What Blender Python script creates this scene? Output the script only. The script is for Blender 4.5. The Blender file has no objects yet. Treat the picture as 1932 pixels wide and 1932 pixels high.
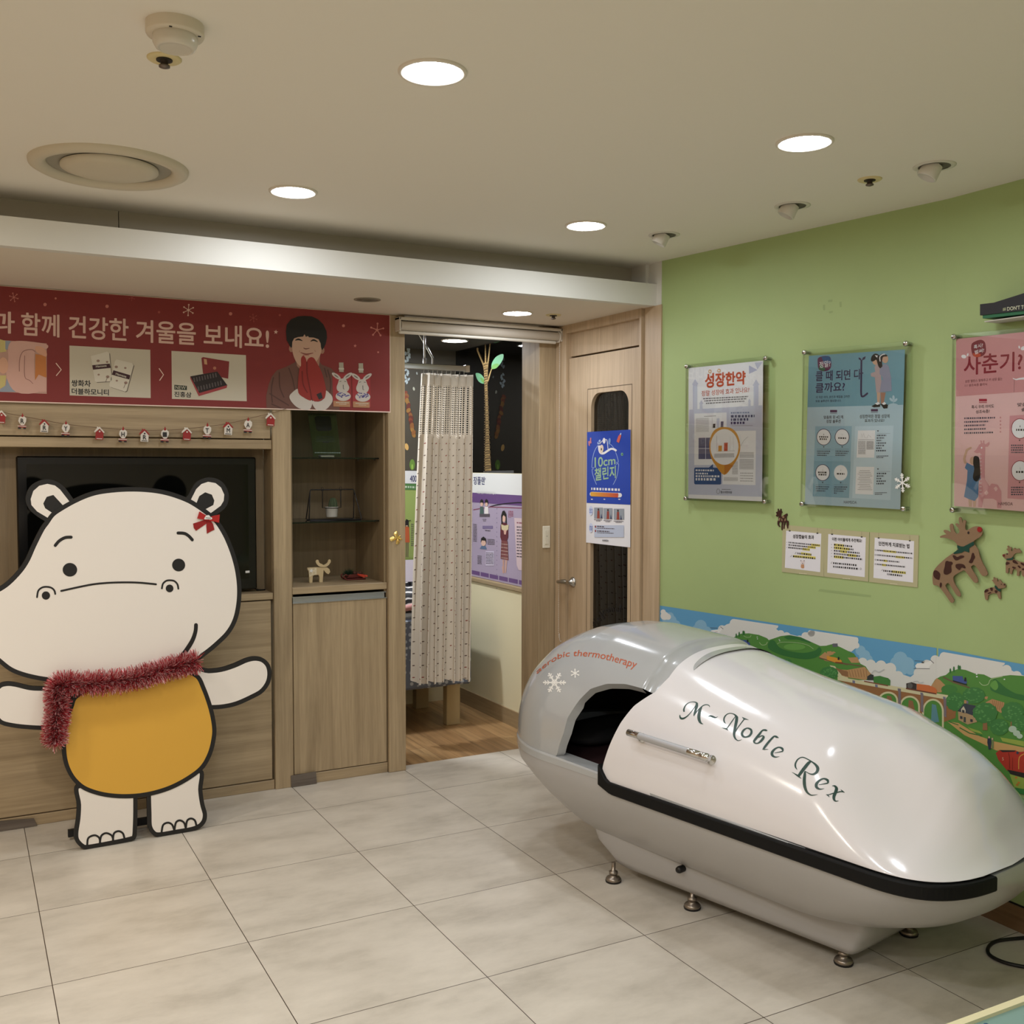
import bpy, bmesh, math, random
import numpy as np
from mathutils import Vector, Matrix
from mathutils.geometry import tessellate_polygon
from mathutils.bvhtree import BVHTree
random.seed(7)
PI = math.pi
SC = bpy.context.scene
COL = SC.collection

# ------------------------------------------------------------------ camera
F_PX = 1928.2
EYE = Vector((0, 0, 1.6008))
YAW, PITCH, ROLL = 0.495742, 0.0467313, 0.00172281
_f = Vector((math.sin(YAW)*math.cos(PITCH), math.cos(YAW)*math.cos(PITCH), -math.sin(PITCH)))
_r0 = Vector((math.cos(YAW), -math.sin(YAW), 0))
_u0 = _r0.cross(_f)
CR = math.cos(ROLL)*_r0 + math.sin(ROLL)*_u0
CU = -math.sin(ROLL)*_r0 + math.cos(ROLL)*_u0
CF = _f
cam = bpy.data.cameras.new('camera')
cam.sensor_width = 36.0
cam.lens = 36.0*F_PX/1932.0
cam.clip_start = 0.02
cam_o = bpy.data.objects.new('camera', cam)
cam_o.matrix_world = Matrix(((CR.x, CU.x, -CF.x, EYE.x), (CR.y, CU.y, -CF.y, EYE.y), (CR.z, CU.z, -CF.z, EYE.z), (0, 0, 0, 1)))
COL.objects.link(cam_o)
SC.camera = cam_o

# ------------------------------------------------------------------ world, exposure
w = bpy.data.worlds.new('world')
SC.world = w
w.use_nodes = True
w.node_tree.nodes['Background'].inputs[0].default_value = (0.9, 0.85, 0.75, 1)
w.node_tree.nodes['Background'].inputs[1].default_value = 0.02
SC.view_settings.view_transform = 'Standard'
SC.view_settings.look = 'None'
SC.view_settings.gamma = 1
SC.view_settings.use_curve_mapping = False
SC.view_settings.exposure = 0.0
LAMP = 118.0            # emission of a downlight's diffuser

# ------------------------------------------------------------------ pixel -> place on a known surface
def ray(x, y):
    return CR*((x-966)/F_PX) + CU*((966-y)/F_PX) + CF
def on_plane(x, y, p0, n):
    d = ray(x, y)
    return EYE + d*((p0-EYE).dot(n)/d.dot(n))
def on_z(x, y, z): return on_plane(x, y, Vector((0, 0, z)), Vector((0, 0, 1)))
def on_y(x, y, Y): return on_plane(x, y, Vector((0, Y, 0)), Vector((0, 1, 0)))
def on_x(x, y, X): return on_plane(x, y, Vector((X, 0, 0)), Vector((1, 0, 0)))

# ------------------------------------------------------------------ materials
def lin(c): return tuple(((v/255)/12.92 if v/255 <= 0.04045 else ((v/255+0.055)/1.055)**2.4) for v in c)
MATS = {}
def mat(rgb, rough=0.6, metal=0.0, coat=0.0, spec=0.5, bump=0.0, vary=0.0, scale=40):
    key = (tuple(rgb), rough, metal, coat, spec, bump, vary, scale)
    if key in MATS: return MATS[key]
    m = bpy.data.materials.new('paint_%d_%d_%d' % tuple(int(v) for v in rgb))
    m.use_nodes = True
    nt = m.node_tree
    b = nt.nodes['Principled BSDF']
    b.inputs['Base Color'].default_value = (*lin(rgb), 1)
    b.inputs['Roughness'].default_value = rough
    b.inputs['Metallic'].default_value = metal
    b.inputs['Coat Weight'].default_value = coat
    b.inputs['Coat Roughness'].default_value = 0.04
    b.inputs['Specular IOR Level'].default_value = spec
    if bump or vary:
        g = nt.nodes.new('ShaderNodeNewGeometry')
        t = nt.nodes.new('ShaderNodeTexNoise'); t.inputs['Scale'].default_value = scale; t.inputs['Detail'].default_value = 5
        nt.links.new(g.outputs['Position'], t.inputs['Vector'])
        if bump:
            bp = nt.nodes.new('ShaderNodeBump'); bp.inputs['Strength'].default_value = bump; bp.inputs['Distance'].default_value = 0.004
            nt.links.new(t.outputs['Fac'], bp.inputs['Height']); nt.links.new(bp.outputs['Normal'], b.inputs['Normal'])
        if vary:
            r = nt.nodes.new('ShaderNodeValToRGB')
            c = lin(rgb)
            r.color_ramp.elements[0].position = 0.3; r.color_ramp.elements[1].position = 0.7
            r.color_ramp.elements[0].color = (*[v*(1-vary) for v in c], 1)
            r.color_ramp.elements[1].color = (*[min(1, v*(1+vary)) for v in c], 1)
            nt.links.new(t.outputs['Fac'], r.inputs['Fac']); nt.links.new(r.outputs['Color'], b.inputs['Base Color'])
    MATS[key] = m
    return m
def wood(name, axis, dark, light, rough=0.45, k=1.0):
    m = bpy.data.materials.new(name); m.use_nodes = True
    nt = m.node_tree; b = nt.nodes['Principled BSDF']
    g = nt.nodes.new('ShaderNodeNewGeometry'); mp = nt.nodes.new('ShaderNodeMapping')
    s = {'z': (22, 22, 0.9), 'x': (0.9, 22, 22), 'y': (22, 0.9, 22)}[axis]
    mp.inputs['Scale'].default_value = tuple(v*k for v in s)
    nt.links.new(g.outputs['Position'], mp.inputs['Vector'])
    t = nt.nodes.new('ShaderNodeTexNoise'); t.inputs['Scale'].default_value = 1.0; t.inputs['Detail'].default_value = 8; t.inputs['Roughness'].default_value = 0.62; t.inputs['Distortion'].default_value = 0.6
    nt.links.new(mp.outputs['Vector'], t.inputs['Vector'])
    t2 = nt.nodes.new('ShaderNodeTexNoise'); t2.inputs['Scale'].default_value = 7.0; t2.inputs['Detail'].default_value = 3
    nt.links.new(mp.outputs['Vector'], t2.inputs['Vector'])
    mx = nt.nodes.new('ShaderNodeMath'); mx.operation = 'MULTIPLY_ADD'; mx.inputs[1].default_value = 0.35
    nt.links.new(t2.outputs['Fac'], mx.inputs[0]); nt.links.new(t.outputs['Fac'], mx.inputs[2])
    r = nt.nodes.new('ShaderNodeValToRGB')
    r.color_ramp.elements[0].position = 0.45; r.color_ramp.elements[1].position = 0.88
    r.color_ramp.elements[0].color = (*lin(dark), 1); r.color_ramp.elements[1].color = (*lin(light), 1)
    nt.links.new(mx.outputs[0], r.inputs['Fac']); nt.links.new(r.outputs['Color'], b.inputs['Base Color'])
    b.inputs['Roughness'].default_value = rough
    return m
def node_math(nt, op, a, b=None):
    n = nt.nodes.new('ShaderNodeMath'); n.operation = op
    for i, v in enumerate((a, b)):
        if v is None: continue
        if isinstance(v, (int, float)): n.inputs[i].default_value = v
        else: nt.links.new(v, n.inputs[i])
    return n.outputs[0]
def floor_tile():
    m = bpy.data.materials.new('floor_tile'); m.use_nodes = True
    nt = m.node_tree; b = nt.nodes['Principled BSDF']
    g = nt.nodes.new('ShaderNodeNewGeometry'); sp = nt.nodes.new('ShaderNodeSeparateXYZ')
    nt.links.new(g.outputs['Position'], sp.inputs[0])
    u = node_math(nt, 'DIVIDE', node_math(nt, 'SUBTRACT', sp.outputs[0], 0.2195), 0.6)
    v = node_math(nt, 'DIVIDE', node_math(nt, 'SUBTRACT', sp.outputs[1], 4.5421), 0.5869)
    def edge(q, size):
        f = node_math(nt, 'FRACT', q)
        d = node_math(nt, 'MINIMUM', f, node_math(nt, 'SUBTRACT', 1.0, f))
        return node_math(nt, 'MULTIPLY', d, size)
    d = node_math(nt, 'MINIMUM', edge(u, 0.6), edge(v, 0.587))
    grout = node_math(nt, 'LESS_THAN', d, 0.0014)
    # clouded tile body, shifted per tile
    cb = nt.nodes.new('ShaderNodeCombineXYZ')
    nt.links.new(node_math(nt, 'FLOOR', u), cb.inputs[0]); nt.links.new(node_math(nt, 'FLOOR', v), cb.inputs[1])
    wn = nt.nodes.new('ShaderNodeTexWhiteNoise'); nt.links.new(cb.outputs[0], wn.inputs['Vector'])
    vm = nt.nodes.new('ShaderNodeVectorMath'); vm.operation = 'MULTIPLY_ADD'
    nt.links.new(wn.outputs['Color'], vm.inputs[0]); vm.inputs[1].default_value = (40, 40, 40); nt.links.new(g.outputs['Position'], vm.inputs[2])
    mp = nt.nodes.new('ShaderNodeMapping'); mp.inputs['Scale'].default_value = (1.6, 3.4, 1)
    nt.links.new(vm.outputs[0], mp.inputs['Vector'])
    t = nt.nodes.new('ShaderNodeTexNoise'); t.inputs['Scale'].default_value = 1.6; t.inputs['Detail'].default_value = 9; t.inputs['Roughness'].default_value = 0.66
    nt.links.new(mp.outputs[0], t.inputs['Vector'])
    r = nt.nodes.new('ShaderNodeValToRGB')
    e = r.color_ramp.elements
    e[0].position = 0.30; e[0].color = (*lin((188, 180, 166)), 1)
    e[1].position = 0.68; e[1].color = (*lin((222, 214, 200)), 1)
    x = e.new(0.5); x.color = (*lin((210, 202, 188)), 1)
    nt.links.new(t.outputs['Fac'], r.inputs['Fac'])
    mix = nt.nodes.new('ShaderNodeMix'); mix.data_type = 'RGBA'
    nt.links.new(grout, mix.inputs[0]); nt.links.new(r.outputs['Color'], mix.inputs[6]); mix.inputs[7].default_value = (*lin((66, 52, 40)), 1)
    nt.links.new(mix.outputs[2], b.inputs['Base Color'])
    rr = nt.nodes.new('ShaderNodeMapRange'); rr.inputs[3].default_value = 0.26; rr.inputs[4].default_value = 0.42
    nt.links.new(t.outputs['Fac'], rr.inputs[0]); nt.links.new(rr.outputs[0], b.inputs['Roughness'])
    b.inputs['Specular IOR Level'].default_value = 0.45
    return m
def plank_floor():
    m = bpy.data.materials.new('plank_floor'); m.use_nodes = True
    nt = m.node_tree; b = nt.nodes['Principled BSDF']
    g = nt.nodes.new('ShaderNodeNewGeometry'); mp = nt.nodes.new('ShaderNodeMapping')
    mp.inputs['Rotation'].default_value = (0, 0, PI/2)
    nt.links.new(g.outputs['Position'], mp.inputs[0])
    br = nt.nodes.new('ShaderNodeTexBrick')
    br.inputs['Scale'].default_value = 1.0; br.inputs['Brick Width'].default_value = 0.75; br.inputs['Row Height'].default_value = 0.095; br.inputs['Mortar Size'].default_value = 0.0012
    br.inputs['Color1'].default_value = (*lin((150, 112, 72)), 1); br.inputs['Color2'].default_value = (*lin((182, 146, 100)), 1); br.inputs['Mortar'].default_value = (*lin((92, 66, 42)), 1)
    nt.links.new(mp.outputs[0], br.inputs['Vector'])
    mp2 = nt.nodes.new('ShaderNodeMapping'); mp2.inputs['Scale'].default_value = (18, 1.2, 1); nt.links.new(g.outputs['Position'], mp2.inputs[0])
    t = nt.nodes.new('ShaderNodeTexNoise'); t.inputs['Scale'].default_value = 1.5; t.inputs['Detail'].default_value = 8; t.inputs['Distortion'].default_value = 1.0
    nt.links.new(mp2.outputs[0], t.inputs[0])
    mr = nt.nodes.new('ShaderNodeMapRange'); mr.inputs[1].default_value = .3; mr.inputs[2].default_value = .7; mr.inputs[3].default_value = 0.68; mr.inputs[4].default_value = 1.15
    nt.links.new(t.outputs['Fac'], mr.inputs[0])
    mul = nt.nodes.new('ShaderNodeMix'); mul.data_type = 'RGBA'; mul.blend_type = 'MULTIPLY'; mul.inputs[0].default_value = 1
    nt.links.new(br.outputs['Color'], mul.inputs[6]); nt.links.new(mr.outputs[0], mul.inputs[7])
    nt.links.new(mul.outputs[2], b.inputs['Base Color']); b.inputs['Roughness'].default_value = 0.38
    return m
def glass(name, tint, clear, refl=0.9, rough=0.0, ior=1.5):
    m = bpy.data.materials.new(name); m.use_nodes = True
    nt = m.node_tree; nt.nodes.clear()
    out = nt.nodes.new('ShaderNodeOutputMaterial')
    tr = nt.nodes.new('ShaderNodeBsdfTransparent'); tr.inputs[0].default_value = (*[v*clear for v in tint], 1)
    gl = nt.nodes.new('ShaderNodeBsdfGlossy'); gl.inputs['Roughness'].default_value = rough; gl.inputs[0].default_value = (refl, refl, refl, 1)
    fr = nt.nodes.new('ShaderNodeFresnel'); fr.inputs[0].default_value = ior
    mx = nt.nodes.new('ShaderNodeMixShader')
    nt.links.new(fr.outputs[0], mx.inputs[0]); nt.links.new(tr.outputs[0], mx.inputs[1]); nt.links.new(gl.outputs[0], mx.inputs[2])
    nt.links.new(mx.outputs[0], out.inputs[0]); m['glassy'] = 1
    return m
def emit(rgb, s):
    key = ('emit', rgb, s)
    if key in MATS: return MATS[key]
    m = bpy.data.materials.new('lamp_glow'); m.use_nodes = True
    b = m.node_tree.nodes['Principled BSDF']
    b.inputs['Base Color'].default_value = (0.9, 0.9, 0.9, 1)
    b.inputs['Emission Color'].default_value = (*lin(rgb), 1); b.inputs['Emission Strength'].default_value = s
    MATS[key] = m
    return m
WALLGREEN = None
OAK_V = wood('oak_vertical', 'z', (152, 132, 102), (190, 168, 134))
OAK_H = wood('oak_horizontal', 'x', (152, 132, 102), (190, 168, 134))
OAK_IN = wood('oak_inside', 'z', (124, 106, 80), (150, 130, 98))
OAK_DOOR = wood('oak_door', 'z', (172, 148, 118), (202, 178, 146))
OAK_Y = wood('oak_skirting', 'y', (138, 118, 88), (172, 150, 114))
TAPE = wood('dark_vinyl', 'x', (84, 74, 66), (122, 112, 102), 0.5)
WHITE = mat((238, 236, 230), 0.5)
BLACK = mat((14, 13, 13), 0.45)
CHROME = mat((205, 205, 205), 0.12, 1.0)
STEEL = mat((150, 148, 142), 0.3, 1.0)
INK = mat((38, 34, 34), 0.55)

# ------------------------------------------------------------------ mesh builder
class MB:
    def __init__(s): s.v = []; s.f = []; s.m = []; s.sm = []; s.mats = []; s.uv = {}
    def mi(s, m):
        if m not in s.mats: s.mats.append(m)
        return s.mats.index(m)
    def add(s, vs, fs, m, smooth=False):
        o = len(s.v); i = s.mi(m)
        s.v += [Vector(q) for q in vs]
        for f in fs:
            s.f.append([o+k for k in f]); s.m.append(i); s.sm.append(smooth)
        return s
    def box(s, x0, x1, y0, y1, z0, z1, m):
        vs = [(x, y, z) for x in (x0, x1) for y in (y0, y1) for z in (z0, z1)]
        return s.add(vs, [(0, 1, 3, 2), (4, 6, 7, 5), (0, 4, 5, 1), (2, 3, 7, 6), (0, 2, 6, 4), (1, 5, 7, 3)], m)
    def obox(s, o, ax, ay, az, m):      # oriented box: corner o and three edge vectors
        o, ax, ay, az = map(Vector, (o, ax, ay, az))
        vs = [o+ax*i+ay*j+az*k for i in (0, 1) for j in (0, 1) for k in (0, 1)]
        return s.add(vs, [(0, 1, 3, 2), (4, 6, 7, 5), (0, 4, 5, 1), (2, 3, 7, 6), (0, 2, 6, 4), (1, 5, 7, 3)], m)
    def rbox(s, x0, x1, y0, y1, z0, z1, m, r=0.004):   # box with chamfered edges
        pts = []
        c = [(x0, x1), (y0, y1), (z0, z1)]
        vs = []; idx = {}
        for i in (0, 1):
            for j in (0, 1):
                for k in (0, 1):
                    for a in range(3):
                        p = [c[0][i], c[1][j], c[2][k]]
                        for b in range(3):
                            if b != a: p[b] += r if (i, j, k)[b] == 0 else -r
                        idx[(i, j, k, a)] = len(vs); vs.append(p)
        fs = []
        q = [(0, 0), (0, 1), (1, 1), (1, 0)]
        for a in range(3):
            for sgn in (0, 1):
                l = []
                for (p1, p2) in q:
                    t = [0, 0, 0]; t[a] = sgn; t[(a+1) % 3] = p1; t[(a+2) % 3] = p2
                    l.append(idx[(*t, a)])
                fs.append(l if sgn else l[::-1])
        for a in range(3):
            b, d = (a+1) % 3, (a+2) % 3
            for p1 in (0, 1):
                for p2 in (0, 1):
                    l = []
                    for e, ax in ((0, b), (1, b), (1, d), (0, d)):
                        t = [0, 0, 0]; t[a] = e; t[b] = p1; t[d] = p2
                        l.append(idx[(*t, ax)])
                    fs.append(l)
        for i in (0, 1):
            for j in (0, 1):
                for k in (0, 1): fs.append([idx[(i, j, k, a)] for a in range(3)])
        return s.add(vs, fs, m)
    def poly(s, pts, m, holes=()):
        loops = [[Vector(p) for p in pts]]+[[Vector(p) for p in h] for h in holes]
        allp = [p for l in loops for p in l]
        tri = tessellate_polygon(loops)
        return s.add(allp, [list(t) for t in tri], m)
    def prism(s, pts, depth, m, side=None, holes=()):    # front face pts, extruded by vector depth
        d = Vector(depth)
        s.poly(pts, m, holes); s.poly([Vector(p)+d for p in pts], side or m, [[Vector(p)+d for p in h] for h in holes])
        for l in [pts]+list(holes):
            n = len(l)
            s.add([Vector(p) for p in l]+[Vector(p)+d for p in l], [(i, (i+1) % n, n+(i+1) % n, n+i) for i in range(n)], side or m)
        return s
    def tube(s, path, r, m, seg=10, closed=False, caps=True, smooth=True):
        P = [Vector(p) for p in path]; n = len(P); vs = []
        rs = r if isinstance(r, (list, tuple)) else [r]*n
        t0 = None; nrm = None
        for i in range(n):
            a = P[(i-1) % n] if closed or i > 0 else P[i]; b = P[(i+1) % n] if closed or i < n-1 else P[i]
            t = (b-a); t = t.normalized() if t.length > 1e-9 else Vector((0, 0, 1))
            if nrm is None:
                nrm = t.cross(Vector((0, 0, 1)))
                if nrm.length < 1e-3: nrm = t.cross(Vector((1, 0, 0)))
            nrm = (nrm - t*nrm.dot(t)).normalized(); bn = t.cross(nrm)
            for k in range(seg):
                an = 2*PI*k/seg
                vs.append(P[i]+(nrm*math.cos(an)+bn*math.sin(an))*rs[i])
        fs = []
        for i in range(n if closed else n-1):
            for k in range(seg):
                a = i*seg+k; b = i*seg+(k+1) % seg; j = ((i+1) % n)*seg
                fs.append((a, b, j+(k+1) % seg, j+k))
        s.add(vs, fs, m, smooth)
        if caps and not closed:
            s.add(vs[:seg], [list(range(seg))[::-1]], m); s.add(vs[-seg:], [list(range(seg))], m)
        return s
    def lathe(s, c, prof, m, seg=32, axis='z', smooth=True, ax=None, cap=True):    # prof = [(radius, height)]
        c = Vector(c)
        if ax is None: e3 = {'z': Vector((0, 0, 1)), 'x': Vector((1, 0, 0)), 'y': Vector((0, 1, 0))}[axis]
        else: e3 = Vector(ax).normalized()
        e1 = e3.orthogonal().normalized(); e2 = e3.cross(e1)
        vs = []; fs = []
        for r, h in prof:
            for k in range(seg):
                a = 2*PI*k/seg
                vs.append(c+e3*h+(e1*math.cos(a)+e2*math.sin(a))*r)
        for i in range(len(prof)-1):
            for k in range(seg):
                fs.append((i*seg+k, i*seg+(k+1) % seg, (i+1)*seg+(k+1) % seg, (i+1)*seg+k))
        s.add(vs, fs, m, smooth)
        if cap:
            for i in (0, len(prof)-1):
                if prof[i][0] > 1e-6: s.add(vs[i*seg:(i+1)*seg], [list(range(seg))], m)
        return s
    def grid(s, rows, m, smooth=True, closed_u=False, flip=False):
        n = len(rows[0]); vs = [p for r in rows for p in r]; fs = []
        for i in range(len(rows)-1):
            for k in range(n if closed_u else n-1):
                q = (i*n+k, i*n+(k+1) % n, (i+1)*n+(k+1) % n, (i+1)*n+k)
                fs.append(q[::-1] if flip else q)
        return s.add(vs, fs, m, smooth)
    def ball(s, c, r, m, seg=16, rings=9, sc=(1, 1, 1)):
        rows = []
        for i in range(rings+1):
            th = PI*i/rings
            rows.append([Vector(c)+Vector((r*sc[0]*math.sin(th)*math.cos(2*PI*k/seg), r*sc[1]*math.sin(th)*math.sin(2*PI*k/seg), r*sc[2]*math.cos(th))) for k in range(seg)])
        return s.grid(rows, m, True, True)
    def build(s, name, parent=None, org=None):
        me = bpy.data.meshes.new(name)
        if parent is not None: o3 = Vector(parent['_org'])
        elif org is not None: o3 = Vector(org)
        else:
            xs = [p.x for p in s.v]; ys = [p.y for p in s.v]; zs = [p.z for p in s.v]
            o3 = Vector(((min(xs)+max(xs))/2, (min(ys)+max(ys))/2, min(zs)))
        me.from_pydata([tuple(p-o3) for p in s.v], [], s.f)
        for m in s.mats: me.materials.append(m)
        glassy = any(m.get('glassy') for m in s.mats)
        me.polygons.foreach_set('material_index', s.m)
        me.polygons.foreach_set('use_smooth', s.sm)
        me.update()
        if glassy:      # panes need their normals facing out
            bb = bmesh.new(); bb.from_mesh(me); bmesh.ops.remove_doubles(bb, verts=bb.verts, dist=1e-6); bmesh.ops.recalc_face_normals(bb, faces=bb.faces); bb.to_mesh(me); bb.free()
        ob = bpy.data.objects.new(name, me); COL.objects.link(ob)
        if parent is not None: ob.parent = parent
        else: ob.location = o3
        ob['_org'] = tuple(o3)
        return ob
def thing(name, label, cat, loc, group=None):
    o = bpy.data.objects.new(name, None); COL.objects.link(o)
    o.location = loc; o.empty_display_size = 0.05; o['_org'] = tuple(loc)
    o['label'] = label; o['category'] = cat
    if group: o['group'] = group
    return o
def tag(o, label, cat, group=None):
    o['label'] = label; o['category'] = cat
    if group: o['group'] = group
    return o
def struct(o):
    o['kind'] = 'structure'; return o
def dup(root, loc, label, group=None):
    r = root.copy(); COL.objects.link(r); r.location = loc; r['_org'] = tuple(loc); r['label'] = label
    if group: r['group'] = group
    for ch in root.children:
        c = ch.copy(); COL.objects.link(c); c.parent = r
        for g in ch.children:
            d = g.copy(); COL.objects.link(d); d.parent = c
    return r
def cr(pts, n=8, closed=False):          # Catmull-Rom through points of any dimension
    P = [np.array(p, float) for p in pts]; out = []; m = len(P)
    for i in range(m if closed else m-1):
        p0 = P[(i-1) % m] if closed or i > 0 else P[i]; p1 = P[i]; p2 = P[(i+1) % m]; p3 = P[(i+2) % m] if closed or i < m-2 else P[i+1]
        for k in range(n):
            t = k/n
            out.append(tuple(0.5*((2*p1)+(-p0+p2)*t+(2*p0-5*p1+4*p2-p3)*t*t+(-p0+3*p1-3*p2+p3)*t**3)))
    if not closed: out.append(tuple(P[-1]))
    return out
def inset(pts, d):
    P = [np.array(p[:2], float) for p in pts]; n = len(P)
    area = sum(P[i][0]*P[(i+1) % n][1]-P[(i+1) % n][0]*P[i][1] for i in range(n))
    sg = 1 if area > 0 else -1; out = []
    for i in range(n):
        t = P[(i+1) % n]-P[i-1]; L = np.hypot(*t)
        if L < 1e-9: continue
        out.append(tuple(P[i]+sg*d*np.array((-t[1], t[0]))/L))
    return out
def clipx(pts, xb, keep_less):
    out = []; n = len(pts)
    ins = lambda p: (p[0] <= xb) if keep_less else (p[0] >= xb)
    for i in range(n):
        a, b = pts[i], pts[(i+1) % n]
        if ins(a): out.append(a)
        if ins(a) != ins(b):
            t = (xb-a[0])/(b[0]-a[0]); out.append((xb, a[1]+t*(b[1]-a[1])))
    return out
_tc = {}
def text_tris(body, bold=0.0, shear=0.0):
    key = (body, bold, shear)
    if key in _tc: return _tc[key]
    c = bpy.data.curves.new('lettering', 'FONT'); c.body = body; c.offset = bold; c.shear = shear; c.resolution_u = 4
    o = bpy.data.objects.new('lettering', c); COL.objects.link(o)
    dg = bpy.context.evaluated_depsgraph_get()
    me = bpy.data.meshes.new_from_object(o.evaluated_get(dg))
    vs = [(v.co.x, v.co.y) for v in me.vertices]; fs = [list(p.vertices) for p in me.polygons]
    bpy.data.objects.remove(o); bpy.data.curves.remove(c); bpy.data.meshes.remove(me)
    _tc[key] = (vs, fs)
    return vs, fs
class Art:
    """Flat print on a plane (or, with xb, on two planes meeting at picture column xb). Points may be given in the pixels of a crop of the photo."""
    def __init__(s, p0, n, step=0.0004, other=None, xb=None, surf=None):
        s.p0 = Vector(p0); s.n = Vector(n).normalized(); s.mb = MB(); s.o = (0, 0, 1); s.step = step; s.other = other; s.xb = xb; s.surf = surf; s.k = 0
        if s.n.dot(EYE-s.p0) < 0: s.n = -s.n
        if other:
            s.q0 = Vector(other[0]); s.qn = Vector(other[1]).normalized()
            if s.qn.dot(EYE-s.q0) < 0: s.qn = -s.qn
    def crop(s, x, y, k): s.o = (x, y, k); return s
    def px(s, p): return (s.o[0]+p[0]/s.o[2], s.o[1]+p[1]/s.o[2])
    def w(s, x, y, L, second=False):
        if s.surf: return s.surf(x, y, L*s.step)
        if second: return on_plane(x, y, s.q0+s.qn*(L*s.step), s.qn)
        return on_plane(x, y, s.p0+s.n*(L*s.step), s.n)
    def _emit(s, pts, m, L, second=False):
        if len(pts) < 3: return
        L = L+s.k/20.0
        s.mb.poly([s.w(x, y, L, second) for x, y in pts], m)
    def raw(s, pts, m, L):
        if s.xb is None: s._emit(pts, m, L)
        else:
            s._emit(clipx(pts, s.xb, True), m, L); s._emit(clipx(pts, s.xb, False), m, L, True)
    def poly(s, pts, m, L=1, smooth=0): 
        s.k = (s.k+1) % 17
        P = [s.px(p) for p in pts]
        if smooth: P = cr(P, smooth, True)
        s.raw(P, m, L); return s
    def rect(s, x0, y0, x1, y1, m, L=1): return s.poly([(x0, y0), (x1, y0), (x1, y1), (x0, y1)], m, L)
    def circ(s, x, y, rx, ry, m, L=1, n=20, rot=0.0):
        c, si = math.cos(rot), math.sin(rot)
        return s.poly([(x+rx*math.cos(2*PI*k/n)*c-ry*math.sin(2*PI*k/n)*si, y+rx*math.cos(2*PI*k/n)*si+ry*math.sin(2*PI*k/n)*c) for k in range(n)], m, L)
    def line(s, pts, wd, m, L=1, smooth=0, round_ends=True):
        """stroke; points (x, y) or (x, y, width)"""
        s.k = (s.k+1) % 17
        P = [tuple(p) if len(p) == 3 else (p[0], p[1], wd) for p in pts]
        if smooth: P = cr(P, smooth)
        A = np.array(P); T = np.gradient(A[:, :2], axis=0); T /= np.maximum(np.hypot(T[:, 0], T[:, 1]), 1e-9)[:, None]
        N = np.stack([-T[:, 1], T[:, 0]], 1); W = np.maximum(A[:, 2], 0.5)[:, None]/2
        a = A[:, :2]+N*W; b = A[:, :2]-N*W
        for i in range(len(A)-1):
            s.raw([s.px(q) for q in (a[i], a[i+1], b[i+1], b[i])], m, L)
        if round_ends and wd and wd > 2.5:
            for q in (A[0], A[-1]): s.circ(q[0], q[1], q[2]/2, q[2]/2, m, L, 10)
        return s
    def text(s, body, bl, br_, tl, m, L=1, tr=None, bold=0.0, shear=0.0):
        vs, fs = text_tris(body, 0.0, shear)
        if not vs: return s
        xs = [v[0] for v in vs]; ys = [v[1] for v in vs]; x0, x1, y0, y1 = min(xs), max(xs), min(ys), max(ys)
        bl, br_, tl = (np.array(s.px(q)) for q in (bl, br_, tl))
        tr = np.array(s.px(tr)) if tr is not None else br_+tl-bl
        g = bold*.75      # heavier weight: the same glyphs set a hair apart
        for dx, dy in ([(0, 0)] if bold <= 0 else [(0, 0), (g, 0), (-g, 0), (0, g), (0, -g), (g*.7, g*.7), (-g*.7, -g*.7), (g*.7, -g*.7), (-g*.7, g*.7)]):
            out = []; s.k = (s.k+1) % 17
            for x, y in vs:
                a = (x+dx-x0)/max(x1-x0, 1e-6); b = (y+dy-y0)/max(y1-y0, 1e-6)
                q = (bl*(1-a)+br_*a)*(1-b)+(tl*(1-a)+tr*a)*b
                sec = s.xb is not None and q[0] > s.xb
                out.append(s.w(q[0], q[1], L+s.k/20.0, sec))
            s.mb.add(out, fs, m)
        return s
    def bars(s, x0, y0, x1, y1, h, m, L=1, word=6.0):
        """a line of print too small to read: word-long dashes"""
        d = math.hypot(x1-x0, y1-y0); t = 0.0; rnd = random.Random(int(x0*7+y0*13))
        while t < d:
            e = min(d, t+word*h*rnd.uniform(0.35, 1.0)*0.5)
            a, b = t/d, e/d
            p = [(x0+(x1-x0)*a, y0+(y1-y0)*a), (x0+(x1-x0)*b, y0+(y1-y0)*b)]
            s.poly([p[0], p[1], (p[1][0], p[1][1]+h), (p[0][0], p[0][1]+h)], m, L)
            t = e+h*0.45
        return s
    def build(s, name, parent=None): return s.mb.build(name, parent)
# ================================================================== SETTING
CEIL = mat((236, 230, 218), 0.75)
CEILD = mat((66, 61, 54), 0.7)
GREEN = mat((166, 186, 126), 0.62, vary=0.03, scale=3.0)
CREAMW = mat((232, 222, 186), 0.6)
ZC, ZS, YA, XD = 2.566, 2.36, 4.92, 2.95
PA, PB = Vector((2.957, 3.975, 0)), Vector((3.18, 2.56, 0))      # the green board standing a little askew
PD = (PB-PA).normalized(); PN = Vector((-PD.y, PD.x, 0))
if PN.dot(EYE-PA) < 0: PN = -PN
b = MB(); b.box(-3, 3.25, -3, 4.985, -0.05, 0, floor_tile()); struct(b.build('floor'))
b = MB(); b.box(1.2, 2.95, 4.985, 6.4, -0.05, 0, plank_floor()); struct(b.build('floor_inner'))
b = MB(); b.box(-3, 3.25, -3, 4.24, ZC, ZC+0.05, CEIL); struct(b.build('ceiling'))
b = MB()     # lowered ceiling with an open cove behind its front lip
SOFW = mat((222, 220, 212), 0.6)
b.box(-3, 2.957, 4.015, 4.06, ZS, 2.463, SOFW)
b.box(-3, 2.957, 4.06, 4.95, ZS, ZS+0.03, mat((226, 216, 200), 0.75))
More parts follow.
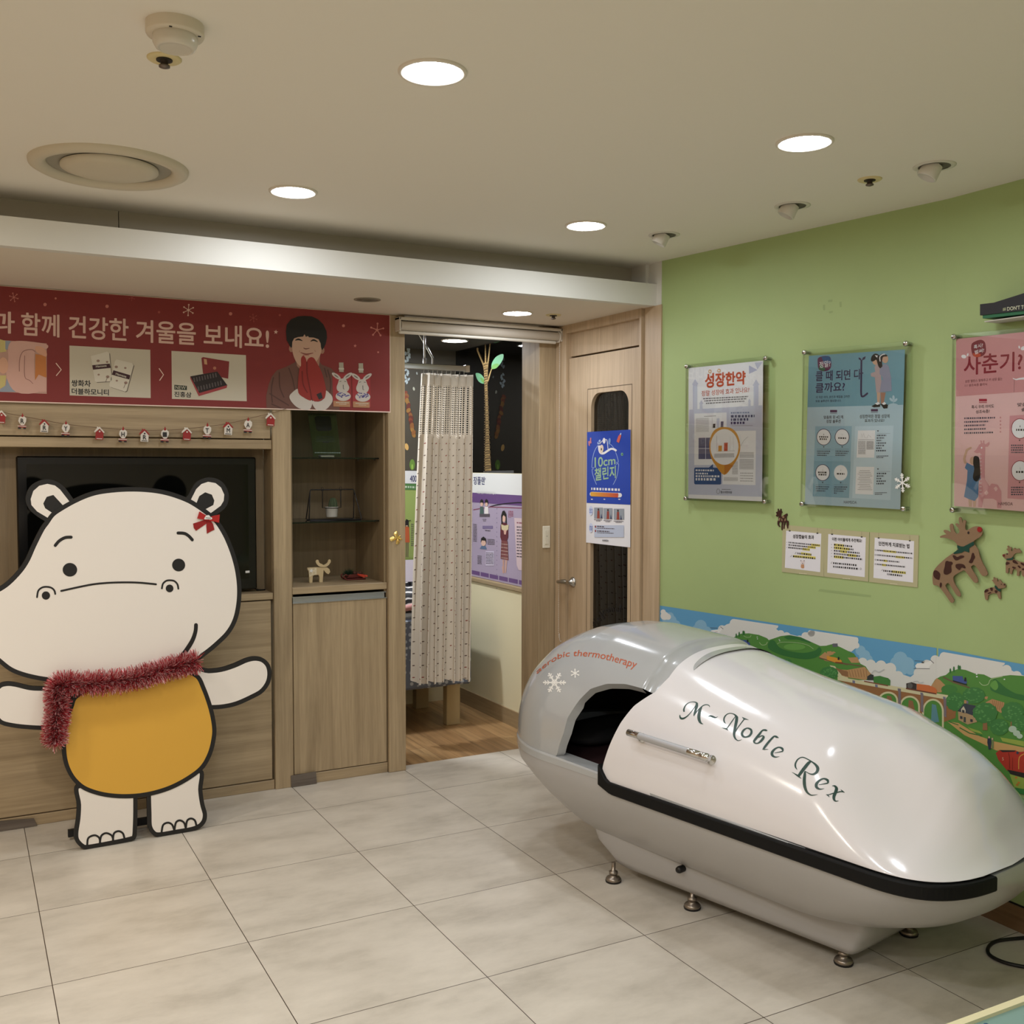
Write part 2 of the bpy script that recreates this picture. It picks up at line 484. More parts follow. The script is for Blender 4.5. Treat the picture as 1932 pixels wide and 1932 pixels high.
struct(b.build('ceiling_soffit'))
b = MB(); DK = mat((196, 190, 176), 0.75)
b.box(-3, 0.556, 4.20, 4.22, ZS+0.03, ZC, DK); b.box(0.559, 2.957, 4.20, 4.22, ZS+0.03, ZC, DK)
struct(b.build('trim_1'))
b = MB(); b.box(3.18, 3.25, -3, 2.60, 0, ZC, GREEN); struct(b.build('wall_right'))
b = MB(); q = [PA, PB, PB+Vector((0.05, 0, 0)), PA-PN*0.05]
b.prism([p+Vector((0, 0, 0)) for p in q], (0, 0, ZC), GREEN); struct(b.build('wall_right_panel'))
b = MB(); b.box(-3.1, -3, -3, 5.4, 0, ZC, mat((226, 196, 164), 0.6)); struct(b.build('wall_left'))
b = MB(); b.box(-3, 3.25, -3.1, -3, 0, ZC, mat((232, 222, 204), 0.6)); struct(b.build('wall_front'))
b = MB(); b.box(-3, -1.0, YA, YA+0.1, 0, ZS, OAK_V); struct(b.build('wall_cabinet_side'))
# skirting of the green wall
b = MB(); SK = wood('skirting_brown', 'y', (120, 92, 62), (150, 118, 84))
b.box(3.166, 3.18, -3, 2.56, 0, 0.085, SK); b.box(3.1755, 3.18, -3, 2.56, 0.085, 0.09, BLACK); struct(b.build('baseboard_right'))
b = MB(); b.obox(PA+PN*0.0, PD*1.43, PN*0.013, (0, 0, 0.085), SK); struct(b.build('baseboard_panel'))
# end post between the door and the green board, with its white top end
b = MB(); b.box(2.957, 3.0, 3.976, 4.108, 0, ZS, OAK_DOOR); b.box(2.9495, 2.957, 3.968, 4.10, 0, ZS, OAK_DOOR)
b.box(2.957, 3.0, 3.976, 4.24, ZS, ZC, SOFW); b.box(2.938, 2.957, 4.08, 4.20, 2.463, ZC, SOFW); struct(b.build('trim_2'))
# posts left and right of the way into the treatment room
b = MB(); b.rbox(1.932, 2.026, 4.905, 5.40, 0, ZS, OAK_V, 0.003); struct(b.build('trim_3'))
b = MB(); b.rbox(2.831, 2.949, YA, 5.12, 0, ZS, OAK_V, 0.003); struct(b.build('trim_4'))
# treatment room
DARKW = mat((74, 68, 56), 0.55)
b = MB(); b.box(1.2, 3.0, 6.27, 6.35, 0, 0.88, CREAMW); b.box(1.2, 3.0, 6.27, 6.35, 0.88, ZS, DARKW); struct(b.build('wall_back'))
b = MB(); b.box(1.15, 1.2, 5.40, 6.35, 0, ZS, CREAMW); struct(b.build('wall_inner_left'))
b = MB(); b.box(2.949, 3.03, 5.12, 6.27, 0, 0.835, CREAMW); b.box(2.949, 3.03, 5.12, 6.27, 0.868, 1.545, CREAMW); struct(b.build('wall_inner_right'))
b = MB(); b.rbox(2.930, 3.03, 5.12, 6.27, 0.835, 0.866, OAK_Y, 0.006); struct(b.build('trim_5'))
b = MB(); b.box(1.15, 3.03, 4.95, 6.35, ZS, ZS+0.05, CEILD); struct(b.build('ceiling_inner'))
b = MB(); b.box(2.938, 2.949, 5.12, 6.27, 0, 0.10, OAK_Y); struct(b.build('baseboard_inner'))
b = MB(); b.box(2.958, 2.966, 5.12, 6.27, 1.545, ZS, glass('pane_dark', (0.55, 0.53, 0.48), 0.55, 0.9, 0.0, 1.75)); struct(b.build('window_1'))
# the unlit room behind door and pane
b = MB(); DR = mat((120, 112, 96), 0.8)
b.box(4.4, 4.45, 4.1, 6.4, 0, ZS, DR); b.box(3.05, 4.4, 6.35, 6.4, 0, ZS, DR); b.box(3.05, 4.4, 4.12, 4.17, 0, ZS, DR); struct(b.build('wall_dark_room'))
b = MB(); b.box(3.0, 4.45, 4.1, 6.4, -0.04, 0, DR); struct(b.build('floor_dark_room'))
b = MB(); b.box(3.03, 4.45, 4.1, 6.4, ZS, ZS+0.04, DR); struct(b.build('ceiling_dark_room'))

# door in the wood lining
d = thing('door_1', 'light oak door with a tall round-cornered pane and satin lever', 'door', (2.95, 4.45, 0)); d['kind'] = 'structure'
b = MB()
b.box(2.935, 3.03, 4.807, 4.915, 0, ZS, OAK_DOOR); b.box(2.935, 3.03, 4.108, 4.125, 0, ZS, OAK_DOOR); b.box(2.935, 3.03, 4.125, 4.807, 2.315, ZS, OAK_DOOR)
b.build('frame', d)
b = MB(); b.box(2.965, 3.0, 4.127, 4.805, 2.19, 2.315, OAK_DOOR); b.build('top_panel', d)
def rrect(y0, y1, z0, z1, r, X, n=8):
    out = []
    for cy, cz, a0 in ((y1-r, z1-r, 0), (y0+r, z1-r, 90), (y0+r, z0+r, 180), (y1-r, z0+r, 270)):
        for k in range(n+1):
            a = math.radians(a0+90*k/n); out.append((X, cy+r*math.cos(a), cz+r*math.sin(a)))
    return out
b = MB()
outer = [(2.952, 4.130, 0.01), (2.952, 4.802, 0.01), (2.952, 4.802, 2.178), (2.952, 4.130, 2.178)]
b.prism(outer, (0.04, 0, 0), OAK_DOOR, holes=[rrect(4.235, 4.58, 0.30, 1.975, 0.075, 2.952)])
leaf = b.build('leaf', d)
b = MB()
for y0, y1, z0, z1 in ((4.612, 4.615, 0.27, 2.0), (4.205, 4.208, 0.27, 2.0), (4.205, 4.615, 1.998, 2.0015)): b.box(2.9513, 2.953, y0, y1, z0, z1, mat((92, 74, 52), .6))
b.build('window_trim', leaf)
b = MB(); b.prism(rrect(4.225, 4.59, 0.29, 1.985, 0.08, 2.972), (0.006, 0, 0), glass('pane_door', (0.5, 0.52, 0.5), 0.55, 0.9, 0.0, 1.6)); b.build('glass', leaf)
h = MB(); c = Vector((2.952, 4.752, 0.955)); SAT = mat((176, 172, 165), 0.28, 1.0)
h.lathe(c, [(0.029, 0.0), (0.029, -0.004), (0.022, -0.012), (0.012, -0.022), (0.011, -0.045)], SAT, 20, 'x')
h.tube([c+Vector(p) for p in ((-0.045, -0.012, 0.002), (-0.048, 0.012, 0.004), (-0.05, 0.045, 0.001), (-0.048, 0.085, -0.004))], [0.011, 0.014, 0.012, 0.009], SAT, 12)
h.build('handle', leaf)
b = Art((2.9715, 4.4, 1), (-1, 0, 0)).crop(1030, 800, 4.492)
chars = [('W', 410, 1690, -52, 46), ('e', 448, 1655, -42, 34), ('l', 474, 1622, -36, 44), ('c', 490, 1598, -30, 32), ('o', 520, 1583, -22, 34), ('m', 555, 1572, -10, 36), ('e', 598, 1575, -6, 32), ('!', 628, 1560, 8, 66)]
for ch, x, y, a, hh in chars:
    a = math.radians(a); wd = hh*({'m': 1.15, 'W': 1.25, 'l': 0.25, '!': 0.22}.get(ch, 0.75)); hh = hh*({'l': 1.5, 'W': 1.2}.get(ch, 1.0))
    ex = np.array((math.cos(a), math.sin(a))); ey = np.array((math.sin(a), -math.cos(a))); p = np.array((x, y))
    b.text(ch, p-ex*wd/2-ey*hh/2, p+ex*wd/2-ey*hh/2, p-ex*wd/2+ey*hh/2, BLACK, 1, bold=0.03)
b.line([(655, 1720), (670, 1690), (685, 1692), (688, 1712)], 9, BLACK, 1, 4)
b.build('welcome_lettering', leaf)

# ================================================================== LIGHTS AND CEILING FITTINGS
def downlight(x, y, z, label, group, r=0.085, power=LAMP, src=None, tint=(242, 247, 255)):
    if src is not None: return dup(src, (x, y, z), label, group)
    t = thing('downlight', label, 'ceiling light', (x, y, z), group)
    m = MB(); m.lathe((x, y, z), [(r, 0.0), (r, -0.004), (r-0.004, -0.007), (r-0.013, -0.005), (r-0.013, 0.0)], mat((226, 218, 204), 0.5), 40, cap=False); m.build('trim_ring', t)
    m = MB(); m.lathe((x, y, z), [(0.0005, -0.003), (r-0.013, -0.003)], emit(tint, power), 40, cap=False); m.build('diffuser', t)
    return t
G1 = 'recessed round downlights in the main ceiling'
d0 = downlight(1.046, 2.349, ZC, 'lit round downlight nearest the camera, top middle of the ceiling', G1)
downlight(2.248, 2.319, ZC, 'lit round downlight nearest the green wall', G1, src=d0)
downlight(1.063, 3.601, ZC, 'lit round downlight between the round air vent and the cove', G1, src=d0)
downlight(2.249, 3.536, ZC, 'lit round downlight close to the far end of the cove', G1, src=d0)
dw = downlight(-0.85, 3.5, ZC, 'unseen warm round downlight added on the left for more light', G1, power=LAMP*2.5, tint=(255, 247, 234))  # unseen lamps added to lift brightness and warmth from the left
for x, y in ((-0.85, 2.35), (-0.85, 1.1), (-0.85, -0.2)): downlight(x, y, ZC, 'unseen warm round downlight added on the left for more light', G1, src=dw)
dn = downlight(0.2, 1.1, ZC, 'unseen round downlight added behind the camera for more light', G1, power=LAMP*2.4)  # added lamps out of view, stronger than the visible ones, as front fill
for x, y in ((0.0, -0.2), (-0.2, -1.5)): downlight(x, y, ZC, 'unseen round downlight added behind the camera for more light', G1, src=dn)
ps = on_z(976, 590, ZS); downlight(ps.x, ps.y, ZS, 'lit round downlight in the lowered ceiling in front of the curtain', None, 0.08, LAMP*1.05)
pi_ = on_z(858, 642, ZS); downlight(pi_.x, pi_.y, ZS, 'lit round lamp on the dark ceiling behind the roller blind', None, 0.085, LAMP*1.1)
G_T = downlight(1.75, 5.8, ZS, 'unseen round lamp added behind the cabinets to brighten the treatment room', None, 0.085, LAMP*4.5)  # added lamp, never in view, lights the inner cream wall

def sprinkler(p, label, g, src=None):
    if src is not None: return dup(src, p, label, g)
    t = thing('sprinkler', label, 'sprinkler', p, g); x, y, z = p
    m = MB(); m.lathe(p, [(0.040, 0), (0.040, -0.002), (0.036, -0.005), (0.016, -0.003)], mat((216, 200, 150), 0.5), 28, cap=False); m.build('plate', t)
    m = MB(); m.lathe(p, [(0.019, -0.001), (0.019, -0.006)], mat((40, 34, 28), 0.6), 16); m.lathe(p, [(0.009, -0.005), (0.009, -0.016), (0.013, -0.017), (0.013, -0.021), (0.004, -0.024)], mat((112, 102, 94), 0.4, 0.6), 16); m.build('nozzle', t)
    return t
SG = 'small ceiling sprinkler heads'
s0 = sprinkler(tuple(on_z(310, 110, ZC)), 'sprinkler head with a yellowed plate beside the smoke detector', SG)
sprinkler(tuple(on_z(1641, 338, ZC)), 'sprinkler head between the spotlights near the green wall', SG, s0)
sprinkler(tuple(on_z(1044, 594, ZS)), 'sprinkler head in the lowered ceiling by the door', SG, s0)

p = on_z(330, 46, ZC)
t = thing('smoke_detector', 'round off-white smoke detector on the ceiling beside a sprinkler', 'smoke detector', p)
PL = mat((216, 206, 186), 0.4)
m = MB(); m.lathe(p, [(0.062, 0), (0.062, -0.022), (0.060, -0.026), (0.045, -0.026)], PL, 40); m.build('base', t)
m = MB(); m.lathe(p, [(0.0475, -0.026), (0.0475, -0.042), (0.042, -0.052), (0.034, -0.055), (0.033, -0.0535)], mat((212, 205, 190), 0.25), 40); m.build('sensor_cap', t)
for a in (250, 330):
    m = MB(); m.box(p.x+0.054*math.cos(math.radians(a))-0.003, p.x+0.054*math.cos(math.radians(a))+0.003, p.y+0.054*math.sin(math.radians(a))-0.002, p.y+0.054*math.sin(math.radians(a))+0.002, ZC-0.0275, ZC-0.024, BLACK); m.build('slot', t)

c = on_z(203, 314, ZC); c = Vector((0.452, 3.588, ZC))
t = thing('air_diffuser', 'large round off-white air vent on the ceiling', 'air vent', c)
AV = mat((206, 196, 174), 0.5)
m = MB(); m.lathe(c, [(0.245, 0), (0.243, -0.010), (0.225, -0.020), (0.205, -0.018), (0.190, -0.004), (0.190, 0)], AV, 56, cap=False); m.build('outer_ring', t)
m = MB(); m.lathe(c, [(0.190, -0.001), (0.0, -0.001)], mat((150, 144, 128), 0.6), 48, cap=False); m.build('throat', t)
m = MB(); m.lathe(c, [(0.150, -0.004), (0.150, -0.012), (0.120, -0.022), (0.07, -0.026), (0.0, -0.028)], AV, 48, cap=False); m.build('centre_cone', t)

def spot(p, label, g, src=None):
    if src is not None: return dup(src, p, label, g)
    t = thing('adjustable_spotlight', label, 'spotlight', p, g); p = Vector(p)
    SP = mat((214, 210, 198), 0.4)
    m = MB(); m.lathe(p, [(0.066, 0), (0.066, -0.002), (0.058, -0.004), (0.050, -0.003)], SP, 36, cap=False); m.build('trim_ring', t)
    m = MB(); m.lathe(p, [(0.050, -0.001), (0.0, -0.001)], mat((96, 92, 80), 0.7), 30, cap=False); m.build('recess', t)
    m = MB(); ax = Vector((0.42, -0.25, -0.88)).normalized(); ax = Vector((-0.35, 0.3, -0.88)).normalized()
    m.lathe(p+Vector((-0.004, 0, 0.004)), [(0.030, 0), (0.033, 0.045), (0.028, 0.048), (0.024, 0.03), (0.0, 0.028)], SP, 28, ax=ax, cap=False); m.build('lamp_head', t)
    return t
SPG = 'unlit swivel spotlights along the green wall'
s0 = spot(tuple(on_z(1763, 313, ZC)), 'unlit white swivel spotlight nearest the right edge of the photo', SPG)
spot(tuple(on_z(1495, 388, ZC)), 'unlit white swivel spotlight in the middle of the row by the green wall', SPG, s0)
spot(tuple(on_z(1253, 443, ZC)), 'unlit white swivel spotlight farthest away, over the wall corner', SPG, s0)

p = on_z(693, 565, ZS)
t = thing('ceiling_speaker', 'flat grey ringed disc in the lowered ceiling over the red banner', 'ceiling disc', p)
m = MB(); RG = mat((150, 140, 122), 0.6)
m.lathe(p, [(0.062, 0), (0.062, -0.003), (0.054, -0.004), (0.050, -0.002)], RG, 36, cap=False); m.build('rim', t)
m = MB(); m.lathe(p, [(0.050, -0.002), (0.036, -0.001), (0.034, -0.004), (0.020, -0.004), (0.018, -0.001), (0.0, -0.001)], mat((112, 104, 90), 0.6), 36, cap=False); m.build('grille', t)
# ================================================================== CABINETS ON THE FAR WALL
t = thing('media_cabinet', 'light oak wall cabinet with a recess for the television', 'cabinet', (0.2, 5.0, 0))
def part(name, parent, boxes, m):
    b = MB()
    for q in boxes: b.rbox(*q, m, 0.002)
    return b.build(name, parent)
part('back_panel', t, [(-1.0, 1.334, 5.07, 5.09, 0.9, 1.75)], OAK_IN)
part('top_panel', t, [(-1.0, 1.331, 4.924, 4.945, 1.722, ZS)], OAK_H)
part('top_rail', t, [(-1.0, 1.336, 4.920, 5.07, 1.672, 1.716)], OAK_H)
part('post', t, [(1.338, 1.428, 4.912, 5.37, 0, ZS)], OAK_V)
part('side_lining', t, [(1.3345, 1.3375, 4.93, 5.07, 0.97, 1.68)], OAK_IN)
part('recess_shelf', t, [(-1.0, 1.336, 4.920, 5.07, 0.940, 0.972)], OAK_H)
part('lower_panel', t, [(-1.0, 1.326, 4.924, 4.945, 0.052, 0.934)], OAK_H)
part('plinth', t, [(-1.0, 1.336, 4.922, 4.95, 0, 0.047)], OAK_H)

t = thing('display_cabinet', 'tall narrow oak cabinet with open glass shelves above one door', 'cabinet', (1.68, 5.1, 0))
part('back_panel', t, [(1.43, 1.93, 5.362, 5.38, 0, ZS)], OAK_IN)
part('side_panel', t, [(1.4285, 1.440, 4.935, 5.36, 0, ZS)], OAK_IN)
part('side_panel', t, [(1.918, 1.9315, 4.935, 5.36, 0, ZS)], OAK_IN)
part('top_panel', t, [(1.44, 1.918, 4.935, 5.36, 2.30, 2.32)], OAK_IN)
part('base_shelf', t, [(1.432, 1.930, 4.922, 5.36, 0.957, 0.991)], OAK_H)
part('plinth', t, [(1.432, 1.930, 4.922, 4.95, 0, 0.052)], OAK_H)
dr = part('door', t, [(1.435, 1.926, 4.922, 4.942, 0.056, 0.914)], OAK_V)
b = MB(); AL = mat((186, 188, 190), 0.35, 0.9)
b.box(1.433, 1.927, 4.916, 4.944, 0.911, 0.9145, AL); b.box(1.433, 1.927, 4.935, 4.940, 0.9145, 0.944, AL); b.box(1.433, 1.927, 4.925, 4.94, 0.940, 0.944, AL)
b.build('handle', dr)
SG_ = glass('shelf_glass', (0.62, 0.72, 0.66), 0.78, 0.9, 0.0, 1.5)
for z in (1.626, 1.302):
    b = MB(); b.box(1.441, 1.917, 5.0, 5.36, z, z+0.007, SG_); s_ = b.build('glass_shelf', t)
    b = MB(); b.box(1.441, 1.917, 4.997, 5.0, z, z+0.007, mat((14, 20, 18), 0.15)); b.build('dark_edge', s_)
    b = MB()
    for x in (1.443, 1.912):
        for y in (5.05, 5.3): b = MB(); b.box(x, x+0.004, y, y+0.012, z-0.008, z, STEEL); b.build('shelf_pin', s_)

# vinyl strips over the broken plinth corners
def vinyl(pts, label):
    P = [on_y(x, y, 4.906) for x, y in pts]
    lo = min(p.z for p in P)
    b = MB(); b.prism([p-Vector((0, 0, lo-0.001)) if False else Vector((p.x, p.y, max(p.z, 0.002))) for p in P], (0, 0.0045, 0), TAPE)
    return tag(b.build('vinyl_strip'), label, 'vinyl strip', 'dark wood-look vinyl strips on the cabinet foot')
vinyl([(549, 1464), (596, 1456), (598, 1482), (575, 1486), (550, 1490)], 'dark grey wood-look vinyl patch on the corner of the display cabinet plinth')
vinyl([(-20, 1551), (64, 1544), (70, 1566), (-20, 1581)], 'dark grey wood-look vinyl strip at the foot of the media cabinet, left of the hippo')

# ------------------------------------------------------------------ television
t = thing('television', 'black flat television standing in the oak recess behind the hippo', 'television', (0.76, 5.02, 0.972))
b = MB(); b.rbox(0.222, 1.279, 5.0, 5.045, 0.985, 1.633, mat((13, 13, 14), 0.22), 0.006); b.build('bezel', t)
b = MB(); b.box(0.262, 1.239, 4.9985, 5.0, 1.04, 1.597, mat((8, 9, 8), 0.06)); b.build('screen', t)
b = MB(); b.box(1.222, 1.242, 4.9975, 4.9985, 1.067, 1.078, WHITE); b.build('sticker', t)
b = MB(); b.rbox(0.5, 1.0, 4.985, 5.06, 0.972, 0.982, BLACK, 0.003); b.rbox(0.7, 0.8, 5.01, 5.03, 0.98, 1.0, BLACK, 0.003); b.build('stand', t)
b = MB(); b.tube(cr([(1.27, 5.03, 0.985), (1.30, 5.04, 0.976), (1.325, 5.03, 0.976), (1.28, 5.02, 0.976)], 6), 0.003, BLACK, 8); b.build('cable', t)

# ================================================================== RED BANNER
BY = 4.904
t = thing('banner', 'red winter banner with a smiling boy in red mittens', 'banner', (0.6, BY, 1.868))
RED = mat((132, 42, 40), 0.55); PINKW = mat((226, 190, 176), 0.55); CARD = mat((206, 198, 180), 0.55); FADE = mat((206, 130, 118), 0.55); FADE2 = mat((170, 82, 74), .55)
b = MB(); b.box(-0.98, 1.942, BY, BY+0.004, 1.868, 2.357, RED); b.build('sheet', t)
b = MB(); EDGE = mat((240, 214, 200), 0.5)
b.box(-0.98, 1.945, BY-0.001, BY+0.004, 1.863, 1.868, EDGE); b.box(1.942, 1.945, BY-0.001, BY+0.004, 1.868, 2.357, EDGE); b.box(-0.98, 1.945, BY-0.001, BY+0.004, 2.3555, 2.358, mat((214, 196, 172), .6)); b.build('border', t)
a = Art((0, BY, 0), (0, -1, 0))
a.text('함께 건강한 겨울을 보내요!', (40.5, 632), (507, 659), (40.5, 590), PINKW, 1, tr=(507, 618), bold=0.022)
a.text('과', (-15, 628), (27, 629), (-15, 588), PINKW, 1, bold=0.022)
a.build('banner_lettering', t); a = Art((0, BY, 0), (0, -1, 0))
for x, y, r, m in ((85, 574.5, 3.2, FADE), (105, 563, 2, FADE), (202, 578, 3.2, FADE), (300, 589, 2.4, FADE2), (435, 592, 3.2, FADE), (528, 594.5, 2.2, FADE2), (648, 614.6, 2.8, FADE), (713.5, 664.5, 1.7, FADE)): a.circ(x, y, r, r, m)
def flake(x, y, r, m, rot=0.0, n=5):
    a.circ(x, y, r*.22, r*.22, m)
    for k in range(n):
        q = rot+2*PI*k/n; e = (x+r*math.cos(q), y+r*math.sin(q))
        a.line([(x, y), e], r*.13, m, 1, 0, False); a.circ(e[0], e[1], r*.16, r*.16, m, 1, 10)
flake(26, 561, 8, FADE, .3, 6); flake(355.5, 585, 10, PINKW, -1.5, 6); flake(711.5, 622.5, 12, FADE, -1.5); flake(478, 600, 7, FADE2, .4, 6); flake(249, 562, 5, FADE2, .4)
def star(x, y, r, m):
    a.poly([(x+(r if k % 2 == 0 else r*.42)*math.sin(PI*k/5+.1), y-(r if k % 2 == 0 else r*.42)*math.cos(PI*k/5+.1)) for k in range(10)], m)
star(520.5, 626.5, 4.5, PINKW); star(670, 652.5, 3.5, FADE)
a.build('snow_print', t); a = Art((0, BY, 0), (0, -1, 0))
# three picture cards with chevrons between
a.poly([(-60, 637), (88.2, 648), (88.2, 743), (-60, 737)], mat((196, 156, 142), .55))
a.crop(0, 640, 6.44)
BABY = mat((216, 172, 160), .55); a.poly([(0, 0), (65, 20), (75, 150), (0, 160)], mat((206, 192, 126), .55), 2); a.poly([(0, 440), (75, 440), (60, 570), (0, 600)], mat((206, 192, 126), .55), 2)
a.poly([(65, 20), (130, 20), (90, 130), (65, 120)], mat((150, 160, 176), .55), 2); a.poly([(0, 610), (70, 560), (80, 480), (190, 640), (0, 640)], mat((150, 160, 176), .55), 2)
a.poly([(110, 60), (250, 20), (560, 60), (560, 120), (430, 110), (425, 500), (470, 640), (200, 645), (80, 460), (100, 250)], BABY, 3, 4)
a.poly([(430, 180), (560, 200), (565, 460), (425, 500)], mat((204, 128, 66), .55), 3); a.poly([(430, 90), (500, 90), (560, 140), (565, 210), (500, 190), (440, 150)], mat((222, 168, 140), .55), 4, 4)
a.circ(40, 320, 60, 100, mat((222, 172, 146), .55), 4); a.poly([(400, 540), (470, 430), (565, 470), (565, 640), (480, 640)], BABY, 4)
a.line([(235, 390), (238, 250), (280, 150), (380, 125), (425, 150)], 7, mat((150, 104, 96), .6), 5, 4); a.line([(300, 200), (300, 450), (360, 500), (400, 540)], 6, mat((150, 104, 96), .6), 5, 4)
a.crop(0, 0, 1)
a.line([(105.5, 685), (115.5, 697.5), (106, 709)], 1.7, EDGE, 1, 0, False); a.line([(300, 695), (308.5, 707), (301, 718)], 1.7, EDGE, 1, 0, False)
a.poly([(131, 652), (283.5, 660), (284.3, 751), (131.5, 746)], CARD); a.poly([(323.5, 662), (464, 670), (465.5, 757), (324.5, 752.5)], CARD)
a.text('쌍화차', (135, 728.5), (171, 730), (135, 716.5), INK, 2, bold=0.03); a.text('더블하모니티', (135.5, 743.5), (205, 746), (135.5, 732.5), INK, 2, bold=0.03)
POUCH = mat((222, 216, 202), .5); PSH = mat((120, 110, 98), .6); PUR = mat((62, 24, 34), .5)
for pts, band, tx in (([(171, 672), (202, 663.5), (206, 666), (211, 717), (208, 719.5), (182, 721), (179, 719)], [(174, 689), (207, 686), (209, 694), (175.5, 697.5)], ((181, 693.6), (201, 691.6), (181, 689.6))),
                      ([(217, 681), (220, 678), (249, 685), (252, 689), (239, 737), (236, 739), (208, 730), (206, 727)], [(214, 698.5), (246, 708), (244, 716), (211, 707)], ((218, 707), (238, 712.6), (219, 703)))):
    a.poly([(x+1.6, y+1.2) for x, y in pts], PSH, 2); a.poly(pts, POUCH, 3); a.poly(band, PUR, 4); a.text('Hamsoa', *tx, POUCH, 5, bold=.02)
    cx, cy = sum(q[0] for q in pts)/len(pts), sum(q[1] for q in pts)/len(pts)
    for dx, dy, r in ((-9, -16, 3.2), (8, -14, 2.4), (9, 14, 3.4), (-8, 10, 2.2)): a.circ(cx+dx, cy+dy, r, r*.8, mat((160, 132, 120), .6), 4, 9)
    a.line([(cx+9, cy+14), (cx+5, cy+24)], .9, mat((110, 90, 80), .6), 4, 0, False)
a.poly([(329, 726), (352.5, 728), (352.8, 736), (329, 735)], mat((36, 48, 36), .5), 2); a.text('NEW', (331, 734), (350.5, 734.8), (331, 727.8), CARD, 3); a.text('진홍삼', (329, 748.5), (361, 750), (329, 738.5), INK, 2, bold=.025)
LID = mat((134, 40, 40), .5); a.poly([(380, 675.5), (383, 673.7), (432.5, 682), (430.5, 714.5), (383, 705)], LID, 2); a.poly([(384.5, 677), (390, 678), (391, 688), (385.5, 687)], mat((206, 160, 120), .5), 3); a.circ(405, 694.5, 3, 3, mat((186, 120, 96), .5), 3)
a.poly([(359, 710), (410, 701), (429, 727), (376, 742)], mat((34, 22, 24), .5), 3); a.poly([(359, 710), (376, 741.5), (429, 726.5), (427.5, 732), (375, 747.5), (359, 714)], mat((164, 62, 66), .5), 4)
for k in range(9):
    for x, y in ((366+5.1*k, 716.5-1.15*k), (374+5.3*k, 733-1.35*k)): a.poly([(x-1.4, y-3.6), (x+.9, y-4), (x+2.4, y+4), (x, y+4.6)], mat((92, 82, 82), .4), 5)
a.build('picture_card', t); a = Art((0, BY, 0), (0, -1, 0))
# the boy and the two pouches
SK1 = mat((206, 168, 146), .55); SK2 = mat((172, 126, 106), .55); HAIR = mat((26, 22, 20), .6); KNIT = mat((112, 76, 66), .7); KNIT2 = mat((88, 58, 52), .7); MIT = mat((154, 48, 42), .65); MIT2 = mat((112, 30, 28), .65); FUR = mat((206, 198, 190), .8)
a.poly([(503, 772.5), (502, 748), (507, 725), (513, 710), (522, 699), (540, 692), (556, 684), (561, 674), (600, 678), (607, 688), (625, 695), (632, 703), (638, 730), (641, 773.5)], KNIT, 2)
for q in ([(516, 712), (512, 735), (514, 760)], [(527, 702), (528, 730), (536, 750)], [(545, 694), (552, 715), (556, 735)], [(618, 697), (624, 720), (622, 742)], [(612, 694), (617, 712)], [(508, 742), (524, 752), (545, 765)], [(512, 762), (530, 770)]): a.line(q, 2.2, KNIT2, 3, 4)
a.poly([(558, 668), (604, 670), (602, 690), (585, 704), (570, 702), (560, 690)], SK2, 3)
a.circ(549.5, 658, 4.2, 6.5, SK2, 3); a.circ(608, 661, 4.2, 6.5, SK2, 3)
a.poly([(551, 648), (552, 638), (560, 632), (590, 632), (603, 638), (606.5, 652), (606, 664), (602, 674), (596, 683), (588, 691), (577, 696), (563, 688), (556, 677), (552, 664)], SK1, 4, 3)
a.poly([(541, 642), (539.5, 626), (541, 613), (549, 602.5), (562, 597), (575, 596), (588, 597), (600, 602.5), (610, 612), (616, 625), (617, 637), (614.5, 649), (611, 656), (607.5, 661), (605.5, 655), (605, 648), (601, 640), (592, 637), (583, 636.5), (581, 634), (577, 635.5), (574.5, 630), (572, 635), (562, 636), (555, 638.5), (551.5, 645), (551, 655), (548.5, 656), (545, 649)], HAIR, 5)
for q in ([(557, 642.3), (563, 640.2), (570.5, 643)], [(586, 644), (592, 641.6), (599.5, 645)]): a.line([(q[0][0], q[0][1], 1.2), (*q[1], 3.2), (*q[2], 1.2)], 2, HAIR, 6, 5)
a.line([(572.5, 656.5, 1), (577, 658.2, 2), (584, 657, 1)], 1.5, mat((120, 76, 64), .6), 6, 4); a.line([(567, 665, 1), (578, 668.3, 2.6), (591, 666, 1)], 2, mat((136, 70, 62), .6), 6, 4); a.line([(572, 670), (583, 670.6)], 1.6, mat((186, 122, 110), .6), 6); a.line([(565.5, 661), (564.5, 664.5)], .9, SK2, 6); a.line([(593.5, 660.5), (595.5, 664)], .9, SK2, 6)
a.poly([(546, 748), (552, 740), (562, 733.5), (566, 743), (576, 751), (588.5, 755), (588, 766), (583, 773), (573, 773), (560, 768), (550, 758)], FUR, 6, 3); a.poly([(590, 756), (600, 758), (610, 753), (614, 737), (622, 742), (627, 749), (627, 758), (620, 768), (612, 773.5), (598, 773.5), (590, 764)], FUR, 6, 3)
a.poly([(568, 690), (568, 677), (571, 671.5), (574, 672), (578, 680), (579, 700), (585, 735), (588, 753), (584, 755.5), (573, 750), (563, 741), (562.5, 720), (565, 695)], MIT, 7, 3); a.poly([(579, 690), (580, 679), (586, 674), (592, 675.5), (597, 683), (606, 700), (611, 715), (615, 735), (613, 750), (608, 754), (600, 757.5), (590, 755), (586, 735), (580, 705)], MIT, 7, 3)
a.line([(579, 682), (579.5, 705), (585, 735), (588, 754)], 1.8, MIT2, 8, 4); a.line([(570, 700), (572, 725), (580, 741)], 1.8, MIT2, 8, 4)
a.poly([(597, 744), (606, 740), (609, 751), (602, 754)], mat((40, 36, 38), .6), 8)
a.build('boy_picture', t)
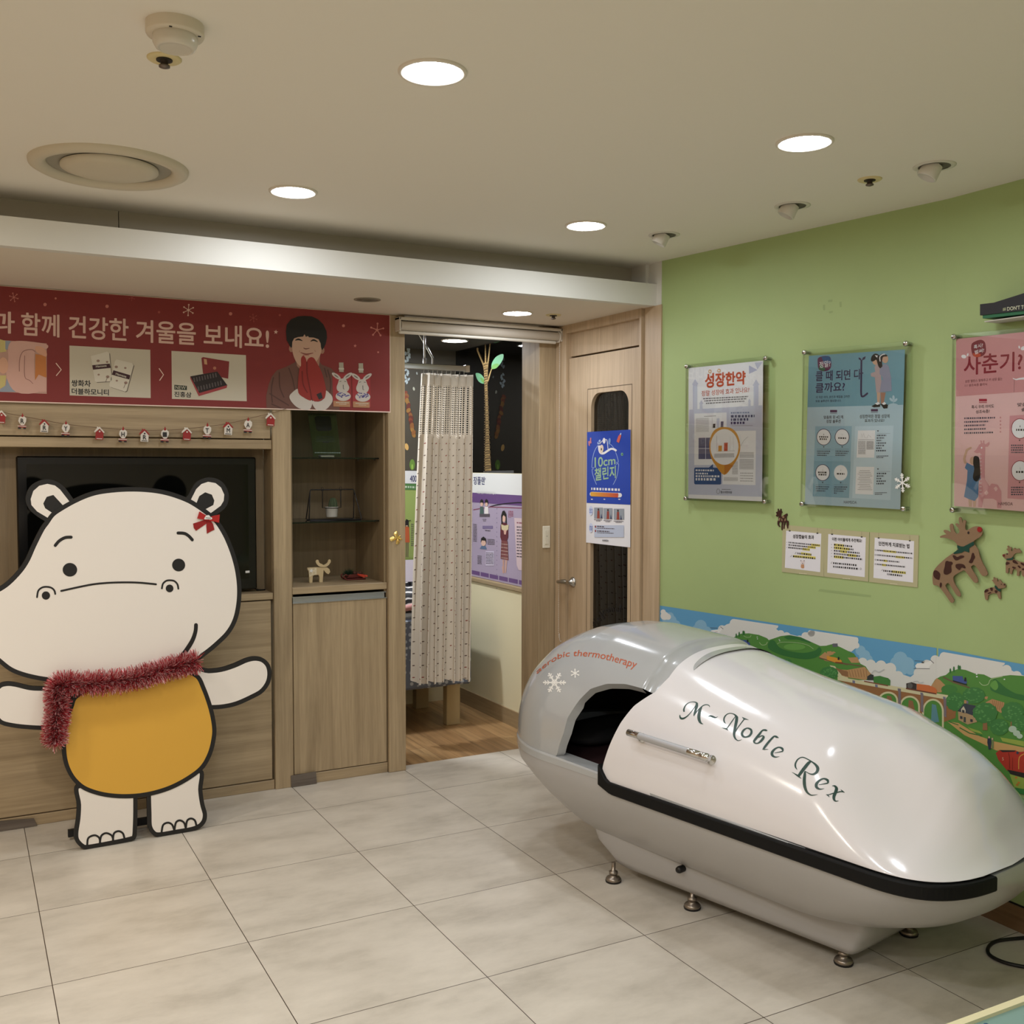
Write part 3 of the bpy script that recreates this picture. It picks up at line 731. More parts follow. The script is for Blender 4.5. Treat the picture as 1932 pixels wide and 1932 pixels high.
for dx, dy in ((0, 0), (37, 1.4)):
    a = Art((0, BY, 0), (0, -1, 0))
    P_ = lambda q: [(x+dx, y+dy) for x, y in q]
    a.poly(P_([(627, 704), (661.5, 705), (662, 767), (628.5, 766)]), mat((160, 48, 52), .5), 3)
    a.poly(P_([(639.5, 684), (648, 684), (648.5, 702), (640, 701.5)]), mat((176, 168, 150), .4), 4); a.poly(P_([(639, 694), (649, 694.3), (649, 697.5), (639, 697)]), mat((206, 200, 186), .4), 5)
    for ex, rr in ((634.5, .62), (656, -.62)): a.circ(ex+dx, 709.5+dy, 10, 3.8, FUR, 4, 18, rr); a.circ(ex+dx, 709.5+dy, 5, 1.1, mat((120, 112, 108), .6), 5, 12, rr)
    a.poly(P_([(638, 722), (640, 716), (647, 714), (653, 716), (656, 724), (659, 731), (656, 738), (648, 741), (638, 738), (635, 731)]), FUR, 5, 3); a.circ(647.5+dx, 747.5+dy, 14.3, 9, FUR, 5)
    for k in range(26):
        an = random.uniform(0, 6.28); rr_ = random.random()**.5; a.circ(648+dx+11.5*rr_*math.cos(an), 744.5+dy+5.6*rr_*math.sin(an), 1.5, 1.1, mat(random.choice(((92, 84, 150), (120, 112, 160), (70, 64, 120))), .6), 6, 7)
    a.line(P_([(640.5, 720), (644, 719)]), .9, INK, 6, 0, False); a.line(P_([(649.5, 719.5), (653, 720)]), .9, INK, 6, 0, False); a.line(P_([(647.5, 726), (648, 734), (650, 734)]), 1, INK, 6, 0, False)
    a.poly(P_([(629, 756), (660.5, 757), (660.5, 768), (629, 767)]), mat((176, 128, 92), .55), 7); a.bars(634+dx, 758.5+dy, 658+dx, 759.3+dy, 1.6, CARD, 8, 5); a.bars(640+dx, 762+dy, 654+dx, 762.5+dy, 1.0, CARD, 8, 5)
    a.build('pouch_picture', t)

# ================================================================== CHRISTMAS GARLAND
GY = 4.894
t = thing('letter_garland', 'string of small red and white house and santa tags spelling a Christmas greeting', 'garland', (0.8, GY, 1.72))
P = [on_y(x, y, GY+0.004) for x, y in cr([(-70, 752), (-20, 769), (11, 779), (42, 785), (84, 793), (130, 801), (188, 807), (240, 810.5), (290, 812), (340, 810), (400, 803.5), (440, 797), (480, 787), (511, 780), (540, 771)], 5)]
b = MB(); b.tube(P, 0.0013, mat((112, 84, 62), .8), 6); b.build('string', t)
TR_, TW = mat((158, 34, 32), .5), mat((230, 222, 212), .5)
def ornament(x, y, kind, ch):
    A = Art((0, GY, 0), (0, -1, 0), 0.0008); A.o = (x, y, 1)
    A.o = (-0, -0, 1); S = lambda q: [(x+u, y+v) for u, v in q]
    def slab(q, m, L): A.mb.prism([A.w(*p, L) for p in S(q)], (0, 0.003, 0), m)
    if kind == 'h':
        body, roof = (TW, TR_) if ch else (TR_, TW)
        slab([(-7.5, -2), (0, -9), (7.5, -1.5), (6.5, 12), (-8, 11)], body, 1); slab([(-8, -7), (-5, -10), (-5, -13), (-3, -13), (-2.5, -11.5), (0, -13), (9.5, -2.5), (7.5, -1), (0, -9.5), (-9, -2), (-10.5, -3.5)], roof, 3)
        A.circ(x, y-4, 1.6, 1.6, INK if ch else TW, 3, 10); A.line(S([(-6, 9.3), (5, 10)]), 1.2, INK if ch else TW, 3, 0, False)
        if ch: A.text(ch, (x-3, y+7), (x+3, y+7.2), (x-3, y-1.2), INK, 4, bold=.02)
        nm = 'house_tag'
    else:
        slab([(-6, -7), (-2, -10), (0, -8.5), (3, -10), (7.5, -6), (7.5, 0), (1, 11), (-5.5, 3), (-7.5, -1)], TW, 1); slab([(-2, -9), (0.5, -16), (3, -9.5), (0.5, -8)], TR_, 2)
        slab([(-7.5, 7), (7, 7.5), (7.5, 11), (6, 12), (-7, 11)], TR_, 2); A.line(S([(-8.5, 8.5), (7.5, 9.5)]), 1.4, TW, 4, 0, False)
        slab([(-8, 11), (-2.5, 11.3), (-2.5, 14.5), (-8, 14)], INK, 1); slab([(2, 11.5), (7, 11.7), (7, 14.7), (2, 14.5)], INK, 1)
        A.text(ch, (x-3, y+3.5), (x+3, y+3.7), (x-3, y-5), INK, 4, bold=.02)
        nm = 'santa_tag'
    return A.build(nm, t)
for x, y, k, ch in ((3, 787, 'h', ''), (42, 795, 's', 'R'), (84, 804, 'h', 'R'), (124, 809, 's', 'Y'), (188, 818, 'h', ''), (232, 820, 's', 'H'), (273, 822, 'h', 'R'), (311, 820.5, 's', 'I'), (353, 819, 'h', ''), (391, 813, 's', 'T'), (431, 809, 'h', 'M'), (468, 802.5, 's', 'A'), (511, 792, 'h', '')): ornament(x, y, k, ch)

# ================================================================== THINGS ON THE SHELVES
SY = 5.16
p0 = on_y(614, 864, SY)
t = thing('acrylic_sign', 'small green acrylic sign with a black square on the upper glass shelf', 'sign', (p0.x, SY, 1.633))
a = Art((0, SY, 0), (0, -1, 0))
q = [on_y(x, y, SY) for x, y in ((581, 780), (634, 780), (643.5, 862), (592, 862))]; q = [Vector((v.x, v.y, max(v.z, 1.634))) for v in q]
b = MB(); b.prism(q, (0, 0.004, 0), glass('acrylic_green', (0.78, 0.92, 0.84), 0.93, 0.8, 0.05, 1.45)); pl_ = b.build('plate', t)
a.poly([(593.5, 788), (597, 785), (621, 785.5), (624, 788), (626, 810), (623, 813), (600, 813), (597, 810)], mat((12, 14, 13), .35), 2)
for k in range(4): a.bars(596+k*.4, 823+k*3, 631, 823.2+k*3, 1, mat((64, 80, 70), .6), 2)
a.bars(609, 833.5, 620, 833.8, 1.8, INK, 2); a.bars(594, 853, 643, 853.4, 2, mat((150, 170, 160), .5), 2, 3); a.build('print', pl_)
b = MB(); c = on_y(617.5, 862, SY-0.015); b.rbox(c.x-.042, c.x+.036, SY-0.03, SY+0.01, 1.633, 1.648, mat((196, 198, 196), .25, .8), .004); b.build('base', t)

c = on_y(627, 985, 5.12)
t = thing('wire_plant_stand', 'black wire swing frame on the lower glass shelf', 'plant stand', (c.x, 5.12, 1.309))
W = mat((22, 18, 18), .4); zt = on_y(600, 924, 5.12).z; x0, x1 = on_y(585, 924, 5.12).x, on_y(668, 924, 5.12).x
fl = 1.311
b = MB()
for dy, dx in ((-.045, -.008), (.045, .004)):
    pth = [(x0, 5.12, zt-.006), (x0-.012+dx, 5.12+dy, fl+.004), (x0-.006+dx, 5.12+dy, fl), (x1+.012-dx, 5.12+dy, fl), (x1+.016-dx, 5.12+dy, fl+.005), (x1, 5.12, zt-.006)]
    b.tube(pth,   .0030, W, 8)
b.tube([(x0, 5.12, zt-.008), (x0+.003, 5.12, zt-.001), (x0+.008, 5.12, zt), (x1-.008, 5.12, zt), (x1-.003, 5.12, zt-.001), (x1, 5.12, zt-.008)], .0032, W, 8)
b.build('frame', t)
xa, xb_ = on_y(608.5, 955, 5.12).x, on_y(643, 955, 5.12).x; zb = on_y(625, 958, 5.12).z; cx = (xa+xb_)/2; rp = .034
b = MB(); ring = [(cx+rp*math.cos(k*PI/12), 5.12+rp*math.sin(k*PI/12), zb) for k in range(24)]
b.tube(ring, .0026, W, 6, True); b.tube([(xa, 5.12, zt), (xa, 5.12, zb), (cx-rp, 5.12, zb)], .0026, W, 6); b.tube([(xb_, 5.12, zt), (xb_, 5.12, zb), (cx+rp, 5.12, zb)], .0026, W, 6)
for x in (xa, xb_): b.tube([(x-.004, 5.12, zt+.002), (x-.006, 5.12, zt+.010), (x, 5.12, zt+.015), (x+.005, 5.12, zt+.008), (x+.003, 5.12, zt)], .0012, W, 6); b.box(x-.005, x+.005, 5.115, 5.125, zt-.006, zt+.003, W)
b.build('hanging_ring', t)
t = thing('cactus_pot', 'little cactus in a white pot hanging in the black wire frame', 'potted cactus', (cx, 5.12, zb-.055))
b = MB(); b.lathe((cx, 5.12, zb-.048), [(0.0, 0), (.027, 0), (.029, .004), (.0325, .046), (.0345, .047), (.0345, .053), (.031, .053), (.0305, .048), (0, .046)], mat((222, 218, 210), .35), 28, cap=False); b.build('pot', t)
b = MB(); cz = on_y(630, 955, 5.12); rows = []
for i in range(9):
    th = PI/2*i/8; rows.append([Vector((cx+.007+(.022*(1+.10*math.cos(11*2*PI*k/66)))*math.cos(th)**.6*math.cos(2*PI*k/66), 5.12+(.022*(1+.10*math.cos(11*2*PI*k/66)))*math.cos(th)**.6*math.sin(2*PI*k/66), zb+.002+.05*math.sin(th))) for k in range(66)])
b.grid(rows, mat((74, 88, 62), .7, bump=.4, scale=400), True, True); b.build('cactus', t)
b = MB(); b.lathe((cx, 5.12, zb-.001), [(0, .003), (.031, .003)], mat((66, 50, 38), .9), 20, cap=False); b.build('soil', t)

# plywood reindeer
RY = 5.08
PLY = mat((206, 184, 142), .6); PLY2 = mat((226, 212, 180), .6)
c = on_y(600, 1102, RY)
t = thing('reindeer_figurine', 'pale plywood reindeer standing on the oak shelf', 'figurine', (c.x, RY, 0.991))
a = Art((0, RY, 0), (0, -1, 0), .001).crop(500, 860, 7.431)
def slabpx(a, pts, m, th, L=0, sm=0, zmin=None):
    P = [a.px(p) for p in pts]
    if sm: P = cr(P, sm, True)
    W_ = [a.w(x, y, L) for x, y in P]
    if zmin is not None: W_ = [Vector((v.x, v.y, max(v.z, zmin))) for v in W_]
    a.mb.prism(W_, -a.n*th, m)
slabpx(a, [(595, 1575), (610, 1568), (720, 1562), (820, 1565), (870, 1565), (905, 1590), (915, 1630), (890, 1660), (860, 1645), (822, 1600), (815, 1680), (808, 1800), (765, 1800), (762, 1690), (750, 1668), (690, 1672), (668, 1690), (665, 1815), (625, 1815), (620, 1700), (612, 1620), (595, 1595)], PLY, .012, 0, 0, 0.9915)
a.build('body', t)
a = Art((0, RY-.004, 0), (0, -1, 0), .001).crop(500, 860, 7.431)
slabpx(a, [(712, 1480), (725, 1460), (750, 1462), (758, 1490), (775, 1508), (795, 1515), (820, 1530), (850, 1518), (875, 1498), (890, 1460), (915, 1455), (922, 1480), (910, 1510), (870, 1550), (820, 1562), (760, 1550), (725, 1515)], PLY, .006, 0, 3); a.build('antlers', t)
a = Art((0, RY-.0005, 0), (0, -1, 0), .0006).crop(500, 860, 7.431)
a.poly([(612, 1580), (722, 1572), (724, 1665), (670, 1672), (622, 1700)], PLY2, 1)
for x, y in ((612, 1590), (640, 1580), (682, 1585), (640, 1648), (688, 1640)): a.circ(x, y, 14, 14, PLY, 2, 12); a.circ(x, y, 8, 8, PLY2, 3, 10)
a.poly([(650+(34 if k % 2 == 0 else 14)*math.sin(PI*k/5+.2), 1612-(34 if k % 2 == 0 else 14)*math.cos(PI*k/5+.2)) for k in range(10)], WHITE, 4); a.build('saddle_pattern', t)

# sleigh with greenery
HY = 5.12
c = on_y(668, 1096, HY)
t = thing('toy_sleigh', 'small dark red toy sleigh with fir twig and ribbon on the oak shelf', 'ornament', (c.x, HY, 0.991))
WR = mat((98, 36, 30), .55); k_ = .058/25
b = MB()
for dy in (-.022, .022):
    P = [(c.x+u*k_, HY+dy, 0.9955+v*k_) for u, v in ((24, 0), (0, 0), (-18, 0), (-25, 3), (-27, 8), (-23, 11), (-19, 9))]
    b.tube(cr(P, 4), .0042, WR, 8)
b.build('runner', t)
b = MB(); b.rbox(c.x-.045, c.x+.055, HY-.024, HY+.024, 1.003, 1.010, WR, .002); b.rbox(c.x-.04, c.x+.05, HY-.024, HY-.02, 1.010, 1.022, WR, .001); b.build('seat', t)
b = MB(); FIR = mat((30, 58, 34), .7); rnd = random.Random(3)
for k in range(260):
    o = Vector((c.x-.035+rnd.uniform(-.012, .03), HY+rnd.uniform(-.015, .012), 1.012+rnd.uniform(0, .02))); dv = Vector((rnd.uniform(-.8, .4), rnd.uniform(-.6, .6), rnd.uniform(-.1, 1))).normalized()*.030; sd = dv.orthogonal().normalized()*.0012
    b.add([o-sd, o+sd, o+dv], [(0, 1, 2)], FIR)
b.build('fir_twig', t)
b = MB()
for x, y, z, r in ((.002, 0, 1.026, .013), (.020, -.006, 1.022, .011), (.036, .004, 1.024, .012)):
    b = MB(); b.ball((c.x+x, HY+y, z), r, mat((84, 50, 36), .7, bump=.6, scale=500), 12, 8, (1, 1, .9)); b.build('pine_cone', t)
b = MB(); RB = mat((196, 66, 44), .4)
for dv in ((.03, -.026, -.012), (.045, -.024, -.008), (-.012, -.024, .006)):
    o = Vector((c.x+.012, HY-.026, 1.02)); e = o+Vector(dv); b.add([o+Vector((0, 0, .004)), o-Vector((0, 0, .004)), e-Vector((0, 0, .005)), e+Vector((0, 0, .005))], [(0, 1, 2, 3)], RB)
b.build('ribbon', t)

# golden bow on the post
c = on_y(748, 1014, 4.903)
t = thing('gold_bow', 'shiny gold foil bow stuck on the oak post', 'bow', c)
GOLD = mat((255, 226, 140), .3, .9)
a = Art((0, 4.900, 0), (0, -1, 0), .001).crop(500, 860, 7.431)
def petal(pts, lift):
    P = cr([a.px(p) for p in pts], 4, True); cx_ = sum(p[0] for p in P)/len(P); cy_ = sum(p[1] for p in P)/len(P)
    vs = [a.w(x, y, 0) for x, y in P]; ctr = a.w(cx_, cy_, lift); n = len(vs)
    a.mb.add(vs+[ctr], [(i, (i+1) % n, n) for i in range(n)], GOLD)
for pts, l in (([(1848, 1150), (1790, 1130), (1748, 1160), (1770, 1200), (1800, 1190), (1840, 1165)], 8), ([(1850, 1150), (1805, 1100), (1830, 1058), (1855, 1060), (1865, 1110)], 7), ([(1855, 1155), (1835, 1230), (1865, 1240), (1890, 1210), (1870, 1165)], 8), ([(1858, 1140), (1890, 1115), (1905, 1130), (1880, 1150)], 6), ([(1858, 1150), (1905, 1150), (1925, 1170), (1905, 1185), (1870, 1165)], 7)): petal(pts, l)
a.circ(1856, 1146, 12, 12, GOLD, 9); a.build('loops', t)
# ================================================================== HIPPO STANDEE
HL, HR = on_z(166, 1602.5, 0), on_z(335, 1573.5, 0)
hu = (HR-HL).normalized(); hn = Vector((hu.y, -hu.x, 0))
if hn.dot(EYE-HL) < 0: hn = -hn
HB = mat((24, 22, 21), .6); HW = mat((243, 236, 228), .55); HYL = mat((226, 174, 66), .55)
base = (HL+HR)/2; t = thing('hippo_standee', 'large cutout of a white cartoon hippo with a mustard yellow belly', 'standee', base)
C1 = (0, 760, 3.578); C2 = (0, 1200, 3.45)
def cutout(name, outer, crop, lvl, fill, ins, parent=t, n=6, foot=False, thick=.012):
    A = Art(HL, hn, .001).crop(*crop)
    P = cr([A.px(p) for p in outer], n, True)
    def W3(x, y, L):
        v = A.w(x, y, L)
        return Vector((v.x, v.y, max(v.z, 0.0015)))
    A.mb.prism([W3(x, y, lvl) for x, y in P], -hn*(thick+lvl*.001), HB)
    if fill is not None:
        A.mb.poly([A.w(x, y, lvl+1) for x, y in inset(P, ins)], fill)
    return A
# legs
L1 = [(497, 970), (500, 1100), (495, 1190), (482, 1280), (490, 1335), (530, 1378), (570, 1387), (700, 1365), (850, 1334), (885, 1312), (892, 1250), (895, 1150), (895, 1050), (895, 970), (700, 960)]
L2 = [(955, 970), (955, 1045), (958, 1150), (962, 1240), (990, 1290), (1035, 1306), (1150, 1288), (1270, 1265), (1330, 1225), (1348, 1165), (1330, 1090), (1318, 1000), (1316, 870), (1150, 900)]
for pts, toes in ((L1, [[(568, 1358), (575, 1315), (615, 1297), (645, 1313), (652, 1345)], [(650, 1343), (660, 1300), (692, 1283), (728, 1300), (738, 1335)], [(735, 1330), (742, 1285), (772, 1270), (800, 1285), (810, 1318)]]),
                  (L2, [[(1052, 1275), (1062, 1230), (1093, 1215), (1120, 1228), (1133, 1260)], [(1136, 1260), (1145, 1215), (1170, 1200), (1198, 1215), (1208, 1247)], [(1210, 1245), (1218, 1203), (1242, 1188), (1268, 1200), (1278, 1232)]])):
    A = cutout('leg', pts, C2, 0, HW, 8.2)
    for q in toes: A.line(q, 13, HB, 2, 4)
    A.build('leg', t)
# arms
A = cutout('arm', [(1250, 215), (1360, 214), (1440, 205), (1520, 180), (1600, 145), (1660, 133), (1715, 145), (1755, 185), (1768, 245), (1755, 310), (1710, 370), (1640, 410), (1550, 450), (1470, 470), (1385, 477), (1280, 470)], C2, 1, HW, 8.2); A.build('arm', t)
A = cutout('arm', [(460, 345), (300, 330), (200, 325), (100, 302), (40, 298), (-10, 315), (-50, 370), (-60, 450), (-40, 520), (0, 572), (80, 595), (200, 608), (320, 611), (460, 600)], C2, 1, HW, 8.2); A.build('arm', t)
A = cutout('belly', [(490, 380), (450, 460), (415, 560), (402, 680), (410, 800), (440, 890), (490, 960), (560, 1010), (680, 1046), (820, 1057), (960, 1044), (1100, 1005), (1220, 945), (1320, 870), (1375, 780), (1403, 680), (1408, 590), (1385, 470), (1340, 340), (1290, 250), (1180, 220), (900, 250), (650, 300)], C2, 3, HYL, 8.2); A.build('belly', t)
# ears, head
hd_out = [(305, 800), (345, 745), (400, 705), (497, 650), (600, 606), (700, 583), (850, 570), (1000, 574), (1130, 595), (1262, 640), (1350, 690), (1430, 750), (1480, 800), (1530, 880), (1570, 970), (1600, 1060), (1620, 1150), (1630, 1250), (1625, 1360), (1600, 1470), (1550, 1560), (1470, 1640), (1390, 1705), (1300, 1765), (1150, 1800), (900, 1850), (640, 1882), (420, 1888), (342, 1884), (255, 1872), (155, 1848), (72, 1815), (0, 1762), (-100, 1670), (-190, 1560), (-215, 1450), (-170, 1340), (-90, 1285), (0, 1240), (60, 1195), (130, 1120), (175, 1050), (215, 960), (270, 850)]
A = cutout('ear', [(330, 815), (305, 800), (250, 765), (200, 720), (175, 660), (185, 600), (215, 555), (270, 525), (330, 517), (390, 535), (440, 575), (497, 652), (540, 720), (430, 820)], C1, 3, None, 0)
A.poly([(325, 778), (250, 733), (212, 690), (207, 650), (225, 595), (265, 560), (320, 547), (370, 558), (405, 585), (470, 668), (425, 692), (360, 622), (315, 635), (292, 680), (305, 712), (360, 748)], HW, 4); A.build('ear', t)
A = cutout('ear', [(1200, 700), (1262, 640), (1310, 555), (1350, 522), (1410, 504), (1470, 515), (1515, 550), (1543, 610), (1540, 670), (1515, 715), (1455, 760), (1400, 800), (1280, 760)], C1, 3, None, 0)
A.poly([(1288, 655), (1325, 582), (1360, 548), (1405, 533), (1455, 542), (1492, 572), (1514, 620), (1510, 662), (1490, 695), (1418, 748), (1388, 718), (1440, 690), (1447, 660), (1430, 620), (1385, 604), (1345, 630), (1325, 680)], HW, 4); A.build('ear', t)
A = cutout('head', hd_out, C1, 5, HW, 8.4)
A.line([(1323, 1500, 26), (1320, 1540, 26), (1305, 1590, 28), (1278, 1640, 30), (1235, 1700, 30), (1180, 1760, 30), (1090, 1810, 30)], 28, HB, 7, 5)
A.line([(413, 1270), (600, 1230), (720, 1216), (850, 1212), (950, 1215), (1053, 1225)], 13, HB, 7, 5)
head = A.build('head', t)
for x, y, rx, ry in ((472, 1127, 49, 46), (1206, 1095, 44, 43)): A = Art(HL, hn, .001).crop(*C1); A.circ(x, y, rx, ry, HB, 7, 32); A.build('eye', head)
for q in ([(373, 963), (400, 932), (440, 910), (480, 907)], [(1202, 879), (1245, 882), (1275, 900), (1298, 925)]): A = Art(HL, hn, .001).crop(*C1); A.line(q, 21, HB, 7, 5); A.build('eyebrow', head)
for c_, r, q in (((310, 1301), 28, [(250, 1312), (258, 1270), (282, 1248), (312, 1242), (345, 1248), (366, 1266), (373, 1290)]), ((1145, 1253), 26, [(1093, 1253), (1100, 1222), (1122, 1202), (1150, 1198), (1178, 1204), (1198, 1226), (1204, 1255)])): A = Art(HL, hn, .001).crop(*C1); A.circ(*c_, r, r, HB, 7, 28); A.line(q, 12, HB, 7, 5); A.build('nostril', head)
b = MB(); back = -hn
for k in (.12, .36):
    o = HL+hu*k*1.0+hn*-.016; b.obox(o+Vector((0, 0, .002)), hu*.02, back*.16, (0, 0, .02), HB)
    b.add([o, o+hu*.02, o+back*.15, o+Vector((0, 0, .5)), o+hu*.02+back*.15, o+hu*.02+Vector((0, 0, .5))], [(0, 2, 3), (1, 5, 4), (2, 4, 5, 3)], HB)
b.obox(HL-hu*.06+back*.14+Vector((0, 0, .015)), hu*.50, back*.02, (0, 0, .03), HB); b.build('support', t)

# red velvet bow on the ear
A = Art(HL+hn*.006, hn, .001).crop(*C1); VEL = mat((176, 30, 26), .7); VEL2 = mat((150, 22, 20), .7)
c = A.w(*A.px((1405, 775)), 0); t = thing('red_bow', 'small red velvet bow on the hippo head below the right ear', 'bow', c)
for nm, pts, m, th in (('tail', [(1395, 785), (1350, 800), (1303, 815), (1308, 845), (1322, 864), (1350, 845), (1400, 810)], VEL2, .003), ('tail', [(1398, 785), (1392, 830), (1396, 883), (1422, 868), (1447, 856), (1438, 820), (1415, 785)], VEL2, .003), ('loop', [(1405, 775), (1385, 757), (1345, 734), (1338, 755), (1330, 780), (1360, 786), (1400, 794)], VEL, .010), ('loop', [(1405, 775), (1440, 762), (1480, 754), (1478, 780), (1475, 809), (1440, 800), (1408, 796)], VEL, .010)):
    A = Art(HL+hn*.006, hn, .001).crop(*C1); P = [A.px(p) for p in pts]
    A.mb.prism([A.w(x, y, 0)+hn*th for x, y in P], -hn*(th-.001), m); A.build(nm, t)
A = Art(HL+hn*.018, hn, .001).crop(*C1); A.poly([(1380, 778), (1392, 762), (1410, 758), (1420, 770), (1432, 776), (1428, 787), (1400, 786), (1382, 787)], WHITE, 0, 3); A.line([(1390, 776), (1422, 778)], 3, INK, 1); A.build('charm', t)

# tinsel round the neck
A = Art(HL+hn*.035, hn, .001).crop(*C2)
path = [A.w(*A.px(p), 0) for p in cr([(1275, 165), (1180, 190), (1080, 215), (960, 255), (840, 285), (700, 300), (560, 308), (440, 308), (385, 325), (370, 380), (378, 440), (372, 510), (365, 570), (360, 640), (355, 690)], 12)]
t = thing('tinsel_garland', 'fluffy red and pink tinsel wound round the hippo neck', 'tinsel', path[60])
rnd = random.Random(11); ms = [mat((176, 36, 44), .35, .25), mat((206, 84, 92), .35, .3), mat((240, 190, 190), .3, .4), mat((140, 20, 28), .4, .2)]
b = MB()
for k in range(9500):
    f = rnd.random()*(len(path)-1); i = min(int(f), len(path)-2); o = path[i].lerp(path[i+1], f-i); tg = (path[i+1]-path[i]).normalized()
    dv = Vector((rnd.gauss(0, 1), rnd.gauss(0, 1), rnd.gauss(0, 1))); dv = (dv-tg*dv.dot(tg)*.6).normalized(); ln = rnd.uniform(.034, .058)*(1 if f < 100 else .95)
    if dv.dot(hn) < -.75: dv = dv-2*hn*dv.dot(hn)
    sd = dv.cross(Vector((rnd.gauss(0, 1), rnd.gauss(0, 1), rnd.gauss(0, 1)))).normalized()*.0013
    o = o+dv*.004; e = o+dv*ln
    b.add([o-sd, o+sd, e+sd*.8, e-sd*.8], [(0, 1, 2, 3)], ms[rnd.choice((0, 1, 1, 2, 2, 2, 3))])
o_ = b.build('strands', t); o_['kind'] = 'stuff'
b = MB(); b.tube(path, .006, ms[1], 8); b.build('core', t)
# ================================================================== WAY INTO THE TREATMENT ROOM
BC = mat((214, 206, 192), .5); BF = mat((196, 186, 170), .7)
t = thing('roller_blind', 'rolled-up off-white roller blind across the top of the room opening', 'roller blind', (2.45, 4.88, 2.27))
b = MB(); b.rbox(1.972, 2.938, 4.845, 4.915, 2.330, 2.345, BC, .003); b.rbox(1.972, 2.938, 4.90, 4.915, 2.285, 2.33, BC, .002); b.build('headrail', t)
b = MB(); b.tube([(1.985, 4.868, 2.303), (2.925, 4.868, 2.303)], .024, BF, 20); b.build('fabric_roll', t)
b = MB(); b.rbox(1.977, 2.905, 4.858, 4.876, 2.262, 2.277, mat((226, 220, 206), .35), .005); b.build('bottom_bar', t)
for x in (1.976, 2.930):
    b = MB(); b.rbox(x-.004, x+.006, 4.845, 4.905, 2.275, 2.345, BC, .002); b.build('end_bracket', t)
b = MB(); b.tube([(2.921, 4.868+.026*math.cos(k*PI/10), 2.300+.026*math.sin(k*PI/10)) for k in range(21)], .005, BC, 8); b.build('pulley', t)
b = MB()
cz = lambda k: 2.285-k*.006
pt = [(2.916, 4.846, cz(k)) for k in range(0, 272)]+[(2.916+.0035*(1-math.cos(q*PI/8)), 4.846, cz(271)-.02*math.sin(q*PI/8)) for q in range(1, 8)]
pt += [(2.942, 4.850, 2.285-k*.006) for k in range(0, 272)]
for i in (0, 272+7):
    seq = pt[:279] if i == 0 else pt[279:]
    for (x, y, z) in seq[::2]:
        r = .0028; b.add([(x-r, y, z), (x+r, y, z), (x, y-r, z), (x, y+r, z), (x, y, z-r), (x, y, z+r)], [(0, 2, 5), (2, 1, 5), (1, 3, 5), (3, 0, 5), (2, 0, 4), (1, 2, 4), (3, 1, 4), (0, 3, 4)], BC)
    b.tube(seq[::6], .0009, BC, 4)
b.tube(cr([(2.9225, 4.846, .66), (2.9225, 4.846, .635), (2.931, 4.848, .612), (2.942, 4.85, .635), (2.942, 4.85, .66)], 5), .0018, BC, 6)
b.build('bead_chain', t)

SWX = 2.876; SWZ = 1.195
t = thing('light_switch', 'white light switch on the oak post right of the opening', 'light switch', (SWX, 4.915, SWZ))
SWM = mat((232, 226, 206), .4)
b = MB(); b.rbox(SWX-.024, SWX+.024, 4.911, 4.9195, SWZ-.062, SWZ+.062, SWM, .003); b.build('plate', t)
b = MB(); b.rbox(SWX-.013, SWX+.013, 4.907, 4.912, SWZ-.040, SWZ+.040, mat((224, 218, 198), .35), .0015); b.box(SWX-.004, SWX+.004, 4.9065, 4.908, SWZ+.004, SWZ+.006, INK); b.build('rocker', t)

# curtain rail with its hangers, and the gathered curtain
RYY = 5.30
rz = on_y(820, 692, RYY).z
t = thing('curtain_rail', 'silver curtain rail hanging from the dark ceiling', 'curtain rail', (2.3, RYY, rz))
b = MB(); xr = on_y(885, 697, RYY).x
b.rbox(2.03, xr-.02, RYY-.012, RYY+.012, rz-.018, rz+.014, mat((176, 176, 174), .28, .9), .003); b.build('track', t)
b = MB(); b.rbox(xr-.03, xr, RYY-.016, RYY+.016, rz-.022, rz+.018, mat((196, 192, 184), .3, .8), .003); b.build('end_cap', t)
b = MB(); RODM = mat((226, 226, 224), .25, .5); x = on_y(801, 680, RYY).x
b.tube([(x, RYY, rz+.01), (x, RYY, ZS)], .006, RODM, 10); b.lathe((x, RYY, rz+.012), [(.010, 0), (.010, .03), (.007, .034)], RODM, 12); b.build('hanger_rod', t)
b = MB(); x2 = on_y(816, 684, RYY).x; b.tube([(x2, RYY, rz+.012), (x2, RYY, rz+.05), (on_y(794, 632, RYY).x, RYY+.06, ZS)], .006, RODM, 10); b.build('brace_rod', t)

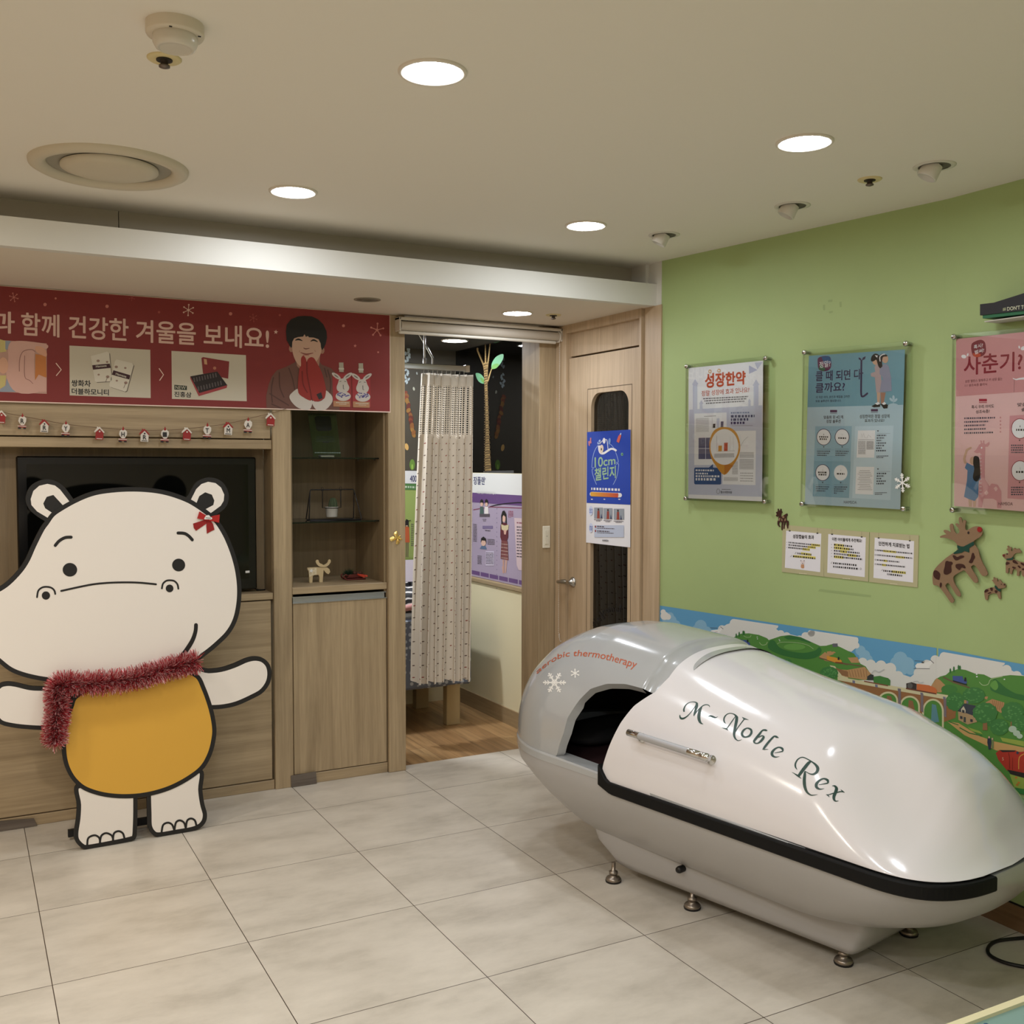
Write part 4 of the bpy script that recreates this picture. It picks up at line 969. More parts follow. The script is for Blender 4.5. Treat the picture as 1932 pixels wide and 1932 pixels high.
def curtain_mat(lace):
    m = bpy.data.materials.new('curtain_lace' if lace else 'curtain_print'); m.use_nodes = True
    nt = m.node_tree; bs = nt.nodes['Principled BSDF']
    uv = nt.nodes.new('ShaderNodeUVMap'); sp = nt.nodes.new('ShaderNodeSeparateXYZ'); nt.links.new(uv.outputs[0], sp.inputs[0])
    u, v = sp.outputs[0], sp.outputs[1]
    bs.inputs['Roughness'].default_value = .85
    base = lin((232, 222, 206))
    if lace:
        bs.inputs['Base Color'].default_value = (*base, 1)
        fu = node_math(nt, 'FRACT', node_math(nt, 'DIVIDE', u, .012)); fv = node_math(nt, 'FRACT', node_math(nt, 'DIVIDE', v, .0125))
        hole = node_math(nt, 'MULTIPLY', node_math(nt, 'GREATER_THAN', fu, .42), node_math(nt, 'GREATER_THAN', fv, .40))
        tr = nt.nodes.new('ShaderNodeBsdfTransparent'); mx = nt.nodes.new('ShaderNodeMixShader'); out = nt.nodes['Material Output']
        nt.links.new(hole, mx.inputs[0]); nt.links.new(bs.outputs[0], mx.inputs[1]); nt.links.new(tr.outputs[0], mx.inputs[2]); nt.links.new(mx.outputs[0], out.inputs[0])
    else:
        row = node_math(nt, 'FLOOR', node_math(nt, 'DIVIDE', v, .034))
        us = node_math(nt, 'ADD', node_math(nt, 'DIVIDE', u, .042), node_math(nt, 'MULTIPLY', row, .5))
        du = node_math(nt, 'MULTIPLY', node_math(nt, 'SUBTRACT', node_math(nt, 'FRACT', us), .5), .042)
        dv = node_math(nt, 'MULTIPLY', node_math(nt, 'SUBTRACT', node_math(nt, 'FRACT', node_math(nt, 'DIVIDE', v, .034)), .5), .034)
        dd = node_math(nt, 'ADD', node_math(nt, 'POWER', node_math(nt, 'ADD', du, dv), 2.0), node_math(nt, 'MULTIPLY', node_math(nt, 'POWER', node_math(nt, 'SUBTRACT', dv, du), 2.0), 3.0))
        dot = node_math(nt, 'LESS_THAN', dd, .0000420)
        cell = nt.nodes.new('ShaderNodeCombineXYZ'); nt.links.new(node_math(nt, 'FLOOR', us), cell.inputs[0]); nt.links.new(row, cell.inputs[1])
        wn = nt.nodes.new('ShaderNodeTexWhiteNoise'); nt.links.new(cell.outputs[0], wn.inputs[0])
        cr_ = nt.nodes.new('ShaderNodeValToRGB'); cr_.color_ramp.interpolation = 'CONSTANT'; e = cr_.color_ramp.elements; e[0].color = (*lin((112, 92, 78)), 1); e[1].position = .72; e[1].color = (*lin((160, 84, 70)), 1)
        nt.links.new(wn.outputs[0], cr_.inputs[0])
        mx = nt.nodes.new('ShaderNodeMix'); mx.data_type = 'RGBA'; nt.links.new(dot, mx.inputs[0]); mx.inputs[6].default_value = (*base, 1); nt.links.new(cr_.outputs[0], mx.inputs[7]); nt.links.new(mx.outputs[2], bs.inputs['Base Color'])
    return m
CX0, CX1 = on_y(797, 703, RYY).x, on_y(895, 708, RYY).x
BX0, BX1 = on_y(780, 1285, RYY).x, on_y(887, 1291, RYY).x
CZT = on_y(845, 706, RYY).z; CZB = on_y(830, 1288, RYY).z
def cloth(z0, z1, nz, m, name, parent, thick=0):
    nu = 220; rows = []; uvs = []
    for j in range(nz+1):
        z = z0+(z1-z0)*j/nz; h = (z-CZB)/(CZT-CZB); row = []
        xl = BX0+(CX0-BX0)*h**1.3; xr_ = BX1+(CX1-BX1)*h
        for i in range(nu+1):
            s = i/nu; amp = .034+.012*(1-h)+.006*math.sin(5*s+2)
            ph = 2*PI*(7.5*s+.25*math.sin(6.1*s)+.1*(1-h)*math.sin(3*s+1))
            x = xl+(xr_-xl)*s+.010*math.sin(2*ph)*(.5+.5*(1-h))
            y = RYY+amp*math.sin(ph)+.006*math.sin(17*s+3*h)
            zz = z
            if j == 0 and abs(z0-CZB) < 1e-6: zz = z+.010*math.sin(ph*.5+1)+.012*(1-s)
            row.append(Vector((x, y, zz))); uvs.append((s*1.05, z))
        rows.append(row)
    b = MB(); b.grid(rows, m, True); o = b.build(name, parent)
    ul = o.data.uv_layers.new(name='UVMap')
    for lp in o.data.loops: ul.data[lp.index].uv = uvs[lp.vertex_index]
    return o
t = thing('curtain', 'gathered cream curtain with tiny flowers and an open lace top', 'curtain', ((BX0+BX1)/2, RYY, CZB))
z1 = on_y(845, 819, RYY).z; z2 = on_y(845, 728, RYY).z
CM = curtain_mat(False); CL = curtain_mat(True)
cloth(CZB, z1, 60, CM, 'printed_panel', t); cloth(z1, z2, 20, CL, 'lace_panel', t); cloth(z2, CZT, 8, mat((236, 228, 214), .85), 'heading', t)
for k in range(10):
    b = MB(); x = CX0+.01+(CX1-CX0-.03)*k/9*.85; b.tube([(x, RYY, CZT-.02), (x, RYY+.004, CZT+.006), (x, RYY, rz-.017)], .0018, STEEL, 6); b.build('hook', t)

# treatment bed
t = thing('treatment_bed', 'treatment bed with a blue-grey patterned cover glimpsed behind the curtain', 'bed', (2.25, 5.85, 0))
BLUE = bpy.data.materials.new('bed_cover'); BLUE.use_nodes = True
nt = BLUE.node_tree; g = nt.nodes.new('ShaderNodeNewGeometry'); vo = nt.nodes.new('ShaderNodeTexVoronoi'); vo.inputs['Scale'].default_value = 26; vo.inputs['Randomness'].default_value = .5
nt.links.new(g.outputs['Position'], vo.inputs[0]); r_ = nt.nodes.new('ShaderNodeValToRGB'); e = r_.color_ramp.elements; e[0].position = .25; e[0].color = (*lin((190, 200, 214)), 1); e[1].position = .34; e[1].color = (*lin((112, 122, 142)), 1)
nt.links.new(vo.outputs['Distance'], r_.inputs[0]); nt.links.new(r_.outputs[0], nt.nodes['Principled BSDF'].inputs[0]); nt.nodes['Principled BSDF'].inputs['Roughness'].default_value = .8
bz0 = on_y(800, 1300, 5.62).z; bz1 = on_y(776, 1158, 5.62).z
b = MB(); b.rbox(1.5, 2.76, 5.62, 6.22, bz0, bz1-.03, BLUE, .015); b.build('cover', t)
b = MB(); b.rbox(1.5, 2.76, 5.63, 6.2, bz1-.03, bz1, mat((188, 198, 204), .8), .012); b.build('sheet', t)
for x in (1.6, 2.64):
    for y in (5.66, 6.14):
        b = MB(); b.rbox(x-.045, x+.045, y-.03, y+.03, 0, bz0+.02, mat((168, 146, 104), .6), .004); b.build('leg', t)
t2 = thing('plush_blanket', 'bundled black and white striped throw with pink lining on the bed', 'blanket', (2.42, 5.78, bz1))
b = MB(); rows = []
for i in range(13):
    th = PI*i/24
    rows.append([Vector((2.42+.24*math.cos(th)*math.cos(2*PI*k/40)*(1+.1*math.sin(5*2*PI*k/40+i)), 5.78+.13*math.cos(th)*math.sin(2*PI*k/40), bz1+.001+.16*math.sin(th)*(1+.08*math.sin(4*2*PI*k/40)))) for k in range(40)])
BM_ = bpy.data.materials.new('striped_throw'); BM_.use_nodes = True; nt = BM_.node_tree; g = nt.nodes.new('ShaderNodeNewGeometry'); wv = nt.nodes.new('ShaderNodeTexWave'); wv.inputs['Scale'].default_value = 9; wv.inputs['Distortion'].default_value = 6; wv.bands_direction = 'Z'
nt.links.new(g.outputs['Position'], wv.inputs[0]); r_ = nt.nodes.new('ShaderNodeValToRGB'); e = r_.color_ramp.elements; e[0].position = .80; e[0].color = (*lin((26, 26, 30)), 1); e[1].position = .86; e[1].color = (*lin((220, 216, 214)), 1); nt.links.new(wv.outputs[0], r_.inputs[0]); nt.links.new(r_.outputs[0], nt.nodes['Principled BSDF'].inputs[0])
b.grid(rows, BM_, True, True); b.build('throw', t2)
b = MB(); b.tube(cr([(2.25, 5.66, bz1+.02), (2.36, 5.645, bz1+.035), (2.48, 5.655, bz1+.06), (2.56, 5.67, bz1+.05)], 5), .018, mat((206, 150, 146), .8), 10); b.build('lining_roll', t2)
t3 = thing('bed_bolster', 'lilac grey slanted cushion against the back wall above the bed', 'cushion', (2.45, 6.15, bz1))
b = MB(); b.prism([(2.0, 6.06, bz1+.001), (2.0, 6.25, bz1+.001), (2.0, 6.25, bz1+.26)], (.75, 0, 0), mat((176, 166, 172), .7)); b.build('wedge', t3)

# printed film on the far wall and on the right-hand wall
LIL = mat((166, 152, 174), .5); PURP = mat((100, 70, 122), .5); HEAD = mat((218, 218, 216), .5); NAVY = mat((44, 46, 96), .5); PNK = mat((206, 184, 188), .5); INKG = mat((84, 74, 84), .6)
a = Art((2.949, 5.7, 1), (-1, 0, 0), .0006)
def q3(y0, y1, z0, z1, m, L): a.mb.poly([(2.949-.0006*L, y, z) for y, z in ((y0, z0), (y1, z0), (y1, z1), (y0, z1))], m)
q3(5.12, 6.268, .868, 1.542, LIL, 1); q3(5.12, 6.268, 1.415, 1.542, HEAD, 2); q3(5.12, 6.268, 1.352, 1.415, PURP, 2)
for k in range(9): q3(5.12+.128*k, 5.235+.128*k, .880, .906, PURP, 2)
a.crop(730, 560, 4.294)
a.text("장플랜'", (702, 1520), (798, 1522), (702, 1458), NAVY, 3, bold=.02, tr=(798, 1460))
a.text('목표, 성장 두마리 토끼 잡기', (730, 1597), (878, 1605), (730, 1572), HEAD, 3, bold=.01)
a.line([(835, 1700, 7), (880, 1688, 9), (960, 1675, 9), (1060, 1667, 10), (1232, 1672, 10)], 9, mat((34, 26, 44), .5), 3, 0, False); a.line([(700, 1725), (835, 1702), (960, 1706), (1100, 1712), (1232, 1722)], 6, mat((126, 44, 76), .5), 3, 0, False)
for x in (768, 806):
    a.poly([(x-14, 1700), (x+14, 1702), (x+16, 1762), (x-16, 1758)], mat((224, 216, 214), .6) if x > 780 else mat((70, 92, 88), .6), 3); a.circ(x, 1680, 11, 17, mat((214, 176, 158), .6), 4); a.poly([(x-14, 1680), (x-12, 1650), (x, 1638), (x+12, 1650), (x+15, 1690), (x+9, 1668), (x-9, 1666)], HAIR, 5)
a.rect(750, 1758, 832, 1782, INKG, 4); a.bars(775, 1800, 805, 1801, 5, INKG, 3); a.bars(780, 1812, 800, 1813, 5, INKG, 3); a.rect(775, 1855, 858, 1880, mat((120, 104, 140), .6), 3); a.bars(800, 1890, 838, 1892, 6, INKG, 3)
for k in range(20): a.circ(890, 1640+k*38, 2.6, 4, mat((112, 100, 130), .6), 3, 8)
a.crop(730, 960, 3.863)
# standing schoolgirl figure of the chart
a.poly([(838, 420), (856, 420), (856, 470), (843, 468)], mat((196, 156, 142), .6), 3); a.poly([(846, 370), (852, 372), (850, 465), (846, 462)], mat((190, 148, 134), .6), 4); a.poly([(842, 370), (856, 372), (853, 468), (845, 466)], mat((196, 156, 142), .6), 3); a.poly([(862, 372), (876, 374), (868, 468), (860, 466)], mat((196, 156, 142), .6), 3)
a.poly([(834, 232), (878, 236), (886, 376), (828, 362)], mat((130, 74, 72), .65), 4)
for k in range(5): a.line([(830, 255+k*25), (884, 262+k*25)], 4, mat((186, 160, 150), .6), 5, 0, False); a.line([(838+k*10, 236), (834+k*12, 366)], 2.4, mat((84, 44, 50), .6), 5, 0, False)
a.poly([(836, 100), (870, 102), (884, 125), (884, 205), (874, 236), (834, 232), (826, 205), (828, 120)], mat((92, 34, 44), .65), 4); a.poly([(832, 112), (858, 122), (888, 115), (884, 150), (862, 166), (836, 150)], mat((200, 186, 150), .6), 5); a.poly([(850, 150), (872, 158), (866, 188), (854, 186)], mat((206, 164, 148), .6), 5)
a.circ(852, 72, 14, 24, mat((214, 174, 156), .6), 5); a.poly([(834, 110), (832, 50), (842, 16), (856, 12), (870, 40), (872, 106), (864, 104), (864, 60), (850, 44), (842, 60), (842, 106)], HAIR, 6)
a.poly([(928, 66), (1104, 76), (1106, 462), (960, 446), (946, 410)], PNK, 3); a.bars(946, 96, 1048, 104, 10, mat((150, 96, 110), .6), 4)
for k in range(11): a.bars(946, 128+k*21.5, 1060+(k*37 % 40), 134+k*22, 8, INKG, 4)
for k in range(4): a.bars(985+k*18, 380+k*14, 1090, 398+k*12, 6, INKG, 4)
a.line([(888, 14), (886, 62), (905, 64)], 2.5, mat((150, 60, 86), .6), 4, 0, False)
for k in range(4): a.bars(893, 16+k*11, 922, 17+k*11, 5, mat((150, 60, 86), .6), 4)
a.circ(704, 245, 18, 26, mat((214, 176, 158), .6), 4); a.poly([(684, 250), (686, 215), (704, 202), (722, 218), (724, 256), (716, 232), (692, 230)], HAIR, 5); a.poly([(676, 290), (690, 270), (718, 272), (728, 296)], mat((88, 110, 140), .6), 4)
for x0, x1, y0, n in ((732, 784, 220, 4), (722, 776, 318, 8), (660, 690, 340, 6), (628, 655, 110, 12)):
    for k in range(n): a.bars(x0, y0+k*11, x1, y0+3+k*11, 5, INKG, 4)
a.rect(697, 125, 772, 142, mat((118, 104, 140), .6), 3); a.bars(715, 155, 752, 158, 6, INKG, 3); a.rect(720, 308, 780, 414, mat((196, 186, 206), .6), 3)
t = a.build('growth_chart_film'); tag(t, 'lilac wall film with a schoolgirl chart on the wall behind the curtain', 'wall graphic')
a = Art((2.4, 6.27, 1), (0, -1, 0), .0008).crop(730, 560, 4.294)
a.poly([(60, 1408), (330, 1412), (330, 1515), (60, 1510)], HEAD, 1); a.text('400', (186, 1497), (240, 1499), (188, 1447), NAVY, 2, bold=.015); a.poly([(60, 1510), (330, 1517), (330, 1566), (60, 1562)], mat((78, 122, 66), .5), 2); a.bars(146, 1532, 230, 1536, 15, mat((190, 206, 180), .6), 3, 4)
a.poly([(60, 1562), (330, 1566), (330, 2165), (60, 2152)], mat((150, 168, 92), .5), 1)
a.crop(730, 960, 3.863)
a.poly([(128, 130), (162, 130), (166, 245), (132, 245)], mat((188, 92, 48), .6), 2); a.circ(145, 108, 11, 20, mat((214, 174, 150), .6), 3); a.poly([(132, 140), (131, 95), (142, 74), (158, 84), (160, 140), (152, 120), (138, 120)], HAIR, 4); a.poly([(138, 245), (146, 245), (145, 350), (139, 352)], mat((108, 84, 72), .6), 2); a.poly([(150, 245), (158, 245), (156, 352), (151, 352)], mat((108, 84, 72), .6), 2); a.line([(158, 88), (174, 84)], 5, HAIR, 4, 0, False)
for k in range(12): a.bars(176, 110+k*14, 195, 110+k*14, 5, INKG, 2)
t = a.build('growth_chart_board'); tag(t, 'green chart panel with a girl in orange on the far wall left of the curtain', 'wall graphic')
# leaves and a birch decal stuck on glass and dark wall
a = Art((2.958, 5.7, 2), (-1, 0, 0), .0008).crop(730, 560, 4.294)
TB = mat((136, 112, 70), .6); TD = mat((76, 58, 32), .6); LFA = mat((92, 140, 104), .6); LFB = mat((84, 124, 60), .6)
a.poly([(795, 1415), (793, 1300), (800, 1100), (797, 850), (790, 720), (786, 600), (776, 545), (795, 530), (822, 535), (818, 600), (814, 720), (818, 850), (826, 1100), (836, 1300), (846, 1412)], TB, 1)
for k in range(44):
    y = 548+k*20; w_ = (18 if y < 700 else 14+(y-700)*.022); cx_ = 803+(y-700)*.018; a.line([(cx_-w_, y+8), (cx_, y), (cx_+w_, y+(3 if k % 2 else -5))], (9, 6, 12)[k % 3], TD, 2, 0, False)
for q in ([(783, 550, 14), (760, 500, 10), (736, 440, 12), (734, 420, 16)], [(799, 535, 14), (798, 440, 9), (797, 340, 8)], [(817, 540, 12), (828, 450, 9), (838, 345, 8)], [(818, 680, 12), (836, 620, 9), (848, 585, 7)]): a.line(q, 10, TB, 1, 4)
for k in range(9): a.line([(740+k*4.4, 455+k*10), (752+k*4, 450+k*10)], 3, TD, 2, 0, False); a.line([(792, 350+k*20), (804, 354+k*20)], 3, TD, 2, 0, False); a.line([(831-k*1.2, 360+k*19), (842-k*1.2, 364+k*19)], 3, TD, 2, 0, False)
for pts in ([(718, 625), (735, 617), (765, 630), (790, 665), (790, 700), (765, 700), (735, 675)], [(848, 582), (850, 540), (880, 490), (925, 465), (945, 470), (938, 510), (905, 560), (870, 582)], [(835, 342), (920, 345), (905, 366), (870, 374), (845, 362)]):
    a.poly(pts, LFA, 1, 4)
a.poly([(848, 582), (855, 555), (885, 540), (908, 550), (890, 575), (868, 584)], LFB, 2, 4); a.poly([(780, 698), (755, 660), (768, 655), (789, 680)], LFB, 2, 3)
t = a.build('tree_decal'); tag(t, 'striped slim tree decal with pale green leaves on the dark pane', 'decal')
def sticker(name, label, group=None):
    global a
    tag(a.build(name), label, 'sticker', group); a = Art((2.4, 6.27, 2), (0, -1, 0), .001).crop(730, 560, 4.294)
a = Art((2.4, 6.27, 2), (0, -1, 0), .001).crop(730, 560, 4.294)
for x, y, r, c_, nm, lb in ((160, 1215, 17, (206, 164, 96), 'leaf_sticker', 'single tan leaf sticker low on the dark far wall'), (218, 745, 9, (190, 190, 170), 'petal_sticker', 'pale petal sticker on the dark far wall beside the curtain'), (243, 620, 7, (170, 176, 170), 'petal_sticker', 'small pale petal sticker just under the curtain rail')):
    a.circ(x, y, r*.9, r*1.7, mat(c_, .6), 1, 14, -.2); sticker(nm, lb)
LB = mat((190, 204, 208), .6); rnd = random.Random(5)
for x, y, s, lb in ((158, 470, 1.2, 'pale blue blossom sticker above the curtain rail'), (152, 640, 1.0, 'pale blue blossom sticker below the curtain rail')):
    prev = (x, y-60)
    for k in range(9):
        q = (x+rnd.uniform(-8, 26), y-50+k*13); a.circ(q[0], q[1], 8*s, 14*s, LB, 1, 10, rnd.uniform(-.6, .6)); a.line([prev, q], 4, LB, 1, 0, False); prev = q
    sticker('blossom_sticker', lb)
prev = (155, 770)
for k in range(18):
    q = (152+k*4+rnd.uniform(-6, 6), 780+k*20); a.circ(q[0], q[1], 16, 22, mat(rnd.choice(((150, 108, 52), (128, 62, 38), (138, 88, 46), (102, 46, 34))), .6), 2, 9, rnd.uniform(-.8, .8)); a.line([prev, q], 7, mat((140, 60, 44), .6), 1, 0, False); prev = q
sticker('leaf_vine_sticker', 'trailing autumn leaf sticker on the dark far wall left of the curtain')
for x, lb in ((205, 'green sprout sticker left of the curtain, above the white heading'), (720, 'green sprout sticker right of the curtain, above the white heading')):
    a.circ(x, 1360, 22, 44, mat((104, 140, 56), .6), 1); a.circ(x, 1378, 7, 22, mat((150, 186, 80), .6), 2); sticker('sprout_sticker', lb)

# ------------------------------------------------------------------ blue poster on the door
t = thing('challenge_poster', 'blue and white poster taped over the door pane', 'poster', (2.948, 4.415, 1.18))
a = Art((2.9485, 4.4, 1.4), (-1, 0, 0), .0006).crop(1030, 800, 4.492)
PB_ = mat((30, 66, 168), .45); PWH = mat((232, 230, 232), .5)
Q = [(348, 68), (717, 47), (714, 1046), (340, 1004)]
b = MB(); b.prism([on_plane(*a.px(p), Vector((2.949, 0, 0)), Vector((1, 0, 0))) for p in Q], (.0012, 0, 0), PWH); b.build('sheet', t)
a.poly([(348, 68), (717, 47), (716, 684), (345, 668)], PB_, 1)
a.crop(1100, 800, 13.8)
LG = mat((156, 190, 150), .5); LBL = mat((172, 196, 232), .5)
for q in ([(385, 560), (330, 640), (280, 760), (250, 900), (235, 1040), (235, 1135), (285, 1130)], [(275, 1170), (238, 1185), (250, 1290), (290, 1430), (350, 1575)], [(705, 520), (760, 570), (800, 625)], [(850, 740), (890, 850), (918, 990), (862, 1000)], [(862, 1048), (925, 1040), (915, 1200), (870, 1400), (785, 1575)]): a.line(q, 11, LBL, 2, 5)
a.text('10cm', (305, 1135), (840, 1045), (305, 870), LG, 2, tr=(840, 845), bold=.02); a.text('챌린지', (305, 1480), (850, 1400), (305, 1160), LG, 2, tr=(850, 1085), bold=.03)
a.line([(420, 560, 60), (430, 680, 60), (470, 750, 70), (540, 760, 56), (630, 705, 54), (720, 650, 54), (800, 655, 54), (870, 700, 54)], 60, PWH, 3, 5, False); a.circ(480, 650, 52, 112, mat((226, 206, 186), .5), 4, 24, .1); a.circ(478, 655, 14, 34, INK, 5); a.circ(548, 436, 38, 75, PWH, 4); a.line([(430, 520), (510, 430)], 14, PWH, 3); a.line([(590, 405), (625, 430), (650, 650)], 16, PWH, 3, 4)
a.poly([(370, 495), (430, 405), (458, 420), (450, 470), (395, 540)], LBL, 4); a.circ(412, 475, 16, 22, PB_, 5); a.circ(688, 450, 32, 85, mat((120, 150, 206), .5), 4, 20, .1); a.line([(680, 540), (680, 610)], 8, mat((120, 150, 206), .5), 4)
a.poly([(872, 455), (915, 320), (955, 270), (995, 290), (985, 340), (935, 495)], mat((210, 96, 84), .5), 3); a.poly([(955, 270), (985, 225), (998, 240), (992, 290)], LBL, 4)
a.poly([(135, 450), (180, 440), (185, 365), (215, 360), (212, 430), (222, 500), (185, 505), (178, 565), (150, 560), (140, 500)], mat((196, 120, 130), .5), 3, 3); a.circ(1016, 788, 32, 42, mat((110, 160, 140), .5), 3); a.circ(1020, 788, 13, 18, mat((40, 90, 70), .5), 4)
a.bars(215, 1655, 955, 1682, 62, PWH, 2, 2.4)
a.line([(232, 1822), (400, 1830), (600, 1840), (800, 1850), (955, 1853)], 118, PWH, 2); 
for k in range(16): a.poly([(205+k*44, 1768+k*2.2), (250+k*44, 1770+k*2.2), (250+k*44, 1882+k*2), (205+k*44, 1880+k*2)], mat((224-k*2, 168-k*6, 60-int(k*.6)), .5), 3)
a.circ(215, 1824, 24, 56, mat((224, 168, 60), .5), 3); a.circ(898, 1848, 24, 54, mat((194, 78, 51), .5), 3)
a.crop(1030, 800, 4.492)
for x, c_ in ((390, 0), (497, 0), (622, 1)): a.bars(x-8, 633, x+8, 634, 8, PWH, 2, 6)
for k in range(3):
    x0 = 408+k*81+(k == 2)*4; x1 = x0+74+(k == 2)*14; a.rect(x0, 708+k*5, x1, 800+k*5, mat((150, 156, 164), .5), 2)
    a.poly([(x0+25, 800+k*5), (x0+28, 735+k*5), (x0+45, 735+k*5), (x0+48, 800+k*5)], mat((150, 62, 46), .6), 3); a.circ(x0+36, 724+k*5, 7, 9, mat((70, 46, 40), .6), 4); a.poly([(x0+55, 800+k*5), (x0+60, 760+k*5), (x0+70, 800+k*5)], mat((50, 56, 90), .6), 3); a.bars(x0, 808+k*6, x1-6, 810+k*6, 5, INKG, 2); a.bars(x0+16, 818+k*6, x1-20, 819+k*6, 5, INKG, 2)
for y in (735, 880):
    a.circ(381, y, 17, 40, mat((206, 214, 236), .5), 2)
    for k in range(3): a.bars(370, y-16+k*14, 393, y-15+k*14, 6, mat((60, 86, 170), .5), 3)
a.rect(410, 858, 660, 960, mat((190, 198, 216), .5), 2); a.circ(420, 870, 6, 9, mat((150, 60, 60), .6), 3); a.circ(420, 906, 6, 9, mat((150, 60, 60), .6), 3)
for y, x1, h_ in ((862, 495, 9), (880, 580, 6), (902, 538, 9), (918, 574, 6)): a.bars(434, y, x1, y+5, h_, INKG, 3)
a.text('HAMSOA', (478, 994), (530, 997), (478, 978), mat((96, 92, 96), .5), 2, bold=.02)
a.build('print', t)
# ================================================================== GREEN WALL
P2, N2 = Vector((3.18, 2, 0)), Vector((-1, 0, 0))
def wall_s(x, y, off=0.0):           # a point of the askew board, off metres in front of it
    return on_plane(x, y, PA+PN*off, PN)
ACR = glass('acrylic_clear', (0.985, 1.0, 0.985), 1.0, 0.9, 0.01, 1.38)
def framed(label, cat, quad, poster, p0, n, right_open=None):
    """clear acrylic sandwich on four stand-offs; quad and poster in picture pixels"""
    n = Vector(n); 
    if n.dot(EYE-Vector(p0)) < 0: n = -n
    off = 0.030
    W3 = lambda x, y, o: on_plane(x, y, Vector(p0)+n*o, n)
    C = [W3(x, y, off) for x, y in quad]
    t = thing('poster_frame', label, 'framed poster', (C[0]+C[1]+C[2]+C[3])/4, 'clear acrylic poster frames on stand-offs')
    b = MB(); b.prism(C, -n*.003, ACR); b.build('front_plate', t)
    b = MB(); D = [c-n*.0065 for c in C]; b.prism(D, -n*.003, ACR); b.build('back_plate', t)
    ctr = sum(C, Vector())/4
    for c in C:
        d_ = (ctr-c); q = c+Vector((d_.x*.045, d_.y*.045, d_.z*.03))
        b = MB(); b.lathe(q, [(.0075, -off+.001), (.0075, .001), (.0095, .001), (.0105, .006), (.0095, .011), (.006, .013), (0, .0132)], CHROME, 18, ax=n); b.build('stand_off', t)
    A = Art(Vector(p0)+n*(off-.0052), n, .0002)
    return t, A
FG = 'clear acrylic poster frames on stand-offs'
# --- first frame
t, a = framed('acrylic framed white and lavender poster, leftmost of the three, with a gold map pin', 'framed poster', [(1294, 688), (1450, 671.5), (1448, 951), (1292, 944)], None, PA, PN)
PW = mat((236, 234, 240), .4); LAV = mat((200, 202, 222), .4); LAV2 = mat((186, 188, 214), .4); OR = mat((196, 82, 48), .45); GOLDP = mat((210, 150, 56), .45); BLU = mat((52, 84, 138), .45); GR = mat((120, 118, 124), .5)
a.crop(1260, 640, 5.682)
a.poly([(222, 310), (1022, 228), (1010, 1738), (218, 1705)], PW, 1); a.poly([(230, 755), (1012, 708), (1010, 1690), (220, 1664)], LAV, 2)
for q in ([(268, 752), (268, 490), (258, 488), (292, 428), (328, 482), (316, 486), (316, 750)], [(340, 748), (342, 695), (334, 694), (358, 652), (380, 690), (372, 692), (372, 746)], [(918, 716), (920, 500), (908, 498), (945, 430), (984, 488), (972, 492), (972, 712)], [(862, 722), (864, 672), (858, 670), (874, 636), (892, 668), (886, 670), (888, 720)]): a.poly(q, LAV, 2)
a.poly([(870, 280), (960, 330), (870, 372)], LAV2, 2); a.poly([(930, 250), (1015, 245), (960, 325)], LAV, 2)
a.text('성장한약', (402, 522), (830, 480), (402, 372), OR, 3, tr=(830, 343), bold=.045)
a.circ(452, 346, 17, 20, GOLDP, 3); a.circ(452, 346, 10, 12, PW, 4); a.circ(548, 337, 17, 20, GOLDP, 3); a.circ(548, 337, 10, 12, PW, 4)
a.text('정말 성장에 효과 있나요?', (362, 612), (872, 570), (362, 553), OR, 3, tr=(872, 512), bold=.008)
for y in (632, 656, 682): a.bars(378+(y-632)*.6, y, 860-(y-632)*.8, y-24, 12, GR, 3, 5)
a.poly([(285, 798), (630, 785), (628, 1345), (283, 1350)], PW, 3); a.poly([(330, 1058), (470, 1055), (470, 1285), (328, 1285)], mat((92, 92, 128), .5), 4); a.rect(402, 1056, 408, 1286, LAV, 5); a.rect(330, 1168, 470, 1174, LAV, 5)
a.bars(390, 824, 515, 819, 6, GR, 4)
for k in range(16): a.bars(302, 848+k*9.5, 440, 844+k*9.5, 4, mat((158, 156, 162), .5), 4)
a.poly([(484, 908), (510, 906), (508, 948), (482, 950)], INK, 4); a.poly([(524, 850), (554, 848), (552, 945), (522, 947)], LAV, 4); a.poly([(568, 882), (597, 880), (595, 942), (566, 944)], mat((92, 92, 118), .5), 4); a.line([(474, 845), (474, 952), (604, 946)], 2, GR, 4, 0, False)
a.poly([(606, 985), (944, 980), (940, 1565), (585, 1555)], PW, 3)
for y0, n_, x0, x1 in ((1210, 9, 770, 922), (1285, 16, 768, 920), (1310, 20, 690, 750), (1480, 6, 600, 750)):
    for k in range(n_): a.bars(x0, y0+k*7, x1, y0+k*7+1, 3.4, mat((150, 148, 152), .5), 4)
for k in range(4): a.bars(775, 1430+k*28, 915, 1432+k*28, 10, mat((176, 174, 178), .5), 4, 4)
a.line([(782, 1145), (790, 1130), (820, 1080), (858, 1048)], 2, GR, 4, 3); a.line([(778, 1020), (780, 1145), (860, 1142)], 2, LAV2, 4, 0, False)
a.poly([(445, 1165), (452, 1070), (490, 985), (550, 948), (610, 942), (680, 955), (735, 1005), (768, 1085), (776, 1180), (750, 1270), (700, 1350), (606, 1455), (510, 1350), (465, 1270)], GOLDP, 5, 4); a.poly([(606, 1455), (606, 1345), (700, 1345), (755, 1260), (690, 1370)], mat((190, 122, 44), .45), 6); a.circ(607, 1155, 150, 192, PW, 7, 36)
